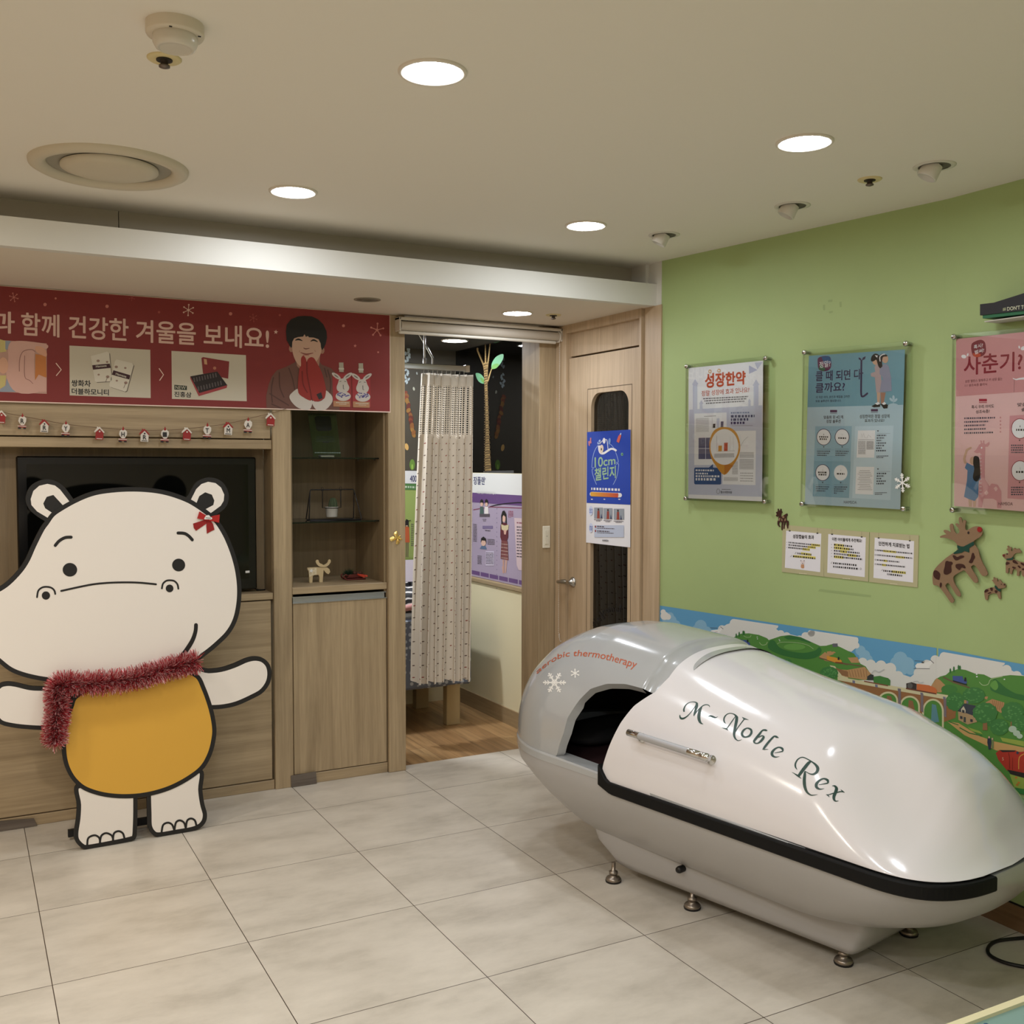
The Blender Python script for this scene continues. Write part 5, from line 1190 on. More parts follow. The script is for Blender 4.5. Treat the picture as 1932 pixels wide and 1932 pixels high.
a.poly([(542, 1142), (580, 1140), (578, 1200), (540, 1202)], GOLDP, 8); a.poly([(603, 1110), (642, 1108), (640, 1198), (601, 1200)], OR, 8); a.line([(664, 1196), (668, 1048), (700, 1040), (704, 1192)], 2, mat((190, 188, 194), .5), 8, 0, False); a.line([(525, 1035), (528, 1203), (716, 1196)], 2.5, GR, 8, 0, False)
for k in range(5): a.bars(498, 1228+k*9, 712, 1224+k*9, 4.5, GR, 8)
a.poly([(282, 1388), (292, 1376), (440, 1376), (484, 1338), (484, 1376), (560, 1380), (572, 1390), (572, 1548), (562, 1558), (292, 1556), (282, 1545)], BLU, 4)
for y, x1, h_ in ((1396, 495, 18), (1430, 430, 18), (1458, 553, 20), (1488, 520, 26)): a.bars(298, y, x1, y+2, h_, PW, 5, 2.6)
for y, x0, x1, h_, c_ in ((782, 676, 880, 16, mat((110, 124, 166), .5)), (814, 676, 930, 26, NAVY), (850, 676, 872, 26, NAVY), (886, 676, 832, 26, NAVY), (926, 680, 908, 5, GR)): a.bars(x0, y, x1, y-4, h_, c_, 3, 2.6)
a.line([(530, 1610), (522, 1630), (528, 1650), (540, 1655), (552, 1648), (556, 1628), (548, 1608), (530, 1606)], 4, GR, 3, 3); a.bars(578, 1606, 676, 1608, 7, GR, 3); a.text('함소아한의원', (566, 1652), (686, 1656), (566, 1626), mat((78, 78, 88), .5), 3, bold=.04)
a.build('poster', t)
# --- second frame
t, a = framed('acrylic framed teal poster with two girls back to back, middle of the three', 'framed poster', [(1515.5, 661), (1716, 643), (1711, 965), (1510.5, 955)], None, PA, PN)
TEAL = mat((118, 162, 180), .4); TEAL2 = mat((180, 202, 216), .4); TEAL3 = mat((150, 184, 204), .4); VIO = mat((58, 46, 84), .45); DKC = mat((60, 66, 84), .5)
a.crop(1490, 620, 5.22)
a.poly([(188, 268), (1135, 205), (1088, 1780), (148, 1728)], TEAL2, 1); a.poly([(188, 268), (1135, 205), (1120, 750), (175, 775)], TEAL, 2)
a.poly([(275, 330), (280, 290), (330, 270), (385, 272), (405, 300), (408, 370), (385, 408), (330, 420), (285, 400)], mat((104, 44, 84), .45), 3, 3); a.poly([(310, 275), (385, 272), (405, 300), (406, 340), (340, 345)], mat((36, 86, 140), .45), 4); a.poly([(285, 400), (300, 350), (355, 400), (330, 420)], mat((60, 110, 80), .45), 4)
a.text('정말?', (292, 388), (400, 374), (292, 328), PW, 5, tr=(400, 310), bold=.015)
a.text('클 때 되면 다', (256, 518), (700, 498), (258, 420), VIO, 3, tr=(702, 398), bold=.02); a.line([(706, 318), (704, 500), (704, 650), (722, 668), (744, 655), (764, 638)], 18, VIO, 3, 3); a.line([(706, 438), (724, 437)], 12, VIO, 3, 0, False)
for q in ([(706, 318), (678, 300), (680, 282), (704, 296)], [(708, 316), (720, 285), (748, 272), (742, 300)]): a.poly(q, VIO, 3)
a.text('클까요?', (254, 632), (540, 616), (256, 538), VIO, 3, tr=(542, 522), bold=.02)
a.text('키 작은 아이, 원인과 체질을 고려한', (258, 690), (592, 682), (258, 665), DKC, 3, tr=(592, 655), bold=.012); a.text('맞춤 솔루션이 필요합니다.', (256, 726), (508, 720), (256, 704), DKC, 3, tr=(508, 696), bold=.012)
# two girls
G1_, G2_ = mat((186, 164, 168), .6), mat((152, 152, 176), .6)
a.poly([(858, 628), (892, 628), (886, 735), (862, 740)], SK1, 3); a.poly([(894, 628), (945, 628), (925, 735), (898, 740)], SK2, 3); a.poly([(805, 765), (850, 738), (892, 740), (890, 770), (830, 776)], HAIR, 4); a.poly([(892, 742), (940, 735), (968, 752), (962, 785), (925, 788)], HAIR, 4); a.poly([(838, 738), (872, 722), (890, 742), (862, 752)], PW, 5); a.poly([(905, 738), (935, 722), (950, 742), (925, 752)], PW, 5)
a.poly([(850, 350), (885, 360), (900, 470), (905, 625), (852, 628), (838, 480), (800, 470), (798, 440), (842, 425), (835, 380)], G1_, 4); a.poly([(885, 400), (905, 360), (945, 345), (975, 370), (998, 480), (1005, 615), (885, 625), (905, 500), (920, 510), (910, 470), (885, 450)], G2_, 5)
a.circ(848, 318, 34, 40, SK1, 5, 18, .2); a.poly([(800, 318), (806, 275), (840, 246), (880, 262), (900, 310), (905, 375), (885, 388), (865, 345), (852, 306), (826, 322)], HAIR, 6, 3); a.circ(938, 296, 32, 44, SK1, 6, 18, -.1); a.poly([(880, 330), (876, 285), (895, 255), (925, 248), (960, 262), (955, 275), (920, 280), (908, 330), (912, 375), (880, 380), (868, 350)], HAIR, 7, 3); a.line([(890, 320), (888, 278), (915, 255), (935, 252)], 10, PW, 8, 3); a.poly([(838, 262), (868, 266), (858, 286), (868, 292)], PW, 8)
a.line([(1020, 750), (1020, 700)], 5, TEAL2, 3)
for x, y, r_ in ((1000, 700, .8), (1042, 705, -.8), (1022, 680, 1.5)): a.circ(x, y, 24, 12, TEAL2, 3, 14, r_)
a.circ(1020, 760, 50, 24, TEAL2, 3)
for x, w_ in ((432, 34), (834, 34)): a.rect(x-w_, 801-(x > 500)*9, x+w_, 824-(x > 500)*9, mat((82, 48, 84), .5), 3); a.rect(x-w_, 832-(x > 500)*9, x+w_, 836-(x > 500)*9, mat((82, 48, 84), .5), 3)
a.text('맞춤화 된 4단계', (335, 890), (525, 888), (335, 858), INK, 3, tr=(525, 853), bold=.012); a.text('성장 솔루션', (360, 930), (500, 928), (360, 898), INK, 3, tr=(500, 894), bold=.012); a.text('성장한약은 정말 성장에', (688, 884), (982, 880), (688, 848), INK, 3, tr=(982, 843), bold=.012); a.text('효과가 있나요?', (738, 922), (930, 920), (738, 892), INK, 3, tr=(930, 888), bold=.012)
a.poly([(252, 962), (612, 960), (583, 1668), (226, 1650)], TEAL3, 2); a.poly([(240, 1305), (600, 1308), (583, 1668), (226, 1650)], mat((136, 172, 192), .4), 3); a.poly([(645, 962), (1022, 955), (992, 1690), (615, 1668)], mat((196, 214, 228), .4), 2)
for i, (x, y, tx) in enumerate(((335, 1068, ''), (516, 1068, ''), (324, 1418, '그로스트랙'), (502, 1420, '성장한약'))):
    a.circ(x, y, 72, 82, VIO if i < 3 else TEAL3, 4, 30); a.circ(x, y, 66, 76, PW, 5, 30); a.text(str(i+1), (x-3, y-18), (x+3, y-18), (x-3, y-32), GR, 6)
    if i in (0, 2): a.bars(x-45, y-10, x+45, y-8, 15, INK, 6, 3); a.bars(x-40, y+12, x+36, y+14, 15, INK, 6, 3)
    else: a.bars(x-38, y+2, x+38, y+4, 15, INK, 6, 3)
    a.poly([(x-8, y+92), (x+8, y+92), (x, y+106)], INK, 5); a.line([(x-68, y+118), (x+68, y+119)], 1.6, DKC, 5, 0, False)
    for k in range(3+(i == 3)): a.bars(x-66, y+134+k*20, x+(64, 52, 30, -40)[k], y+136+k*20, 10, DKC, 5, 3)
a.poly([(672, 1004), (842, 1002), (832, 1272), (658, 1270)], PW, 4); a.poly([(655, 1360), (832, 1362), (822, 1636), (645, 1628)], PW, 4)
for k in range(12): a.bars(674, 1108+k*11, 746, 1109+k*11, 5, GR, 5); a.bars(756, 1108+k*7, 826, 1109+k*7, 4, GR, 5)
a.line([(705, 1035), (710, 1070), (730, 1030), (735, 1068), (760, 1080), (775, 1045), (800, 1070)], 1.6, GR, 5, 0, False); a.line([(676, 1094), (830, 1094)], 3, GR, 5, 0, False)
for k in range(12): a.bars(690-(k % 3)*10, 1396+k*17, 790+(k % 4)*8, 1398+k*17, 4, GR, 5)
for y0, n_ in ((1030, 7), (1405, 5)):
    a.poly([(860, y0-28), (877, y0-28), (868, y0-12)], INK, 4); a.line([(862, y0+4), (990, y0+2)], 1.6, DKC, 4, 0, False)
    for k in range(n_): a.bars(858-k*1.2, y0+16+k*25, 950-(k % 3)*22, y0+15+k*25, 13, DKC, 4, 2.6)
for x, y in ((853, 1252), (838, 1614)): a.bars(x, y, x+118, y-2, 7, DKC, 4); a.bars(x, y+15, x+72, y+14, 7, DKC, 4)
a.text('HAMSOA', (533, 1722), (660, 1726), (533, 1694), mat((92, 104, 118), .5), 3, bold=.015)
a.build('poster', t)
# --- third frame (runs out of the picture)
t, a = framed('acrylic framed pink poster with a giraffe, cut by the right edge of the photo', 'framed poster', [(1797, 631), (2062, 606), (2056, 983), (1794, 967)], None, P2, N2)
PK = mat((208, 148, 152), .4); PK2 = mat((230, 190, 192), .4); CRI = mat((140, 34, 50), .45); PK3 = mat((212, 152, 160), .4)
a.crop(1700, 520, 4.026)
a.poly([(418, 482), (1440, 375), (1420, 1830), (402, 1750)], PK2, 1); a.poly([(418, 482), (1440, 375), (1432, 850), (418, 918)], PK, 2)
a.crop(1800, 540, 9.659)
a.text('사춘기?', (182, 1625), (1240, 1532), (184, 1262), CRI, 3, tr=(1244, 1190), bold=.02)
a.poly([(312, 1110), (330, 1040), (420, 990), (500, 978), (560, 1020), (580, 1120), (575, 1210), (520, 1270), (430, 1290), (350, 1270), (320, 1190)], mat((128, 34, 52), .45), 4, 4); a.poly([(335, 1225), (420, 1210), (490, 1240), (480, 1280), (430, 1295), (360, 1280)], mat((196, 78, 52), .45), 5)
a.text('혹시?', (360, 1145), (525, 1110), (360, 1075), PW, 6, tr=(525, 1030), bold=.015); a.text('벌써!', (378, 1245), (545, 1200), (378, 1170), PW, 6, tr=(545, 1125), bold=.015)
for x, y, rx, ry, r_ in ((178, 1282, 46, 34, .2), (248, 1250, 16, 30, .3), (1188, 1110, 15, 28, -.2), (1260, 1130, 48, 34, -.5)): a.circ(x, y, rx, ry, PW, 3, 16, r_)
a.text('성장 밸런스 맞춰주고 키 성장 돕는', (200, 1760), (880, 1712), (200, 1710), mat((120, 60, 66), .5), 3, tr=(880, 1662), bold=.012); a.text('1:1 성조숙증 클리닉', (200, 1835), (600, 1808), (200, 1788), mat((120, 60, 66), .5), 3, tr=(600, 1760), bold=.012)
a.line([(1075, 1680, 14), (1130, 1700, 22), (1180, 1690, 30), (1275, 1680, 40)], 26, PW, 3, 4); a.line([(1098, 1700), (1092, 1930)], 3, INK, 3, 0, False)
a.crop(1700, 520, 4.026)
a.rect(592, 936, 652, 956, mat((168, 44, 66), .5), 3); a.rect(592, 962, 652, 967, mat((168, 44, 66), .5), 3); a.text('혹시 우리 아이도', (535, 1012), (706, 1004), (535, 985), INK, 3, tr=(706, 977), bold=.012); a.text('성조숙증?', (568, 1048), (674, 1042), (568, 1022), INK, 3, tr=(674, 1016), bold=.012)
for k, x1 in enumerate((718, 666, 640, 642, 700)): a.bars(480, 1078+k*28, x1, 1073+k*28, 12, DKC, 3, 2.4); a.circ(755, 1078+k*27, 6, 7, PK, 3)
a.poly([(552, 1338), (572, 1320), (592, 1285), (606, 1276), (604, 1262), (600, 1252), (612, 1252), (614, 1272), (624, 1270), (622, 1252), (634, 1252), (632, 1272), (640, 1282), (670, 1262), (672, 1280), (658, 1300), (640, 1300), (636, 1400), (636, 1545), (660, 1580), (700, 1580), (735, 1590), (762, 1640), (762, 1765), (730, 1765), (726, 1710), (700, 1694), (625, 1694), (615, 1760), (585, 1758), (590, 1640), (600, 1500), (602, 1345), (575, 1350)], PK3, 3)
for q in ([(650, 1560), (672, 1600), (692, 1570)], [(630, 1650), (650, 1630), (665, 1650), (648, 1670)], [(703, 1615), (722, 1600), (735, 1620), (720, 1640)]): a.poly(q, PK2, 4)
a.circ(612, 1308, 6, 7, PW, 4)
for k in range(12): a.line([(594, 1360+k*27), (612, 1360+k*27)], 3, PW, 4, 0, False)
a.poly([(510, 1690), (540, 1700), (538, 1756), (516, 1754)], SK1, 4); a.poly([(545, 1690), (572, 1700), (566, 1756), (548, 1756)], SK1, 4); a.line([(488, 1420, 20), (480, 1390, 18), (495, 1340, 16), (500, 1325, 16), (530, 1308, 14)], 16, SK1, 4, 4); a.circ(544, 1405, 22, 30, SK1, 4)
a.poly([(500, 1420), (540, 1442), (585, 1450), (606, 1545), (590, 1560), (585, 1680), (560, 1712), (520, 1700), (478, 1680), (500, 1560), (505, 1480), (484, 1460)], mat((86, 126, 170), .6), 5); a.poly([(552, 1378), (572, 1370), (592, 1385), (598, 1440), (602, 1520), (585, 1560), (560, 1560), (545, 1530), (556, 1470), (548, 1430)], HAIR, 6, 3)
a.text('HAMSOA', (738, 1744), (848, 1746), (738, 1720), mat((120, 84, 88), .5), 4, bold=.015)
a.text('맞춤화 된', (884, 995), (1040, 985), (884, 968), INK, 3, tr=(1040, 955), bold=.012); a.text('솔루션', (914, 1032), (1010, 1026), (914, 1004), INK, 3, tr=(1010, 996), bold=.012)
a.poly([(825, 1065), (1100, 1045), (1090, 1710), (808, 1692)], PK3, 2)
for k, y in enumerate((1162, 1482)):
    a.circ(904, y, 68, 78, CRI, 4, 30); a.circ(904, y, 63, 73, PW, 5, 30); a.text(str(k+1), (901, y-10), (907, y-10), (901, y-24), GR, 6); a.bars(874, y+2, 936, y+2, 15, INK, 6, 3); a.poly([(893, y+84), (908, y+84), (900, y+96)], INK, 4)
    for j in range(4): a.bars(836, y+122+j*18, 930, y+122+j*18, 10, DKC, 4, 3)
a.build('poster', t)
# snowflake ornament on the second frame
def snowdecal(a, cx, cy, r, m, L=1, rot=0.3, rich=True, sy=1.0, wd=None):
    wd = wd or r*.15
    for k in range(6):
        q = rot+PI*k/3; d_ = np.array((math.cos(q), math.sin(q)*sy)); o = np.array((cx, cy))
        a.line([tuple(o), tuple(o+d_*r*.5), tuple(o+d_*r)], wd, m, L, 0, False); a.circ(*(o+d_*r), wd*.75, wd*.75, m, L, 8)
        if rich:
            for f in (.5, .75):
                for sg in (-1, 1):
                    e = np.array((math.cos(q+sg*.9), math.sin(q+sg*.9)*sy)); a.line([tuple(o+d_*r*f), tuple(o+d_*r*f+e*r*.27)], wd*.8, m, L, 0, False)
a = Art(PA+PN*.0315, PN, .0005); snowdecal(a, 1702.5, 911, 14.5, WHITE, 1, .45, True, 1.15)
t = a.build('snowflake_sticker'); tag(t, 'white snowflake sticker at the right edge of the teal poster frame', 'sticker')

# three small notices
NB = mat((184, 178, 140), .5); NW = mat((232, 230, 236), .5); HLY = mat((226, 212, 110), .5)
def notice(quad, paper, label):
    b = MB(); Wq = [wall_s(x, y, .003) for x, y in quad]; t = thing('notice', label, 'notice', sum(Wq, Vector())/4, 'beige-edged notices pinned under the framed posters')
    b.prism(Wq, -PN*.0028, NB); b.build('backing', t)
    a = Art(PA+PN*.003, PN, .0003).crop(1440, 940, 3.927); a.poly(paper, NW, 1)
    (x0, y0), (x1, y1) = paper[0], paper[1]
    for f in (.1, .89):
        x = x0+(x1-x0)*f; y = y0+(y1-y0)*f; a.line([(x, y-38), (x, y-4)], 1.6, mat((120, 112, 86), .6), 1, 0, False); a.rect(x-7, y-4, x+7, y+4, INK, 2)
    (x3, y3), (x2, y2) = paper[3], paper[2]; mx, my = (x3+x2)/2, (y3+y2)/2; a.bars(mx-25, my+22, mx+30, my+26, 6, mat((214, 208, 178), .5), 1, 4)
    return t, a
t, a = notice([(1476.5, 990), (1556, 997), (1554, 1088), (1475, 1079)], [(170, 240), (430, 262), (422, 548), (160, 515)], 'beige-edged notice nearest the corner, with a tiny bear drawing at its foot')
a.text('성장캡슐의 효과', (220, 296), (375, 304), (220, 268), INK, 2, tr=(375, 276), bold=.04)
for y, x0, x1, hl in ((322, 188, 422, 355), (341, 188, 388, 328), (360, 186, 345, 290)): a.poly([(hl, y+(hl-x0)*.10-3), (x1, y+(x1-x0)*.10-3), (x1, y+(x1-x0)*.10+15), (hl, y+(hl-x0)*.10+15)], HLY, 2); a.bars(x0, y, x1, y+(x1-x0)*.10, 10, INK, 3, 2.2); a.rect(174, y+2, 177, y+6, INK, 3)
for y, x0, x1, hl in ((402, 252, 356, 280), (424, 220, 388, 220)): a.poly([(hl, y-3), (x1, y+8), (x1, y+26), (hl, y+14)], HLY, 2); a.bars(x0, y, x1, y+(x1-x0)*.10, 12, INK, 3, 2.2); a.line([(x0-20, y+6), (x0-16, y+11), (x0-8, y-3)], 2, INK, 3, 0, False)
a.circ(292, 478, 15, 17, mat((226, 214, 216), .5), 3); a.poly([(280, 490), (302, 490), (304, 514), (296, 520), (284, 518), (278, 510)], mat((200, 148, 110), .5), 4); a.poly([(287, 481), (296, 481), (292, 488)], INK, 5); a.circ(279, 463, 4, 4, mat((150, 130, 136), .5), 4); a.circ(303, 463, 4, 4, mat((150, 130, 136), .5), 4); a.build('print', t)
t, a = notice([(1555.5, 997), (1640, 1004), (1638, 1097.5), (1554.5, 1088)], [(482, 265), (760, 290), (752, 585), (474, 552)], 'beige-edged notice in the middle of the three, with five highlighted lines')
a.text('이런 아이들에게 추천해요!', (510, 315), (730, 328), (510, 290), INK, 2, tr=(730, 303), bold=.04)
for k, (hl0, hl1, x1) in enumerate(((524, 600, 662), (524, 640, 672), (570, 620, 712), (625, 690, 720), (524, 595, 735))):
    y = 338+k*22; sl = .10; a.poly([(hl0, y+(hl0-524)*sl-3), (hl1, y+(hl1-524)*sl-3), (hl1, y+(hl1-524)*sl+17), (hl0, y+(hl0-524)*sl+17)], HLY, 2); a.bars(524, y, x1, y+(x1-524)*sl, 12, INK, 3, 2.2); a.rect(504, y+3, 508, y+7, INK, 3)
a.bars(518, 474, 690, 490, 13, INK, 3, 2.2); a.bars(518, 500, 706, 517, 13, INK, 3, 2.2); a.line([(500, 478), (504, 484), (510, 470)], 2, INK, 3, 0, False); a.circ(722, 523, 6, 7, INK, 3); a.circ(722, 523, 4, 5, NW, 4); a.build('print', t)
t, a = notice([(1641.5, 1004), (1733.5, 1010), (1731, 1108.5), (1640, 1098)], [(826, 292), (1118, 318), (1110, 625), (816, 590)], 'beige-edged notice nearest the big felt reindeer, rightmost of the three')
a.text('안전하게 치료받는 법', (855, 350), (1082, 372), (855, 320), INK, 2, tr=(1082, 340), bold=.04)
for y, x1, h0, h1 in ((380, 1108, 890, 985), (415, 1105, 980, 1050), (452, 1008, 890, 920), (484, 1052, 880, 910)): a.poly([(h0, y+(h0-842)*.095-2), (h1, y+(h1-842)*.095-2), (h1, y+(h1-842)*.095+14), (h0, y+(h0-842)*.095+14)], HLY, 2); a.bars(842, y, x1, y+(x1-842)*.095, 10, INK, 3, 2.2); a.circ(831, y+4, 5, 6, INK, 3); a.circ(831, y+4, 3, 4, NW, 4)
a.poly([(952, 534), (1056, 544), (1056, 562), (952, 552)], HLY, 2); a.bars(890, 530, 1056, 547, 13, INK, 3, 2.2); a.bars(918, 556, 1028, 568, 13, INK, 3, 2.2); a.line([(875, 532), (879, 538), (885, 526)], 2, INK, 3, 0, False); a.build('print', t)

# felt reindeer
FELT = mat((140, 112, 84), .9, bump=.3, scale=600); SPOT = mat((62, 30, 18), .9); FGRN = mat((22, 66, 52), .9); FRED = mat((150, 26, 22), .8)
def felt(label, outer, spots, scarf, eye, nose, nosem, p0, n, crop=(1740, 960, 10.0625), body=None):
    A = Art(p0, n, .0009).crop(*crop); nn = A.n
    P = cr([A.px(p) for p in outer], 4, True); vs = [A.w(x, y, 2) for x, y in P]
    t = thing('felt_reindeer', label, 'wall decoration', sum(vs, Vector())/len(vs), 'felt reindeer on the green wall')
    A.mb.prism(vs, -nn*.0035, body or FELT); A.build('body', t)
    A = Art(p0, n, .0009).crop(*crop)
    for q in spots: A.poly(q, SPOT if body is None else FELT, 3, 3)
    A.build('patches', t)
    if scarf:
        A = Art(p0, n, .0009).crop(*crop)
        for q in scarf: A.mb.prism([A.w(*A.px(p), 4) for p in q], -nn*.001, FGRN)
        A.build('scarf', t)
    A = Art(p0, n, .0009).crop(*crop); A.circ(*eye, mat((40, 22, 18), .7), 3, 14); A.build('eye', t)
    if nose: A = Art(p0, n, .0009).crop(*crop); A.mb.prism([A.w(*A.px((nose[0]+nose[2]*math.cos(k*PI/10), nose[1]+nose[3]*math.sin(k*PI/10))), 5) for k in range(20)], -nn*.002, nosem); A.build('nose', t)
felt('large brown felt reindeer with red nose and green scarf', [(335, 530), (370, 505), (430, 488), (455, 482), (415, 445), (405, 415), (425, 400), (470, 410), (540, 445), (528, 390), (520, 320), (540, 285), (570, 285), (590, 330), (600, 400), (640, 465), (680, 465), (702, 440), (695, 385), (640, 310), (630, 285), (655, 275), (705, 300), (692, 220), (700, 165), (725, 158), (745, 185), (765, 270), (775, 225), (800, 212), (828, 235), (820, 290), (812, 360), (835, 405), (880, 390), (960, 345), (1030, 330), (1090, 345), (1130, 380), (1142, 440), (1125, 500), (1080, 545), (990, 600), (975, 640), (1000, 690), (1060, 780), (1090, 900), (1140, 1020), (1200, 1130), (1240, 1220), (1225, 1262), (1170, 1278), (1120, 1250), (1050, 1140), (990, 1070), (925, 1100), (960, 1180), (1020, 1270), (1055, 1350), (1045, 1395), (1005, 1405), (970, 1380), (890, 1280), (800, 1172), (740, 1190), (640, 1245), (592, 1290), (590, 1350), (620, 1430), (690, 1540), (728, 1620), (720, 1660), (690, 1665), (640, 1625), (560, 1500), (492, 1410), (440, 1450), (460, 1510), (540, 1630), (598, 1720), (595, 1765), (560, 1785), (530, 1765), (430, 1620), (330, 1490), (280, 1455), (215, 1445), (195, 1370), (200, 1230), (240, 1140), (330, 1040), (450, 935), (570, 850), (660, 780), (660, 680), (600, 610), (510, 570), (420, 550), (350, 550)],
     [[(575, 890), (620, 885), (665, 915), (730, 885), (795, 895), (780, 925), (720, 950), (670, 975), (620, 970)], [(440, 1010), (470, 988), (510, 1000), (560, 1005), (578, 1040), (550, 1080), (555, 1190), (510, 1230), (465, 1250), (415, 1235), (405, 1180), (425, 1100)], [(635, 1060), (670, 1045), (720, 1042), (790, 1060), (822, 1115), (805, 1130), (750, 1115), (710, 1160), (680, 1150), (635, 1110)], [(945, 845), (980, 845), (985, 880), (1003, 910), (975, 970), (940, 1030), (890, 1020), (885, 1005), (920, 940)], [(212, 1200), (240, 1168), (290, 1180), (340, 1235), (330, 1320), (310, 1348), (240, 1315), (212, 1260)], [(340, 1405), (360, 1402), (370, 1430), (360, 1485), (340, 1490), (330, 1450)]],
     [[(662, 690), (735, 715), (785, 715), (975, 618), (988, 682), (890, 745), (890, 830), (800, 800), (745, 835), (600, 860), (590, 838), (640, 800), (690, 765), (665, 750)]], (876, 455, 20, 27), (1086, 392, 46, 50), FRED, Vector((3.165, 2, 0)), N2)
felt('small brown felt reindeer cut by the right edge of the photo', [(1520, 875), (1545, 862), (1580, 850), (1640, 830), (1600, 770), (1612, 750), (1628, 752), (1612, 715), (1632, 700), (1650, 735), (1672, 725), (1695, 740), (1685, 790), (1705, 805), (1740, 745), (1760, 745), (1765, 765), (1785, 755), (1800, 765), (1830, 752), (1845, 775), (1882, 825), (1845, 835), (1790, 840), (1740, 870), (1725, 905), (1735, 960), (1780, 975), (1840, 1000), (1925, 1020), (2010, 1060), (2030, 1160), (2010, 1280), (1980, 1290), (1975, 1200), (1945, 1190), (1940, 1275), (1905, 1280), (1885, 1230), (1880, 1180), (1850, 1190), (1840, 1265), (1815, 1275), (1795, 1255), (1795, 1170), (1730, 1145), (1712, 1180), (1700, 1238), (1665, 1230), (1665, 1140), (1640, 1130), (1630, 1215), (1600, 1220), (1585, 1200), (1585, 1040), (1600, 975), (1540, 920)],
     [[(1585, 1025), (1610, 1008), (1660, 1025), (1640, 1050), (1590, 1065)], [(1715, 985), (1745, 970), (1790, 1000), (1815, 1040), (1790, 1045), (1725, 1020)], [(1865, 1025), (1900, 1025), (1950, 1060), (1940, 1085), (1885, 1060)], [(1708, 1100), (1740, 1100), (1780, 1120), (1750, 1138), (1715, 1125)], [(1808, 1085), (1840, 1078), (1870, 1115), (1845, 1125)], [(1890, 1140), (1930, 1130), (1960, 1150), (1910, 1165)]],
     [[(1595, 948), (1690, 935), (1720, 905), (1730, 935), (1715, 970), (1640, 975), (1600, 970)]], (1610, 857, 13, 14), (1541, 885, 19, 22), mat((110, 34, 26), .8), Vector((3.174, 2, 0)), N2)
felt('smallest brown felt reindeer, just below the big one', [(1320, 1355), (1345, 1345), (1355, 1345), (1348, 1305), (1365, 1298), (1380, 1325), (1400, 1312), (1425, 1330), (1425, 1375), (1440, 1385), (1455, 1345), (1475, 1345), (1505, 1385), (1515, 1405), (1560, 1415), (1580, 1445), (1575, 1490), (1545, 1505), (1490, 1515), (1478, 1570), (1490, 1700), (1455, 1705), (1435, 1660), (1415, 1615), (1340, 1605), (1260, 1635), (1245, 1680), (1238, 1728), (1210, 1730), (1190, 1690), (1176, 1590), (1190, 1545), (1250, 1510), (1330, 1492), (1375, 1480), (1380, 1440), (1350, 1390)],
     [[(1180, 1560), (1215, 1525), (1260, 1545), (1235, 1575), (1190, 1590)], [(1285, 1505), (1330, 1495), (1338, 1540), (1310, 1560)], [(1375, 1550), (1410, 1545), (1432, 1575), (1400, 1598), (1378, 1580)], [(1245, 1600), (1300, 1580), (1300, 1598), (1250, 1615)]],
     [[(1368, 1460), (1395, 1455), (1440, 1515), (1490, 1520), (1480, 1580), (1420, 1545), (1385, 1510)]], (1503, 1432, 9, 9), (1556, 1440, 12, 14), mat((52, 32, 24), .8), Vector((3.174, 2, 0)), N2)
felt('tiny dark brown felt fawn by the corner of the first notice', [(208, 125), (222, 120), (232, 155), (262, 155), (268, 122), (285, 125), (290, 170), (312, 200), (292, 215), (280, 280), (290, 300), (330, 275), (395, 235), (420, 232), (425, 275), (408, 295), (405, 380), (440, 395), (452, 440), (445, 560), (425, 565), (412, 500), (405, 430), (380, 440), (358, 570), (340, 572), (340, 500), (350, 430), (325, 435), (325, 500), (318, 600), (295, 600), (290, 520), (295, 430), (245, 425), (232, 460), (240, 500), (260, 520), (245, 532), (215, 500), (200, 460), (205, 400), (225, 380), (220, 330), (240, 290), (200, 300), (168, 285), (170, 260), (185, 245), (170, 210), (172, 195), (205, 180)],
     [[(235, 335), (262, 325), (268, 360), (245, 400), (230, 385)], [(290, 345), (305, 345), (320, 375), (310, 400), (292, 385)], [(365, 360), (385, 335), (395, 370), (380, 402), (360, 398)], [(300, 300), (340, 275), (360, 320), (330, 335)]], None, (205, 225, 7, 7), None, None, PA+PN*.003, PN, (1450, 950, 12.073), SPOT)

# black hood-shaped sign box high on the wall
b = MB(); BK = mat((24, 24, 28), .5)
Hq = [(1849, 574), (1875, 571), (1932, 553), (2010, 530), (2010, 577), (1849, 595)]
t = thing('wall_sign_box', 'black sign box lettered in white high on the green wall, green underside', 'sign', on_x(1890, 590, 3.10))
F = [on_x(x, y, 3.09) for x, y in Hq]; b.prism(F, (.09, 0, 0), BK); b.build('hood', t)
b = MB(); G_ = [on_x(x, y, 3.094) for x, y in ((1854, 594), (2010, 577), (2010, 584), (1854, 601))]; b.prism(G_, (.086, 0, 0), mat((34, 104, 66), .5)); b.build('green_liner', t)
b = MB(); zz = min(g.z for g in G_); b.box(3.097, 3.178, G_[1].y, G_[0].y-.005, zz-.004, zz-.0005, mat((196, 190, 180), .5)); b.build('underside', t)
a = Art(Vector((3.09, 2, 0)), N2, .0005).crop(1800, 540, 9.659); a.text("DON'T TO", (968, 447), (1330, 405), (968, 378), mat((206, 208, 180), .5), 1, tr=(1330, 335), bold=.02); a.poly([(890, 400), (945, 388), (945, 440), (888, 452)], mat((150, 156, 120), .5), 1); a.line([(895, 420), (940, 408)], 4, BK, 2, 0, False); a.build('lettering', t)

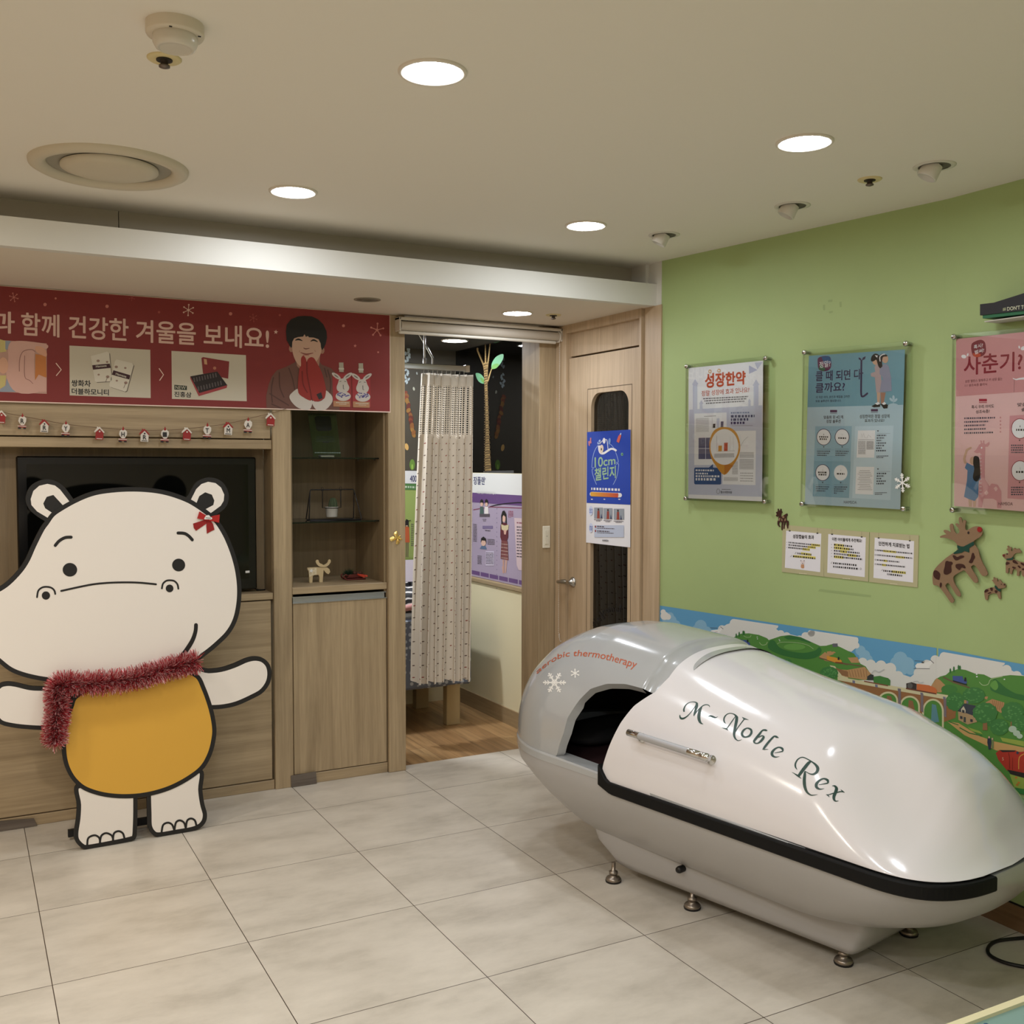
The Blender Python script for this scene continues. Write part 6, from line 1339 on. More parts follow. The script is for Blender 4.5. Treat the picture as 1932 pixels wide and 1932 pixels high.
# old tape marks on the wall paint
MK = mat((152, 172, 116), .6)
MARKS = [((1200, 280, 2.639), q) for q in ([(930, 780), (942, 778), (942, 806), (932, 806)], [(956, 755), (978, 752), (978, 764), (956, 766)], [(1012, 765), (1024, 763), (1024, 790), (1014, 790)], [(960, 812), (980, 808), (980, 818), (962, 822)])]
for cr_, q in MARKS:
    a = Art(PA, PN, .0003).crop(*cr_); a.poly(q, MK, 1); tag(a.build('tape_mark'), 'faint tape mark in a loose ring of four high on the green wall', 'mark', 'tape marks high on the green wall')
a = Art(PA, PN, .0003).crop(1440, 940, 3.927); a.poly([(405, 690), (420, 672), (800, 718), (798, 736)], MK, 1); tag(a.build('tape_mark'), 'long faint tape mark on the green wall below the middle notice', 'mark')
# ================================================================== MURAL BAND
XB = 1766.0
a = Art(PA+PN*.001, PN, .0003, other=(Vector((3.179, 2, 0)), (-1, 0, 0)), xb=XB)
SKY = mat((96, 158, 198), .5); CLB = mat((138, 182, 208), .5); CLW = mat((222, 220, 214), .5); HIL = mat((84, 138, 60), .5); HIL2 = mat((104, 158, 74), .5); BUSH = mat((54, 112, 56), .5); TREE = mat((66, 124, 64), .5); CLIFF = mat((188, 144, 98), .5); CLIFF2 = mat((146, 104, 70), .5); BRICK = mat((152, 104, 64), .5); STONE = mat((214, 204, 164), .5); PATH = mat((200, 158, 100), .5); YGR = mat((150, 168, 74), .5); RAILC = mat((112, 90, 66), .5)
ZM0, ZM1 = .487, .922
def mq(s0, s1, z0, z1, m, L):
    o = PA+PN*(.001+.0003*L); a.mb.poly([o+PD*s0+Vector((0, 0, z0)), o+PD*s1+Vector((0, 0, z0)), o+PD*s1+Vector((0, 0, z1)), o+PD*s0+Vector((0, 0, z1))], m)
def mw(y0, y1, z0, z1, m, L):
    x = 3.179-.0003*L; a.mb.poly([(x, y0, z0), (x, y1, z0), (x, y1, z1), (x, y0, z1)], m)
mq(0.002, 1.43, ZM0, ZM1, SKY, 1); mw(1.0, 2.555, ZM0, ZM1, SKY, 1)
mq(0.3, 1.43, ZM0, .70, HIL, 6); mw(1.0, 2.555, ZM0, .70, HIL, 6)
mw(1.0, 2.1, .55, .82, HIL, 6)
def clip_top(q):      # keep prints under the upper edge of the band
    out = []
    for x, y in q:
        X, Y = a.px((x, y)); lim = 1147.5+(X-1249)*.1493 if X < XB else 1227.6+(X-XB)*.178
        Y = max(Y, lim); out.append(((X-a.o[0])*a.o[2], (Y-a.o[1])*a.o[2]))
    return out
def MP(q, m, L, sm=0):
    if sm: q = cr(q, sm, True)
    a.poly(clip_top(q), m, L)
def MC(x, y, rx, ry, m, L, n=16): MP([(x+rx*math.cos(2*PI*k/n), y+ry*math.sin(2*PI*k/n)) for k in range(n)], m, L)
def tree(x, y, rx, ry, L, trunk=True):
    if trunk: MP([(x-rx*.12, y), (x+rx*.12, y), (x+rx*.2, y+ry*1.7), (x-rx*.2, y+ry*1.7)], CLIFF2, L)
    for k in range(11):
        q = 2*PI*k/11; MC(x+rx*.62*math.cos(q), y+ry*.62*math.sin(q), rx*.42, ry*.42, TREE, L+1, 10)
    MC(x, y, rx*.8, ry*.8, TREE, L+1)
    rnd = random.Random(int(x+y))
    for k in range(22):
        q, r = rnd.uniform(0, 6.28), rnd.random()**.5*.85; MC(x+rx*r*math.cos(q), y+ry*r*math.sin(q), rx*.10, ry*.07, mat((94, 152, 84), .5), L+2, 7)
def scene_far(ox):           # one repeat of the printed landscape, in the pixels of crop 5, shifted
    S = lambda q: [(x+ox, y) for x, y in q]
    for x, y, r in ((440, 330, 62), (400, 370, 52), (500, 390, 55), (450, 420, 60), (150, 270, 46), (130, 230, 40), (190, 320, 48), (90, 240, 50), (240, 370, 40)): MC(x+ox, y, r, r*1.05, CLB, 2)
    MP(S([(50, 370), (150, 345), (260, 365), (340, 385), (400, 430), (510, 475), (570, 430), (640, 345), (700, 315), (760, 290), (800, 240), (1220, 300), (1190, 345), (1250, 395), (1300, 400), (1460, 440), (1500, 400), (1560, 365), (1830, 400), (1940, 470), (1940, 720), (50, 720)]), CLW, 3)
    for x, y, r in ((75, 225, 42), (110, 235, 30), (60, 185, 26), (180, 375, 44), (260, 395, 46), (330, 410, 50), (430, 470, 46), (600, 420, 46), (655, 360, 40), (720, 345, 38), (780, 300, 46), (1200, 330, 26), (1250, 410, 40), (1310, 430, 40), (1440, 460, 36), (1500, 430, 40), (1560, 400, 36), (1880, 440, 46)): MC(x+ox, y, r, r, CLW, 3)
    # hovering plane without markings
    MP(S([(535, 385), (550, 370), (600, 365), (635, 360), (655, 330), (665, 345), (650, 372), (630, 395), (635, 412), (560, 420), (540, 405)]), mat((236, 234, 230), .5), 4); a.line(S([(535, 347), (610, 349)]), 4, INKG, 4, 0, False); a.line(S([(540, 415), (638, 408)]), 4, INKG, 5, 0, False); a.line(S([(640, 335), (668, 358)]), 5, INKG, 5, 0, False); a.line(S([(548, 398), (610, 385)]), 3, mat((150, 90, 84), .5), 5, 0, False)
    # hills
    MP(S([(672, 525), (690, 500), (740, 470), (770, 445), (850, 405), (930, 402), (1030, 418), (1110, 450), (1130, 470), (1250, 430), (1330, 420), (1450, 440), (1560, 490), (1650, 530), (1760, 525), (1850, 540), (1940, 600), (1940, 900), (672, 900)]), HIL, 4)
    MP(S([(668, 530), (690, 495), (750, 475), (780, 505), (770, 545), (720, 540)]), CLIFF, 5); MP(S([(1640, 640), (1700, 590), (1750, 640), (1790, 660), (1760, 690), (1700, 680)]), CLIFF, 5); MP(S([(1120, 650), (1180, 640), (1240, 660), (1235, 700), (1150, 690)]), CLIFF, 5); MP(S([(1720, 600), (1790, 585), (1810, 600), (1740, 612)]), CLIFF, 5)
    MP(S([(1150, 470), (1230, 540), (1330, 580), (1480, 600), (1600, 575), (1640, 540), (1665, 580), (1620, 640), (1500, 665), (1330, 640), (1200, 600), (1120, 545)]), BUSH, 5, 3); MP(S([(1280, 440), (1340, 420), (1450, 440), (1560, 490), (1540, 500), (1420, 465), (1320, 465)]), BUSH, 5); MP(S([(1160, 465), (1190, 480), (1215, 520), (1250, 560), (1220, 570), (1160, 520)]), BUSH, 6); MC(1390+ox, 540, 110, 34, HIL2, 6)
    a.line(S([(1215, 510), (1260, 492), (1400, 495), (1520, 520), (1580, 560)]), 4, mat((178, 200, 150), .5), 7, 4); a.line(S([(875, 425), (900, 440), (940, 440), (950, 420)]), 4, mat((178, 200, 150), .5), 5, 4); a.line(S([(1035, 495), (1060, 520), (1100, 515), (1115, 490)]), 5, mat((178, 200, 150), .5), 5, 4)
    for x, y, h in ((800, 430, 28), (830, 415, 30), (870, 400, 26), (880, 400, 24)): MC(x+ox, y, 8, h, BUSH, 5)
    for x, y in ((1012, 440), (1015, 458), (1235, 465), (1240, 478)): MC(x+ox, y, 6, 4, PW, 6, 8)
    tree(1000+ox, 590, 60, 40, 6, False); tree(1310+ox, 690, 50, 34, 6, False); MC(860+ox, 570, 50, 14, BUSH, 5)
    # small blue locomotive, tank and cab only
    a.line(S([(745, 478), (830, 515), (960, 552)]), 12, RAILC, 6, 0, False); MP(S([(822, 470), (905, 470), (908, 492), (935, 492), (940, 520), (925, 532), (825, 512)]), mat((70, 88, 150), .5), 7); MP(S([(908, 492), (910, 465), (920, 465), (922, 492)]), INK, 8); MP(S([(822, 508), (935, 528), (935, 536), (822, 518)]), INK, 8); MP(S([(822, 466), (856, 462), (858, 474), (822, 476)]), mat((52, 66, 120), .5), 8)
a.crop(1240, 1120, 5.367)
scene_far(0)
MP([(50, 300), (60, 285), (100, 290), (125, 330), (140, 385), (50, 360)], HIL, 5); MP([(75, 335), (120, 325), (140, 388), (60, 365)], CLIFF, 6)
# yellow locomotive and hut
MP([(1770, 512), (1782, 505), (1825, 505), (1828, 530), (1820, 542), (1778, 536)], mat((98, 98, 106), .5), 6); a.line([(1640, 650), (1780, 690), (1932, 720)], 12, RAILC, 6, 0, False); MP([(1760, 640), (1800, 645), (1840, 660), (1870, 680), (1860, 700), (1800, 690), (1765, 665)], mat((216, 150, 54), .5), 7); MP([(1825, 665), (1832, 640), (1844, 645), (1840, 672)], INK, 8); MP([(1800, 690), (1880, 695), (1878, 708), (1805, 704)], mat((130, 66, 40), .5), 8)
tree(1740, 800, 90, 60, 7, False); MP([(1745, 725), (1800, 735), (1870, 830), (1932, 850), (1932, 880), (1850, 860), (1790, 780)], STONE, 7); MP([(1800, 750), (1932, 790), (1932, 840), (1870, 825)], CLIFF2, 7)
a.crop(1560, 1160, 5.1935)
# second repeat, to the right
for x, y, r in ((720, 430, 70), (680, 470, 60), (790, 480, 66), (740, 520, 70), (370, 400, 56), (330, 350, 50), (400, 440, 50), (820, 540, 50)): MC(x, y, r, r, CLB, 2)
MP([(300, 440), (450, 470), (600, 480), (700, 570), (820, 610), (880, 560), (960, 490), (1040, 430), (1150, 390), (1205, 345), (1730, 440), (1700, 490), (1840, 560), (1940, 600), (1940, 820), (300, 700)], CLW, 3)
for x, y, r in ((350, 470, 50), (430, 490, 52), (530, 500, 54), (620, 530, 60), (700, 600, 50), (900, 570, 50), (980, 490, 50), (1060, 440, 44), (1150, 410, 46), (1200, 370, 30), (1715, 470, 30), (1760, 540, 50), (1860, 600, 50), (250, 250, 60), (290, 300, 30), (180, 230, 50)): MC(x, y, r, r, CLW, 3)
MP([(0, 160), (110, 182), (180, 215), (315, 300), (240, 362), (160, 340), (0, 300)], CLW, 3)
for x, y in ((0, 0),):
    MP([(865, 500), (885, 475), (960, 470), (1000, 460), (1020, 440), (1040, 470), (1010, 500), (1000, 525), (880, 530)], mat((236, 234, 230), .5), 4); a.line([(860, 450), (960, 455)], 4, INKG, 4, 0, False); a.line([(850, 525), (1008, 528)], 5, INKG, 5, 0, False); a.line([(1012, 440), (1048, 475)], 6, INKG, 5, 0, False); MC(940, 468, 16, 6, INK, 6)
MP([(0, 300), (60, 285), (140, 320), (200, 350), (265, 380), (300, 430), (330, 480), (380, 505), (430, 580), (400, 640), (100, 640), (0, 620)], HIL, 4); MP([(205, 420), (300, 415), (320, 470), (240, 470)], CLIFF, 5); MP([(110, 535), (200, 540), (370, 510), (440, 585), (380, 640), (150, 605)], CLIFF, 5)
for k in range(9): a.line([(160+k*28, 545-k*2), (185+k*26, 610)], 4, CLIFF2, 6, 0, False)
MP([(0, 360), (40, 355), (70, 385), (0, 410)], CLIFF, 5); a.line([(0, 430), (160, 475), (350, 505)], 11, RAILC, 6, 0, False); MP([(0, 400), (60, 415), (120, 435), (150, 465), (90, 470), (0, 440)], mat((216, 150, 54), .5), 7); MP([(105, 440), (110, 412), (122, 415), (124, 445)], INK, 8); MP([(55, 285), (105, 280), (105, 312), (60, 316)], mat((98, 98, 106), .5), 6)
tree(30, 570, 80, 60, 7, False)
# viaduct
MP([(105, 605), (1200, 790), (1200, 835), (105, 640)], STONE, 8); MP([(110, 640), (1195, 830), (1265, 940), (1260, 1010), (1150, 1050), (900, 1000), (500, 800)], BRICK, 7)
for x, y, rx, ry in ((600, 840, 80, 70), (812, 895, 82, 85), (1040, 950, 88, 110)):
    MP([(x-rx-18, y+ry*1.4), (x-rx-18, y)]+[(x-(rx+18)*math.cos(k*PI/14), y-(ry+18)*math.sin(k*PI/14)) for k in range(15)]+[(x+rx+18, y+ry*1.6)], STONE, 8); MP([(x-rx, y+ry*1.4), (x-rx, y)]+[(x-rx*math.cos(k*PI/14), y-ry*math.sin(k*PI/14)) for k in range(15)]+[(x+rx, y+ry*1.6)], HIL, 9); MP([(x-10, y-ry*.7), (x+30, y-ry*.6), (x+60, y+ry*.9), (x-20, y+ry)], mat((96, 140, 150), .5) if x > 1000 else CLIFF2, 10)
for k in range(6): MP([(250+k*222, 640+k*40), (275+k*222, 645+k*40), (277+k*222, 672+k*40), (252+k*222, 668+k*40)], mat((120, 118, 140), .5), 9)
for x, y in ((700, 800), (920, 850), (1145, 900)): MP([(x, y-80), (x+26, y-75), (x+26, y+110), (x, y+90)], mat((126, 112, 118), .5), 9)
# green and orange engines, plain
MP([(455, 630), (460, 605), (520, 598), (560, 610), (600, 620), (622, 640), (620, 695), (460, 668)], mat((70, 128, 60), .5), 9); MP([(395, 605), (430, 580), (458, 590), (458, 640), (395, 640)], mat((52, 56, 56), .5), 9); MP([(365, 645), (600, 690), (600, 700), (365, 656)], mat((130, 70, 50), .5), 10); a.line([(440, 572), (470, 545), (510, 560), (560, 535)], 9, mat((196, 196, 196), .5), 8, 4)
MP([(880, 675), (1000, 690), (1060, 715), (1080, 740), (1075, 778), (880, 745)], mat((206, 112, 62), .5), 9); MP([(778, 672), (830, 660), (878, 675), (876, 740), (780, 725)], mat((58, 48, 46), .5), 9); MC(815, 695, 26, 28, mat((96, 92, 90), .5), 10); MP([(775, 715), (1070, 768), (1070, 780), (775, 728)], mat((110, 60, 44), .5), 10); a.line([(850, 655), (890, 650), (905, 668), (945, 660)], 8, mat((196, 196, 196), .5), 8, 4)
# right hill with the blue engine again
MP([(1020, 700), (1060, 635), (1110, 605), (1165, 590), (1200, 560), (1290, 530), (1360, 540), (1450, 575), (1540, 585), (1610, 620), (1720, 600), (1800, 590), (1940, 600), (1940, 1250), (1300, 1100), (1100, 820)], HIL, 5)
MP([(1020, 700), (1075, 620), (1110, 640), (1170, 700), (1120, 760), (1080, 760)], CLIFF, 6); MP([(1550, 860), (1620, 825), (1740, 860), (1720, 970), (1640, 920)], CLIFF, 6); MP([(1545, 800), (1580, 800), (1570, 830), (1545, 820)], CLIFF, 6)
for k in range(6): a.line([(1620+k*20, 835+k*4), (1640+k*18, 910+k*8)], 5, CLIFF2, 7, 0, False)
MP([(1640, 630), (1690, 660), (1760, 720), (1850, 770), (1932, 790), (1932, 840), (1800, 810), (1650, 760), (1600, 720)], BUSH, 6, 3); MP([(1600, 690), (1650, 640), (1680, 700), (1650, 740)], HIL2, 7, 3); a.line([(1495, 660), (1530, 690), (1580, 680), (1610, 630), (1720, 605)], 6, mat((178, 200, 150), .5), 7, 4)
for x, y, h in ((1210, 550, 26), (1245, 535, 30), (1290, 515, 24), (1305, 520, 24)): MC(x, y, 9, h, BUSH, 6)
for x, y in ((1468, 582), (1470, 606), (1740, 632)): MC(x, y, 9, 6, PW, 7, 8)
a.line([(1140, 610), (1240, 660), (1400, 715)], 14, RAILC, 7, 0, False); MP([(1232, 598), (1330, 602), (1335, 630), (1370, 640), (1372, 668), (1355, 682), (1235, 640)], mat((70, 88, 150), .5), 8); MP([(1345, 650), (1350, 612), (1364, 615), (1366, 655)], INK, 9); MP([(1235, 640), (1375, 682), (1375, 692), (1235, 652)], INK, 9)
MC(1200, 730, 80, 46, mat((70, 128, 62), .5), 7)
tree(1260, 850, 95, 90, 8, False); tree(1440, 790, 110, 80, 8, False); tree(1600, 1030, 60, 60, 8, False)
# cottage, path and trees
MP([(1285, 940), (1470, 975), (1470, 1050), (1380, 1075), (1290, 1030)], mat((178, 148, 110), .5), 10); MP([(1280, 945), (1345, 870), (1460, 890), (1480, 990), (1440, 990), (1370, 965)], mat((62, 66, 76), .5), 11); MP([(1315, 925), (1340, 895), (1360, 935), (1358, 960), (1318, 952)], mat((206, 196, 170), .5), 12)
for x, y in ((1325, 930), (1305, 990), (1405, 1020)): MP([(x, y), (x+24, y+5), (x+24, y+32), (x, y+27)], mat((60, 58, 66), .5), 13)
MP([(1340, 1000), (1362, 1004), (1362, 1056), (1340, 1050)], mat((70, 76, 70), .5), 12); MP([(1345, 835), (1368, 838), (1368, 870), (1345, 868)], CLIFF, 11)
tree(1550, 960, 120, 100, 11); tree(1820, 950, 110, 95, 10); tree(1900, 1060, 90, 80, 11, False); tree(1690, 1100, 90, 80, 10, False)
MP([(1180, 1045), (1290, 1060), (1500, 1190), (1640, 1240), (1932, 1300), (1932, 1345), (1660, 1330), (1500, 1250), (1350, 1180)], PATH, 9); a.line([(1300, 1105), (1400, 1160), (1520, 1185)], 10, BUSH, 10, 0, False); a.line([(1190, 1045), (1290, 1080)], 8, BUSH, 10, 0, False); MP([(1380, 1100), (1500, 1140), (1530, 1170), (1420, 1140)], YGR, 10); MP([(1700, 1200), (1932, 1240), (1932, 1290), (1720, 1240)], YGR, 10)
MP([(1575, 1210), (1600, 1205), (1615, 1240), (1605, 1320), (1585, 1320), (1572, 1250)], mat((48, 54, 72), .5), 12); MC(1590, 1200, 9, 11, SK1, 13); MP([(1612, 1225), (1635, 1225), (1635, 1310), (1615, 1310)], mat((120, 132, 84), .5), 12); MC(1622, 1215, 8, 10, SK1, 13)
for x, y, r in ((1820, 1120, 40), (1860, 1160, 36), (1890, 1190, 30)): MC(x, y, r, r*.8, mat((180, 200, 180), .5), 12)
# red engine in the foreground of the print
REDE = mat((176, 52, 38), .5)
MP([(1655, 1355), (1690, 1325), (1850, 1328), (1880, 1345), (1932, 1340), (2080, 1370), (2080, 1590), (1932, 1560), (1765, 1525), (1680, 1420)], REDE, 12); MP([(1690, 1325), (1850, 1328), (1840, 1342), (1720, 1345)], INK, 13); MP([(1765, 1515), (2080, 1580), (2080, 1640), (1800, 1560)], mat((44, 36, 34), .5), 12)
a.line([(1880, 1510), (1885, 1400), (1932, 1362)], 8, mat((214, 160, 70), .5), 13, 4); a.line([(1780, 1350), (1790, 1400), (1790, 1510)], 4, mat((90, 26, 20), .5), 13, 0, False); a.line([(1820, 1400), (1820, 1520)], 3, mat((90, 26, 20), .5), 13, 0, False); a.text('5', (1717, 1426), (1733, 1428), (1717, 1396), mat((220, 180, 150), .5), 13); MC(1868, 1352, 12, 14, mat((60, 60, 80), .5), 14)
MP([(1790, 1560), (2080, 1640), (2080, 1760), (1840, 1700)], YGR, 11); MP([(1840, 1690), (2080, 1735), (2080, 1790), (1852, 1745)], mat((54, 122, 60), .5), 12)
for x, y in ((1855, 1595), (1880, 1645), (1865, 1665)): MC(x, y, 13, 11, mat((196, 120, 50), .5), 12, 9)
t = a.build('mural_band'); tag(t, 'printed wallpaper band of hills, viaduct and little steam trains along the green wall', 'wallpaper band')
# ================================================================== THERAPY CAPSULE
TH = math.radians(10.5)
KU = Vector((math.sin(TH), -math.cos(TH), 0)); KV = Vector((math.cos(TH), math.sin(TH), 0)); KO = Vector((2.46722, 3.29656, 0))
def K(u, v, z): return KO+KU*u+KV*v+Vector((0, 0, z))
CWHITE = mat((232, 229, 230), .16, coat=.6); CGREY = mat((176, 178, 178), .2, coat=.5); CGREY2 = mat((172, 170, 168), .3, coat=.2)
t = thing('therapy_capsule', 'large glossy white and grey therapy capsule with dark green script on its lid', 'therapy capsule', (KO.x, KO.y, 0))
def plan(uH, tipH, uF, tipF, wd, nH=2.0, nF=3.2, N=160):
    out = []
    for k in range(N):
        q = 2*PI*k/N; c, s = math.cos(q), math.sin(q)
        n = nF if c >= 0 else nH
        x = abs(c)**(2/n); y = abs(s)**(2/n)*wd*(1 if s >= 0 else -1)
        out.append((uF+(tipF-uF)*x if c >= 0 else uH-(uH-tipH)*x, y))
    return out
HULL = [(.447, -.21, -.672, 1.15, 1.452, .448, 1.9, 3.4), (.425, -.21, -.665, 1.15, 1.461, .450, 1.9, 3.2), (.395, -.21, -.645, 1.13, 1.457, .446, 1.9, 3.0), (.345, -.18, -.575, 1.09, 1.430, .425, 1.9, 2.8), (.29, -.15, -.475, 1.04, 1.384, .396, 1.9, 2.6), (.24, -.11, -.370, .97, 1.315, .360, 2.0, 2.4), (.20, -.07, -.270, .91, 1.225, .328, 2.1, 2.3), (.178, -.02, -.205, .86, 1.140, .302, 2.2, 2.3), (.168, 0, -.165, .83, 1.07, .287, 2.3, 2.4), (.166, 0, -.12, .80, 1.0, .24, 2.3, 2.4)]
def slices(lv, m, b):
    b.grid([[K(u, v, z) for u, v in plan(a1, a2, a3, a4, w_, n1, n2)] for z, a1, a2, a3, a4, w_, n1, n2 in lv], m, True, True)
b = MB(); slices(HULL, CGREY2, b); b.build('hull', t)
PLN = [(.180, 0.02, -.115, .95, 1.075, .272, 5.0, 7.0), (.14, 0.04, -.085, .95, 1.062, .270, 6.0, 8.0), (.075, 0.08, -.020, .95, 1.030, .262, 6.0, 9.0), (.052, 0.10, .005, .95, 1.012, .252, 6.0, 9.0), (.050, 0.12, .02, .93, .99, .23, 6.0, 9.0)]
b = MB()
rows = []
for z, a1, a2, a3, a4, w_, n1, n2 in PLN:
    r = []
    for u, v in plan(a1, a2, a3, a4, w_, n1, n2):
        f = max(0, min(1, (u-.05)/.95)); v2 = v*(1.12-.30*f); zz = z+(.045*max(0, (.30-u)/.4)**2 if z < .1 else 0); r.append(K(u, v2, zz))
    rows.append(r)
b.grid(rows, CGREY2, True, True); b.add(rows[-1], [list(range(len(rows[-1])))], CGREY2); b.build('plinth', t)
# levelling feet
def foot(u, v):
    b = MB(); p = K(u, v, 0); FM = mat((150, 140, 128), .3, .8)
    b.lathe(p, [(.030, 0), (.031, .006)], BLACK, 24); b.lathe(p, [(.029, .006), (.030, .012), (.026, .018), (.013, .022), (.013, .030), (.017, .031), (.017, .040), (.008, .042), (.008, .075)], FM, 24); return b.build('foot', t)
for u, v in ((.037, -.300), (.385, -.245), (.962, -.178), (.985, .175), (.037, .30), (.385, .25)): foot(u, v)
b = MB(); p = on_plane(1284, 1640, K(0, -.29, 0), KV); b.lathe(p+KV*.02, [(.012, 0), (.013, .028), (.010, .036), (0, .037)], BLACK, 18, ax=-KV); b.build('valve_cap', t)
# rim ledge
RO = plan(-.21, -.676, 1.15, 1.453, .450, 1.9, 3.4); RI = plan(-.21, -.60, 1.12, 1.38, .375, 2.0, 3.2)
rz_ = lambda u, z: z if u < .10 else .446+(z-.446)*max(0, 1-(u-.10)/.04)
b = MB(); b.grid([[K(u, v, rz_(u, z)) for u, v in q] for q, z in ((RO, .442), (RO, .468), ([(u*.996, v*.99) for u, v in RO], .475), (RI, .474), (RI, .36))], CGREY, False, True); b.build('rim', t)
# inside
b = MB(); q = plan(-.20, -.59, 1.1, 1.35, .37, 2.0, 3.0); MAR = mat((52, 24, 26), .8)
b.grid([[K(u*.6+.12, v*.2, .44) for u, v in q], [K(u*.9, v*.85, .425) for u, v in q], [K(u, v, .40) for u, v in q]], MAR, True, True); b.add([K(u*.6+.12, v*.2, .44) for u, v in q], [list(range(len(q)))], MAR); b.build('mattress', t)
b = MB(); rows = []
for i in range(9):
    th = PI*i/8; rows.append([K(-.32+.13*math.sin(th)*abs(math.cos(2*PI*k/32))**.6*(1 if math.cos(2*PI*k/32) > 0 else -1), .23*math.sin(th)*abs(math.sin(2*PI*k/32))**.6*(1 if math.sin(2*PI*k/32) > 0 else -1), .47+.045*math.cos(th)) for k in range(32)])
b.grid(rows, mat((30, 28, 28), .8), True, True); b.build('pillow', t)

# white lid
LU = np.array([-.2, .2, .30, .40, .50, .63, .74, .85, .95, 1.04, 1.12, 1.18, 1.24, 1.30, 1.34, 1.38, 1.41, 1.435, 1.45])
LZ = np.array([.916, .918, .912, .893, .874, .853, .838, .820, .803, .784, .762, .740, .710, .665, .620, .560, .510, .478, .460])
def lidw(u): return .445 if u < 1.15 else .445*max(0, 1-((u-1.15)/.302)**3.4)**(1/3.4)
def lid_pt(u, ph, off=0.0):
    c, s = math.cos(ph), math.sin(ph); w_ = lidw(u); zt = float(np.interp(u, LU, LZ)); H = zt-.455
    g_ = max(0.0, min(1.0, (u-.3)/.8)); n, m_ = 2.6-.4*g_, 2.2-.2*g_
    v = -w_*(1 if c >= 0 else -1)*abs(c)**(2/n); z = .455+H*abs(s)**(2/m_)
    bl = max(0.0, min(1.0, (u-.95)/.34)); bl = bl*bl*(3-2*bl)*.90
    if bl > 0:
        sv = abs(v)/max(w_, 1e-4)
        bell = .16*(1-sv**6)+.84*(1/(1+(sv/.52)**4.2)-1/(1+(1/.52)**4.2))/(1-1/(1+(1/.52)**4.2))
        z = z*(1-bl)+bl*(.455+H*bell)
    # the soft step running back along each shoulder
    st = max(0.0, 1-max(0.0, u-.30)/.42)
    if st > 0:
        dg = math.degrees(ph); dg = min(dg, 180-dg); f = 1/(1+math.exp(-(dg-(57-24*(1-st)))/5.0))
        v *= 1-.022*st*(1-f)*-1*.6; z += .012*st*(f-.5)
    return K(u, v, z)
FR_A = [0, 5.5, 14.9, 25.6, 35.3, 41.8, 45.2, 55, 63, 71, 80, 90]
FR_U = [.122, .131, .156, .187, .224, .265, .288, .306, .303, .304, .304, .304]
def front(ph):
    d_ = math.degrees(ph); d_ = min(d_, 180-d_); return float(np.interp(d_, FR_A, FR_U))
b = MB(); rows = []; NP = 140
TS = [0, .004, .01]+[.01+.99*(k/110)**1.0 for k in range(1, 111)]
for tt in TS:
    rows.append([lid_pt(front(PI*k/NP)+(1.4515-front(PI*k/NP))*tt, PI*k/NP) for k in range(NP+1)])
b.grid(rows, CWHITE, True)
# inner skin so the lid has an edge
ins = []
for tt in (0, .08, .25):
    r = []
    for k in range(NP+1):
        p_ = lid_pt(front(PI*k/NP)+.004+(1.4-front(PI*k/NP))*tt, PI*k/NP); ctr = KO+KU*((p_-KO).dot(KU))+Vector((0, 0, .45)); r.append(ctr+(p_-ctr)*.965)
    ins.append(r)
b.grid([rows[0], ins[0]], CWHITE, True); b.grid(ins, mat((60, 58, 58), .6), True)
lid = b.build('lid', t)
def bvh(o):
    M_ = Vector(o['_org']); return BVHTree.FromPolygons([tuple(v.co+M_) for v in o.data.vertices], [list(p.vertices) for p in o.data.polygons])
LB_ = bvh(lid)
def on_surf(B):
    def f(x, y, off):
        for k in range(30):      # a stroke that would overhang the rounded edge is drawn in onto it
            h_, n_, i_, d_ = B.ray_cast(EYE, ray(x+k*1.2, y+k*.5).normalized())
            if h_ is not None: break
        if h_ is None: return on_plane(x, y, K(0, -.44, 0), KV)
        if n_.dot(EYE-h_) < 0: n_ = -n_
        return h_+n_*off
    return f
# black sealing strip
b = MB(); rows = []
seal = []
for k in range(60): 
    u = .118+(1.15-.118)*k/59; seal.append((u, -.452))
for q in range(1, 26):
    a_ = PI/2*q/30; seal.append((1.15+.305*math.sin(a_)**(2/3.4), -.452*math.cos(a_)**(2/3.4)))
SQ = np.array(seal); TQ = np.gradient(SQ, axis=0); TQ /= np.hypot(TQ[:, 0], TQ[:, 1])[:, None]; NQ = np.stack([TQ[:, 1], -TQ[:, 0]], 1)
pr = []
for i, (u, v) in enumerate(seal):
    zt = .450+(.055*max(0, 1-(u-.118)/.05)**1.5 if u < .168 else 0); zb = .408+(.02*max(0, 1-(u-.118)/.06) if u < .178 else 0)
    f = lambda d, z: K(u+NQ[i][0]*d, v+NQ[i][1]*d, z)
    pr.append([f(-.012, zb), f(.009, zb), f(.012, zb+.004), f(.012, zt-.004), f(.009, zt), f(-.012, zt)])
b.add(pr[0], [list(range(6))], BLACK); b.add(pr[-1], [list(range(6))], BLACK)
b.grid(pr, mat((9, 9, 9), .65, spec=.25), False); b.build('seal_strip', t)
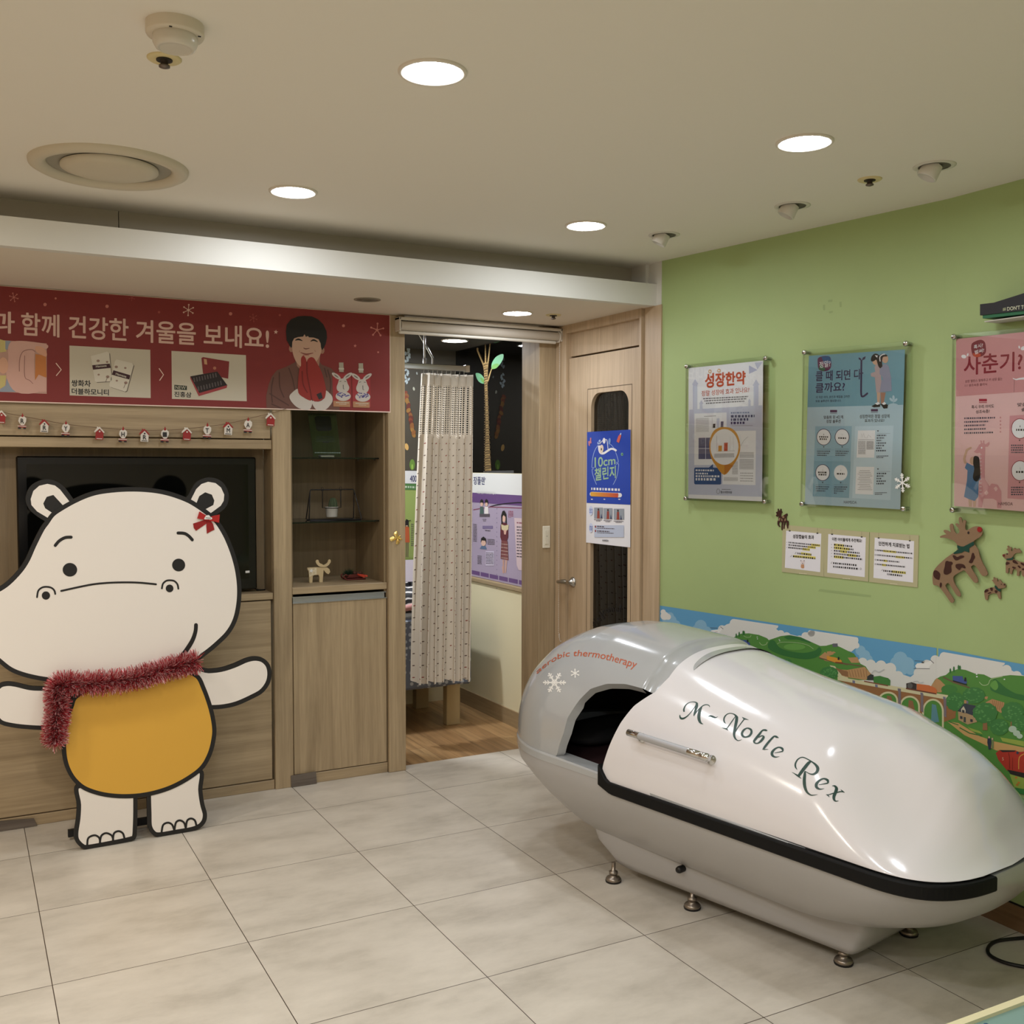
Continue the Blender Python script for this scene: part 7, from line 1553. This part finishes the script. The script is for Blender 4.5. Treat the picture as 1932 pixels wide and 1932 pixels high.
# handle
SF = on_surf(LB_)
h1, h2 = SF(1212, 1392, 0), SF(1343, 1434, 0); o1, o2 = SF(1212, 1392, .04)-h1, SF(1343, 1434, .04)-h2
o1 = (o1+o2)/2; o1 = Vector((o1.x, o1.y, o1.z+.004)); ax = (h2-h1).normalized(); a1, a2 = h1+o1, h2+o1
hb = MB(); hb.tube([a1+ax*.02, a2-ax*.065], .0125, mat((178, 178, 180), .45, .25), 20); grip = hb.build('handle', t)
hb = MB(); hb.tube([a1-ax*.035, a1-ax*.033, a1+ax*.012, a1+ax*.02], [.010, .0125, .0125, .0135], CHROME, 20); hb.tube([h1-o1*.1, h1+o1*.08, h1+o1*.1, a1], [.017, .016, .0085, .0085], CHROME, 18); hb.build('chrome_fitting', grip)
hb = MB(); hb.tube([a2-ax*.068, a2-ax*.06, a2-ax*.02, a2-ax*.018, a2-ax*.014, a2+ax*.012, a2+ax*.02], [.0125, .0135, .0135, .012, .0135, .0145, .008], CHROME, 20)
hb.tube([h2-o1*.1, h2+o1*.08, h2+o1*.1, a2], [.017, .016, .0085, .0085], CHROME, 18); hb.build('chrome_fitting', grip)

# grey hood
HUX = [-.675, -.668, -.655, -.628, -.59, -.542, -.485, -.415, -.345, -.26, -.16, -.05, .08, .20, .235]
HZ = [.50, .56, .608, .665, .721, .773, .819, .863, .895, .927, .946, .952, .944, .936, .932]
def hoodw(u): return .442*max(0.0, 1-(max(0, -.21-u)/.465)**1.85)**.5
def hood_pt(u, ph, sc=1.0):
    c, s = math.cos(ph), math.sin(ph); w_ = hoodw(u); zt = float(np.interp(u, HUX, HZ)); H = (zt-.472)
    v = -w_*(1 if c >= 0 else -1)*abs(c)**(2/2.6); z = .472+H*abs(s)**(2/2.2)
    dg = math.degrees(ph); dg = min(dg, 180-dg); f = 1/(1+math.exp(-(dg-60)/1.6)); st = max(0, min(1, (u+.56)/.25))
    z += .010*st*(f-.5)
    return K(u, v*sc, .472+(z-.472)*sc)
AR_U = [-.145, -.13, -.122, -.112, -.100, -.089, -.05, -.009, .058, .144, .24, .33]
AR_P = [0, 1.5, 4.7, 7.5, 11.0, 17.9, 27.0, 34.3, 39.1, 41.9, 42.4, 42.6]
def pmin(u): return math.radians(float(np.interp(u, AR_U, AR_P)))
us = [-.6749, -.674, -.672, -.668, -.661, -.652, -.64, -.625, -.61]+[-.61+.015*k for k in range(1, 29)]+[-.175, -.16, -.15, -.145]+[-.145+.004*k for k in range(1, 16)]+[-.085+.0125*k for k in range(1, 26)]
us = [u for u in us if u <= .231]
def hrow(u, sc=1.0):
    p0_ = pmin(u); return [hood_pt(u, p0_+(PI-2*p0_)*k/120, sc) for k in range(121)]
b = MB(); rows = [hrow(u) for u in us]; b.grid(rows, CGREY, True)
# rounded front end and the narrower neck under the lid
nose = [rows[-1]]
for du, sc in ((.006, .997), (.012, .988), (.020, .972), (.045, .955), (.09, .945), (.14, .942)):
    u = us[-1]+du; p0_ = pmin(u)
    nose.append([hood_pt(.231, p0_+(PI-2*p0_)*k/120, sc)+KU*du for k in range(121)])
b.grid(nose, CGREY, True)
# thickness round the side openings
inner = [hrow(u, .93) for u in us if u > -.16]
INS = mat((30, 30, 28), .6)
edge = [u for u in us if u > -.16]
for side in (0, -1):
    e1 = [hood_pt(u, pmin(u) if side == 0 else PI-pmin(u)) for u in edge]; e2 = [hood_pt(u, pmin(u) if side == 0 else PI-pmin(u), .93)+KU*(.012 if u < -.05 else 0) for u in edge]
    mid = [(p_+q_)/2+(p_-q_).normalized()*.004 for p_, q_ in zip(e1, e2)]
    b.grid([e1, mid, e2], CGREY, True)
b.grid([hrow(u, .93) for u in us[6:]], INS, True)
hood = b.build('hood', t)
HBV = bvh(hood); HS = on_surf(HBV)

# lettering and snowflakes
INKG2 = mat((24, 62, 52), .35)
a = Art((0, 0, 0), (0, 1, 0), .0006, surf=SF).crop(1270, 1300, 10.733)
def pen(q, crop=None, n=7): a.line(q, 0, INKG2, 1, n, False)
for q in ([(226, 462, 30), (218, 430, 36), (228, 380, 28), (265, 320, 20), (330, 275, 15), (400, 262, 16), (462, 272, 24), (490, 300, 40)], [(482, 285, 44), (478, 350, 56), (455, 430, 48), (432, 500, 36), (418, 548, 14)], [(470, 300, 8), (430, 380, 14), (350, 485, 16), (275, 560, 24), (205, 598, 36), (158, 592, 40), (140, 560, 28), (138, 525, 14)], [(420, 545, 12), (500, 435, 18), (590, 350, 20), (655, 320, 17), (708, 324, 17), (735, 345, 14), (742, 370, 5)], [(585, 370, 16), (556, 410, 44), (535, 470, 60), (522, 550, 64), (528, 620, 60), (550, 675, 44), (585, 704, 22), (614, 712, 4)],
          [(688, 570, 4), (730, 552, 22), (770, 550, 38), (820, 570, 40), (865, 580, 22), (910, 560, 4)],
          [(1070, 702, 4), (1040, 670, 26), (1030, 620, 30), (1045, 565, 26), (1090, 515, 18), (1150, 494, 16), (1215, 505, 18), (1262, 535, 34), (1290, 575, 56)], [(1290, 560, 56), (1285, 640, 60), (1265, 740, 56), (1245, 850, 56), (1236, 930, 46), (1258, 1000, 34), (1305, 1042, 18), (1345, 1042, 12), (1392, 1025, 4)], [(1265, 550, 10), (1200, 645, 18), (1130, 745, 18), (1085, 805, 22)], [(988, 788, 4), (1040, 800, 18), (1082, 812, 28), (1115, 842, 6)], [(1272, 865, 6), (1300, 800, 16), (1370, 705, 18), (1440, 612, 20)], [(1398, 570, 6), (1440, 602, 30), (1480, 612, 18), (1532, 628, 4)],
          [(1535, 800, 32), (1580, 830, 42), (1585, 890, 44), (1545, 950, 40), (1470, 975, 30), (1415, 955, 44), (1395, 900, 46), (1430, 835, 38), (1490, 797, 24), (1540, 800, 30)],
          [(1912, 843, 5), (1880, 838, 36), (1840, 832, 32), (1800, 850, 30), (1750, 915, 44), (1690, 990, 48), (1640, 1060, 42), (1665, 1098, 26), (1720, 1098, 26), (1785, 1050, 46), (1832, 985, 46), (1828, 958, 30), (1790, 952, 22), (1732, 985, 14)]): pen(q)
a.crop(1430, 1370, 10.733)
EE = [(335, 545, 10), (430, 528, 18), (505, 512, 26)], [(505, 515, 26), (495, 460, 46), (425, 430, 28), (345, 465, 38), (290, 530, 54), (292, 590, 50), (350, 627, 28), (438, 617, 4)]
E2 = lambda q: [((x-262)*1.085+1156, (y-420)*1.07+1055, w_*1.08) for x, y, w_ in q]
for q in ([(422, 240, 5), (380, 222, 40), (335, 208, 30), (290, 245, 36), (205, 340, 44), (140, 425, 44), (108, 468, 26)], [(90, 472, 10), (140, 475, 16), (215, 468, 3)], *EE, E2(EE[0]), E2(EE[1]),
          [(800, 887, 4), (765, 835, 30), (760, 765, 34), (800, 685, 26), (860, 642, 20), (920, 635, 20), (1000, 668, 20), (1095, 725, 26), (1170, 785, 46), (1212, 855, 64), (1192, 930, 54), (1125, 975, 38), (1045, 965, 20), (955, 912, 12)], [(1075, 715, 34), (1020, 755, 60), (935, 860, 66), (875, 940, 62), (828, 1005, 50)], [(690, 934, 4), (755, 972, 20), (820, 1015, 34), (880, 1066, 4)], [(955, 915, 26), (950, 985, 54), (940, 1110, 64), (952, 1230, 60), (995, 1335, 44), (1070, 1395, 28), (1140, 1397, 16), (1212, 1384, 4)],
          [(1503, 1212, 8), (1555, 1215, 34), (1590, 1265, 62), (1572, 1340, 64), (1540, 1420, 62), (1542, 1485, 48), (1575, 1520, 26), (1632, 1514, 8)], [(1378, 1385, 5), (1440, 1388, 16), (1520, 1362, 20), (1600, 1345, 20), (1680, 1328, 22), (1757, 1346, 5)], [(1448, 1440, 5), (1420, 1405, 22), (1380, 1386, 4)], [(1675, 1284, 5), (1710, 1318, 22), (1757, 1345, 4)]): pen(q)
a.build('lid_lettering', lid)
a = Art((0, 0, 0), (0, 1, 0), .0006, surf=HS); ORN = mat((186, 92, 56), .4)
base = cr([(1012.5, 1272.5), (1030, 1258), (1046, 1247.5), (1060, 1241), (1072, 1238.6), (1084, 1237.8), (1106, 1238.6), (1131, 1242), (1156, 1248), (1180, 1255), (1199, 1261)], 10)
BA = np.array(base); sl = np.concatenate([[0], np.cumsum(np.hypot(*np.diff(BA, axis=0).T))])
vs, fs = text_tris('aerobic thermotherapy', .006, 0); xs = [v[0] for v in vs]; x0, x1 = min(xs), max(xs)
hh = np.interp(np.linspace(0, 1, 5), np.linspace(0, 1, 5), [12, 15, 18, 20, 21])
out = []
for x, y in vs:
    f = ((x-x0)/(x1-x0)); s_ = (.62*f+.38*f**.72)*sl[-1]
    px_ = np.interp(s_, sl, BA[:, 0]); py_ = np.interp(s_, sl, BA[:, 1]); q2 = min(sl[-1], s_+2); q1 = max(0, s_-2); tx, ty = np.interp(q2, sl, BA[:, 0])-np.interp(q1, sl, BA[:, 0]), np.interp(q2, sl, BA[:, 1])-np.interp(q1, sl, BA[:, 1]); L_ = math.hypot(tx, ty)
    up = np.array((ty, -tx))/L_; up = up+np.array((.42, -1.0)); up = up/np.hypot(*up); h_ = y*np.interp(f, np.linspace(0, 1, 5), hh)
    out.append(HS(px_+up[0]*h_, py_+up[1]*h_, .0008))
a.mb.add(out, fs, ORN)
a.build('hood_lettering', hood)
for cx, cy, r, rich, rot in ((1046.5, 1288, 20, True, 1.05), (1085.3, 1270.3, 7.5, False, .5)):
    a = Art((0, 0, 0), (0, 1, 0), .0006, surf=HS); snowdecal(a, cx, cy, r, WHITE, 1.3, rot, rich, .95, r*(.13 if rich else .26))
    if rich: a.line([(cx+5*math.cos(k*PI/6), cy+5*math.sin(k*PI/6)) for k in range(13)], 1.8, WHITE, 1.3, 0, False)
    a.build('snowflake_sticker', hood)

# ================================================================== FLOOR THINGS AT THE RIGHT EDGE
b = MB(); P = [on_z(x, y, .006) for x, y in cr([(2010, 1766), (1960, 1768), (1915, 1771), (1880, 1776), (1865, 1787), (1866, 1800), (1885, 1812), (1915, 1821), (1960, 1828), (2010, 1832)], 8)]
b.tube(P, .006, mat((20, 20, 22), .45), 10); tag(b.build('power_cable'), 'loop of black power cable lying on the tiles at the right edge', 'cable')
TZ = .74
c1, c2 = on_z(1784, 1932, TZ), on_z(1932, 1877.5, TZ)
ux = (c2-c1).normalized(); uy = Vector((-ux.y, ux.x, 0)); uy = -uy if uy.y > 0 else uy
o = c1-ux*.10; Ln, Wd = 1.1, .62
t = thing('play_table', 'low teal table with a cream raised edge in the bottom right corner', 'table', o+ux*.5+uy*.3)
t.location.z = 0; t['_org'] = tuple(t.location)
CRM = mat((226, 218, 176), .4); TEA = mat((128, 160, 152), .4)
b = MB(); b.obox(o+uy*.012-Vector((0, 0, .03)), ux*Ln, uy*(Wd-.02), (0, 0, .024), TEA); tp = b.build('table_top', t)
for oo, x_, y_ in ((o, ux*Ln, uy*.013), (o+uy*Wd, ux*Ln, uy*.013), (o, ux*.013, uy*Wd), (o+ux*Ln, ux*.013, uy*Wd)):
    b = MB(); b.obox(oo-Vector((0, 0, .035)), x_, y_, (0, 0, .035), CRM); b.build('edge', t)
for i in (.05, .95):
    for j in (.08, .92):
        b = MB(); p = o+ux*Ln*i+uy*Wd*j; b.obox(p-ux*.025-uy*.025+Vector((0, 0, -TZ)), ux*.05, uy*.05, (0, 0, TZ-.03), CRM); b.build('leg', t)
b = MB(); p = on_z(1861, 1934, TZ-.005); b.lathe(p, [(.004, 0), (.004, .0012), (0, .0012)], mat((30, 86, 124), .5), 16, cap=False); b.build('printed_dot', t)

for o in bpy.data.objects:
    if '_org' in o: del o['_org']
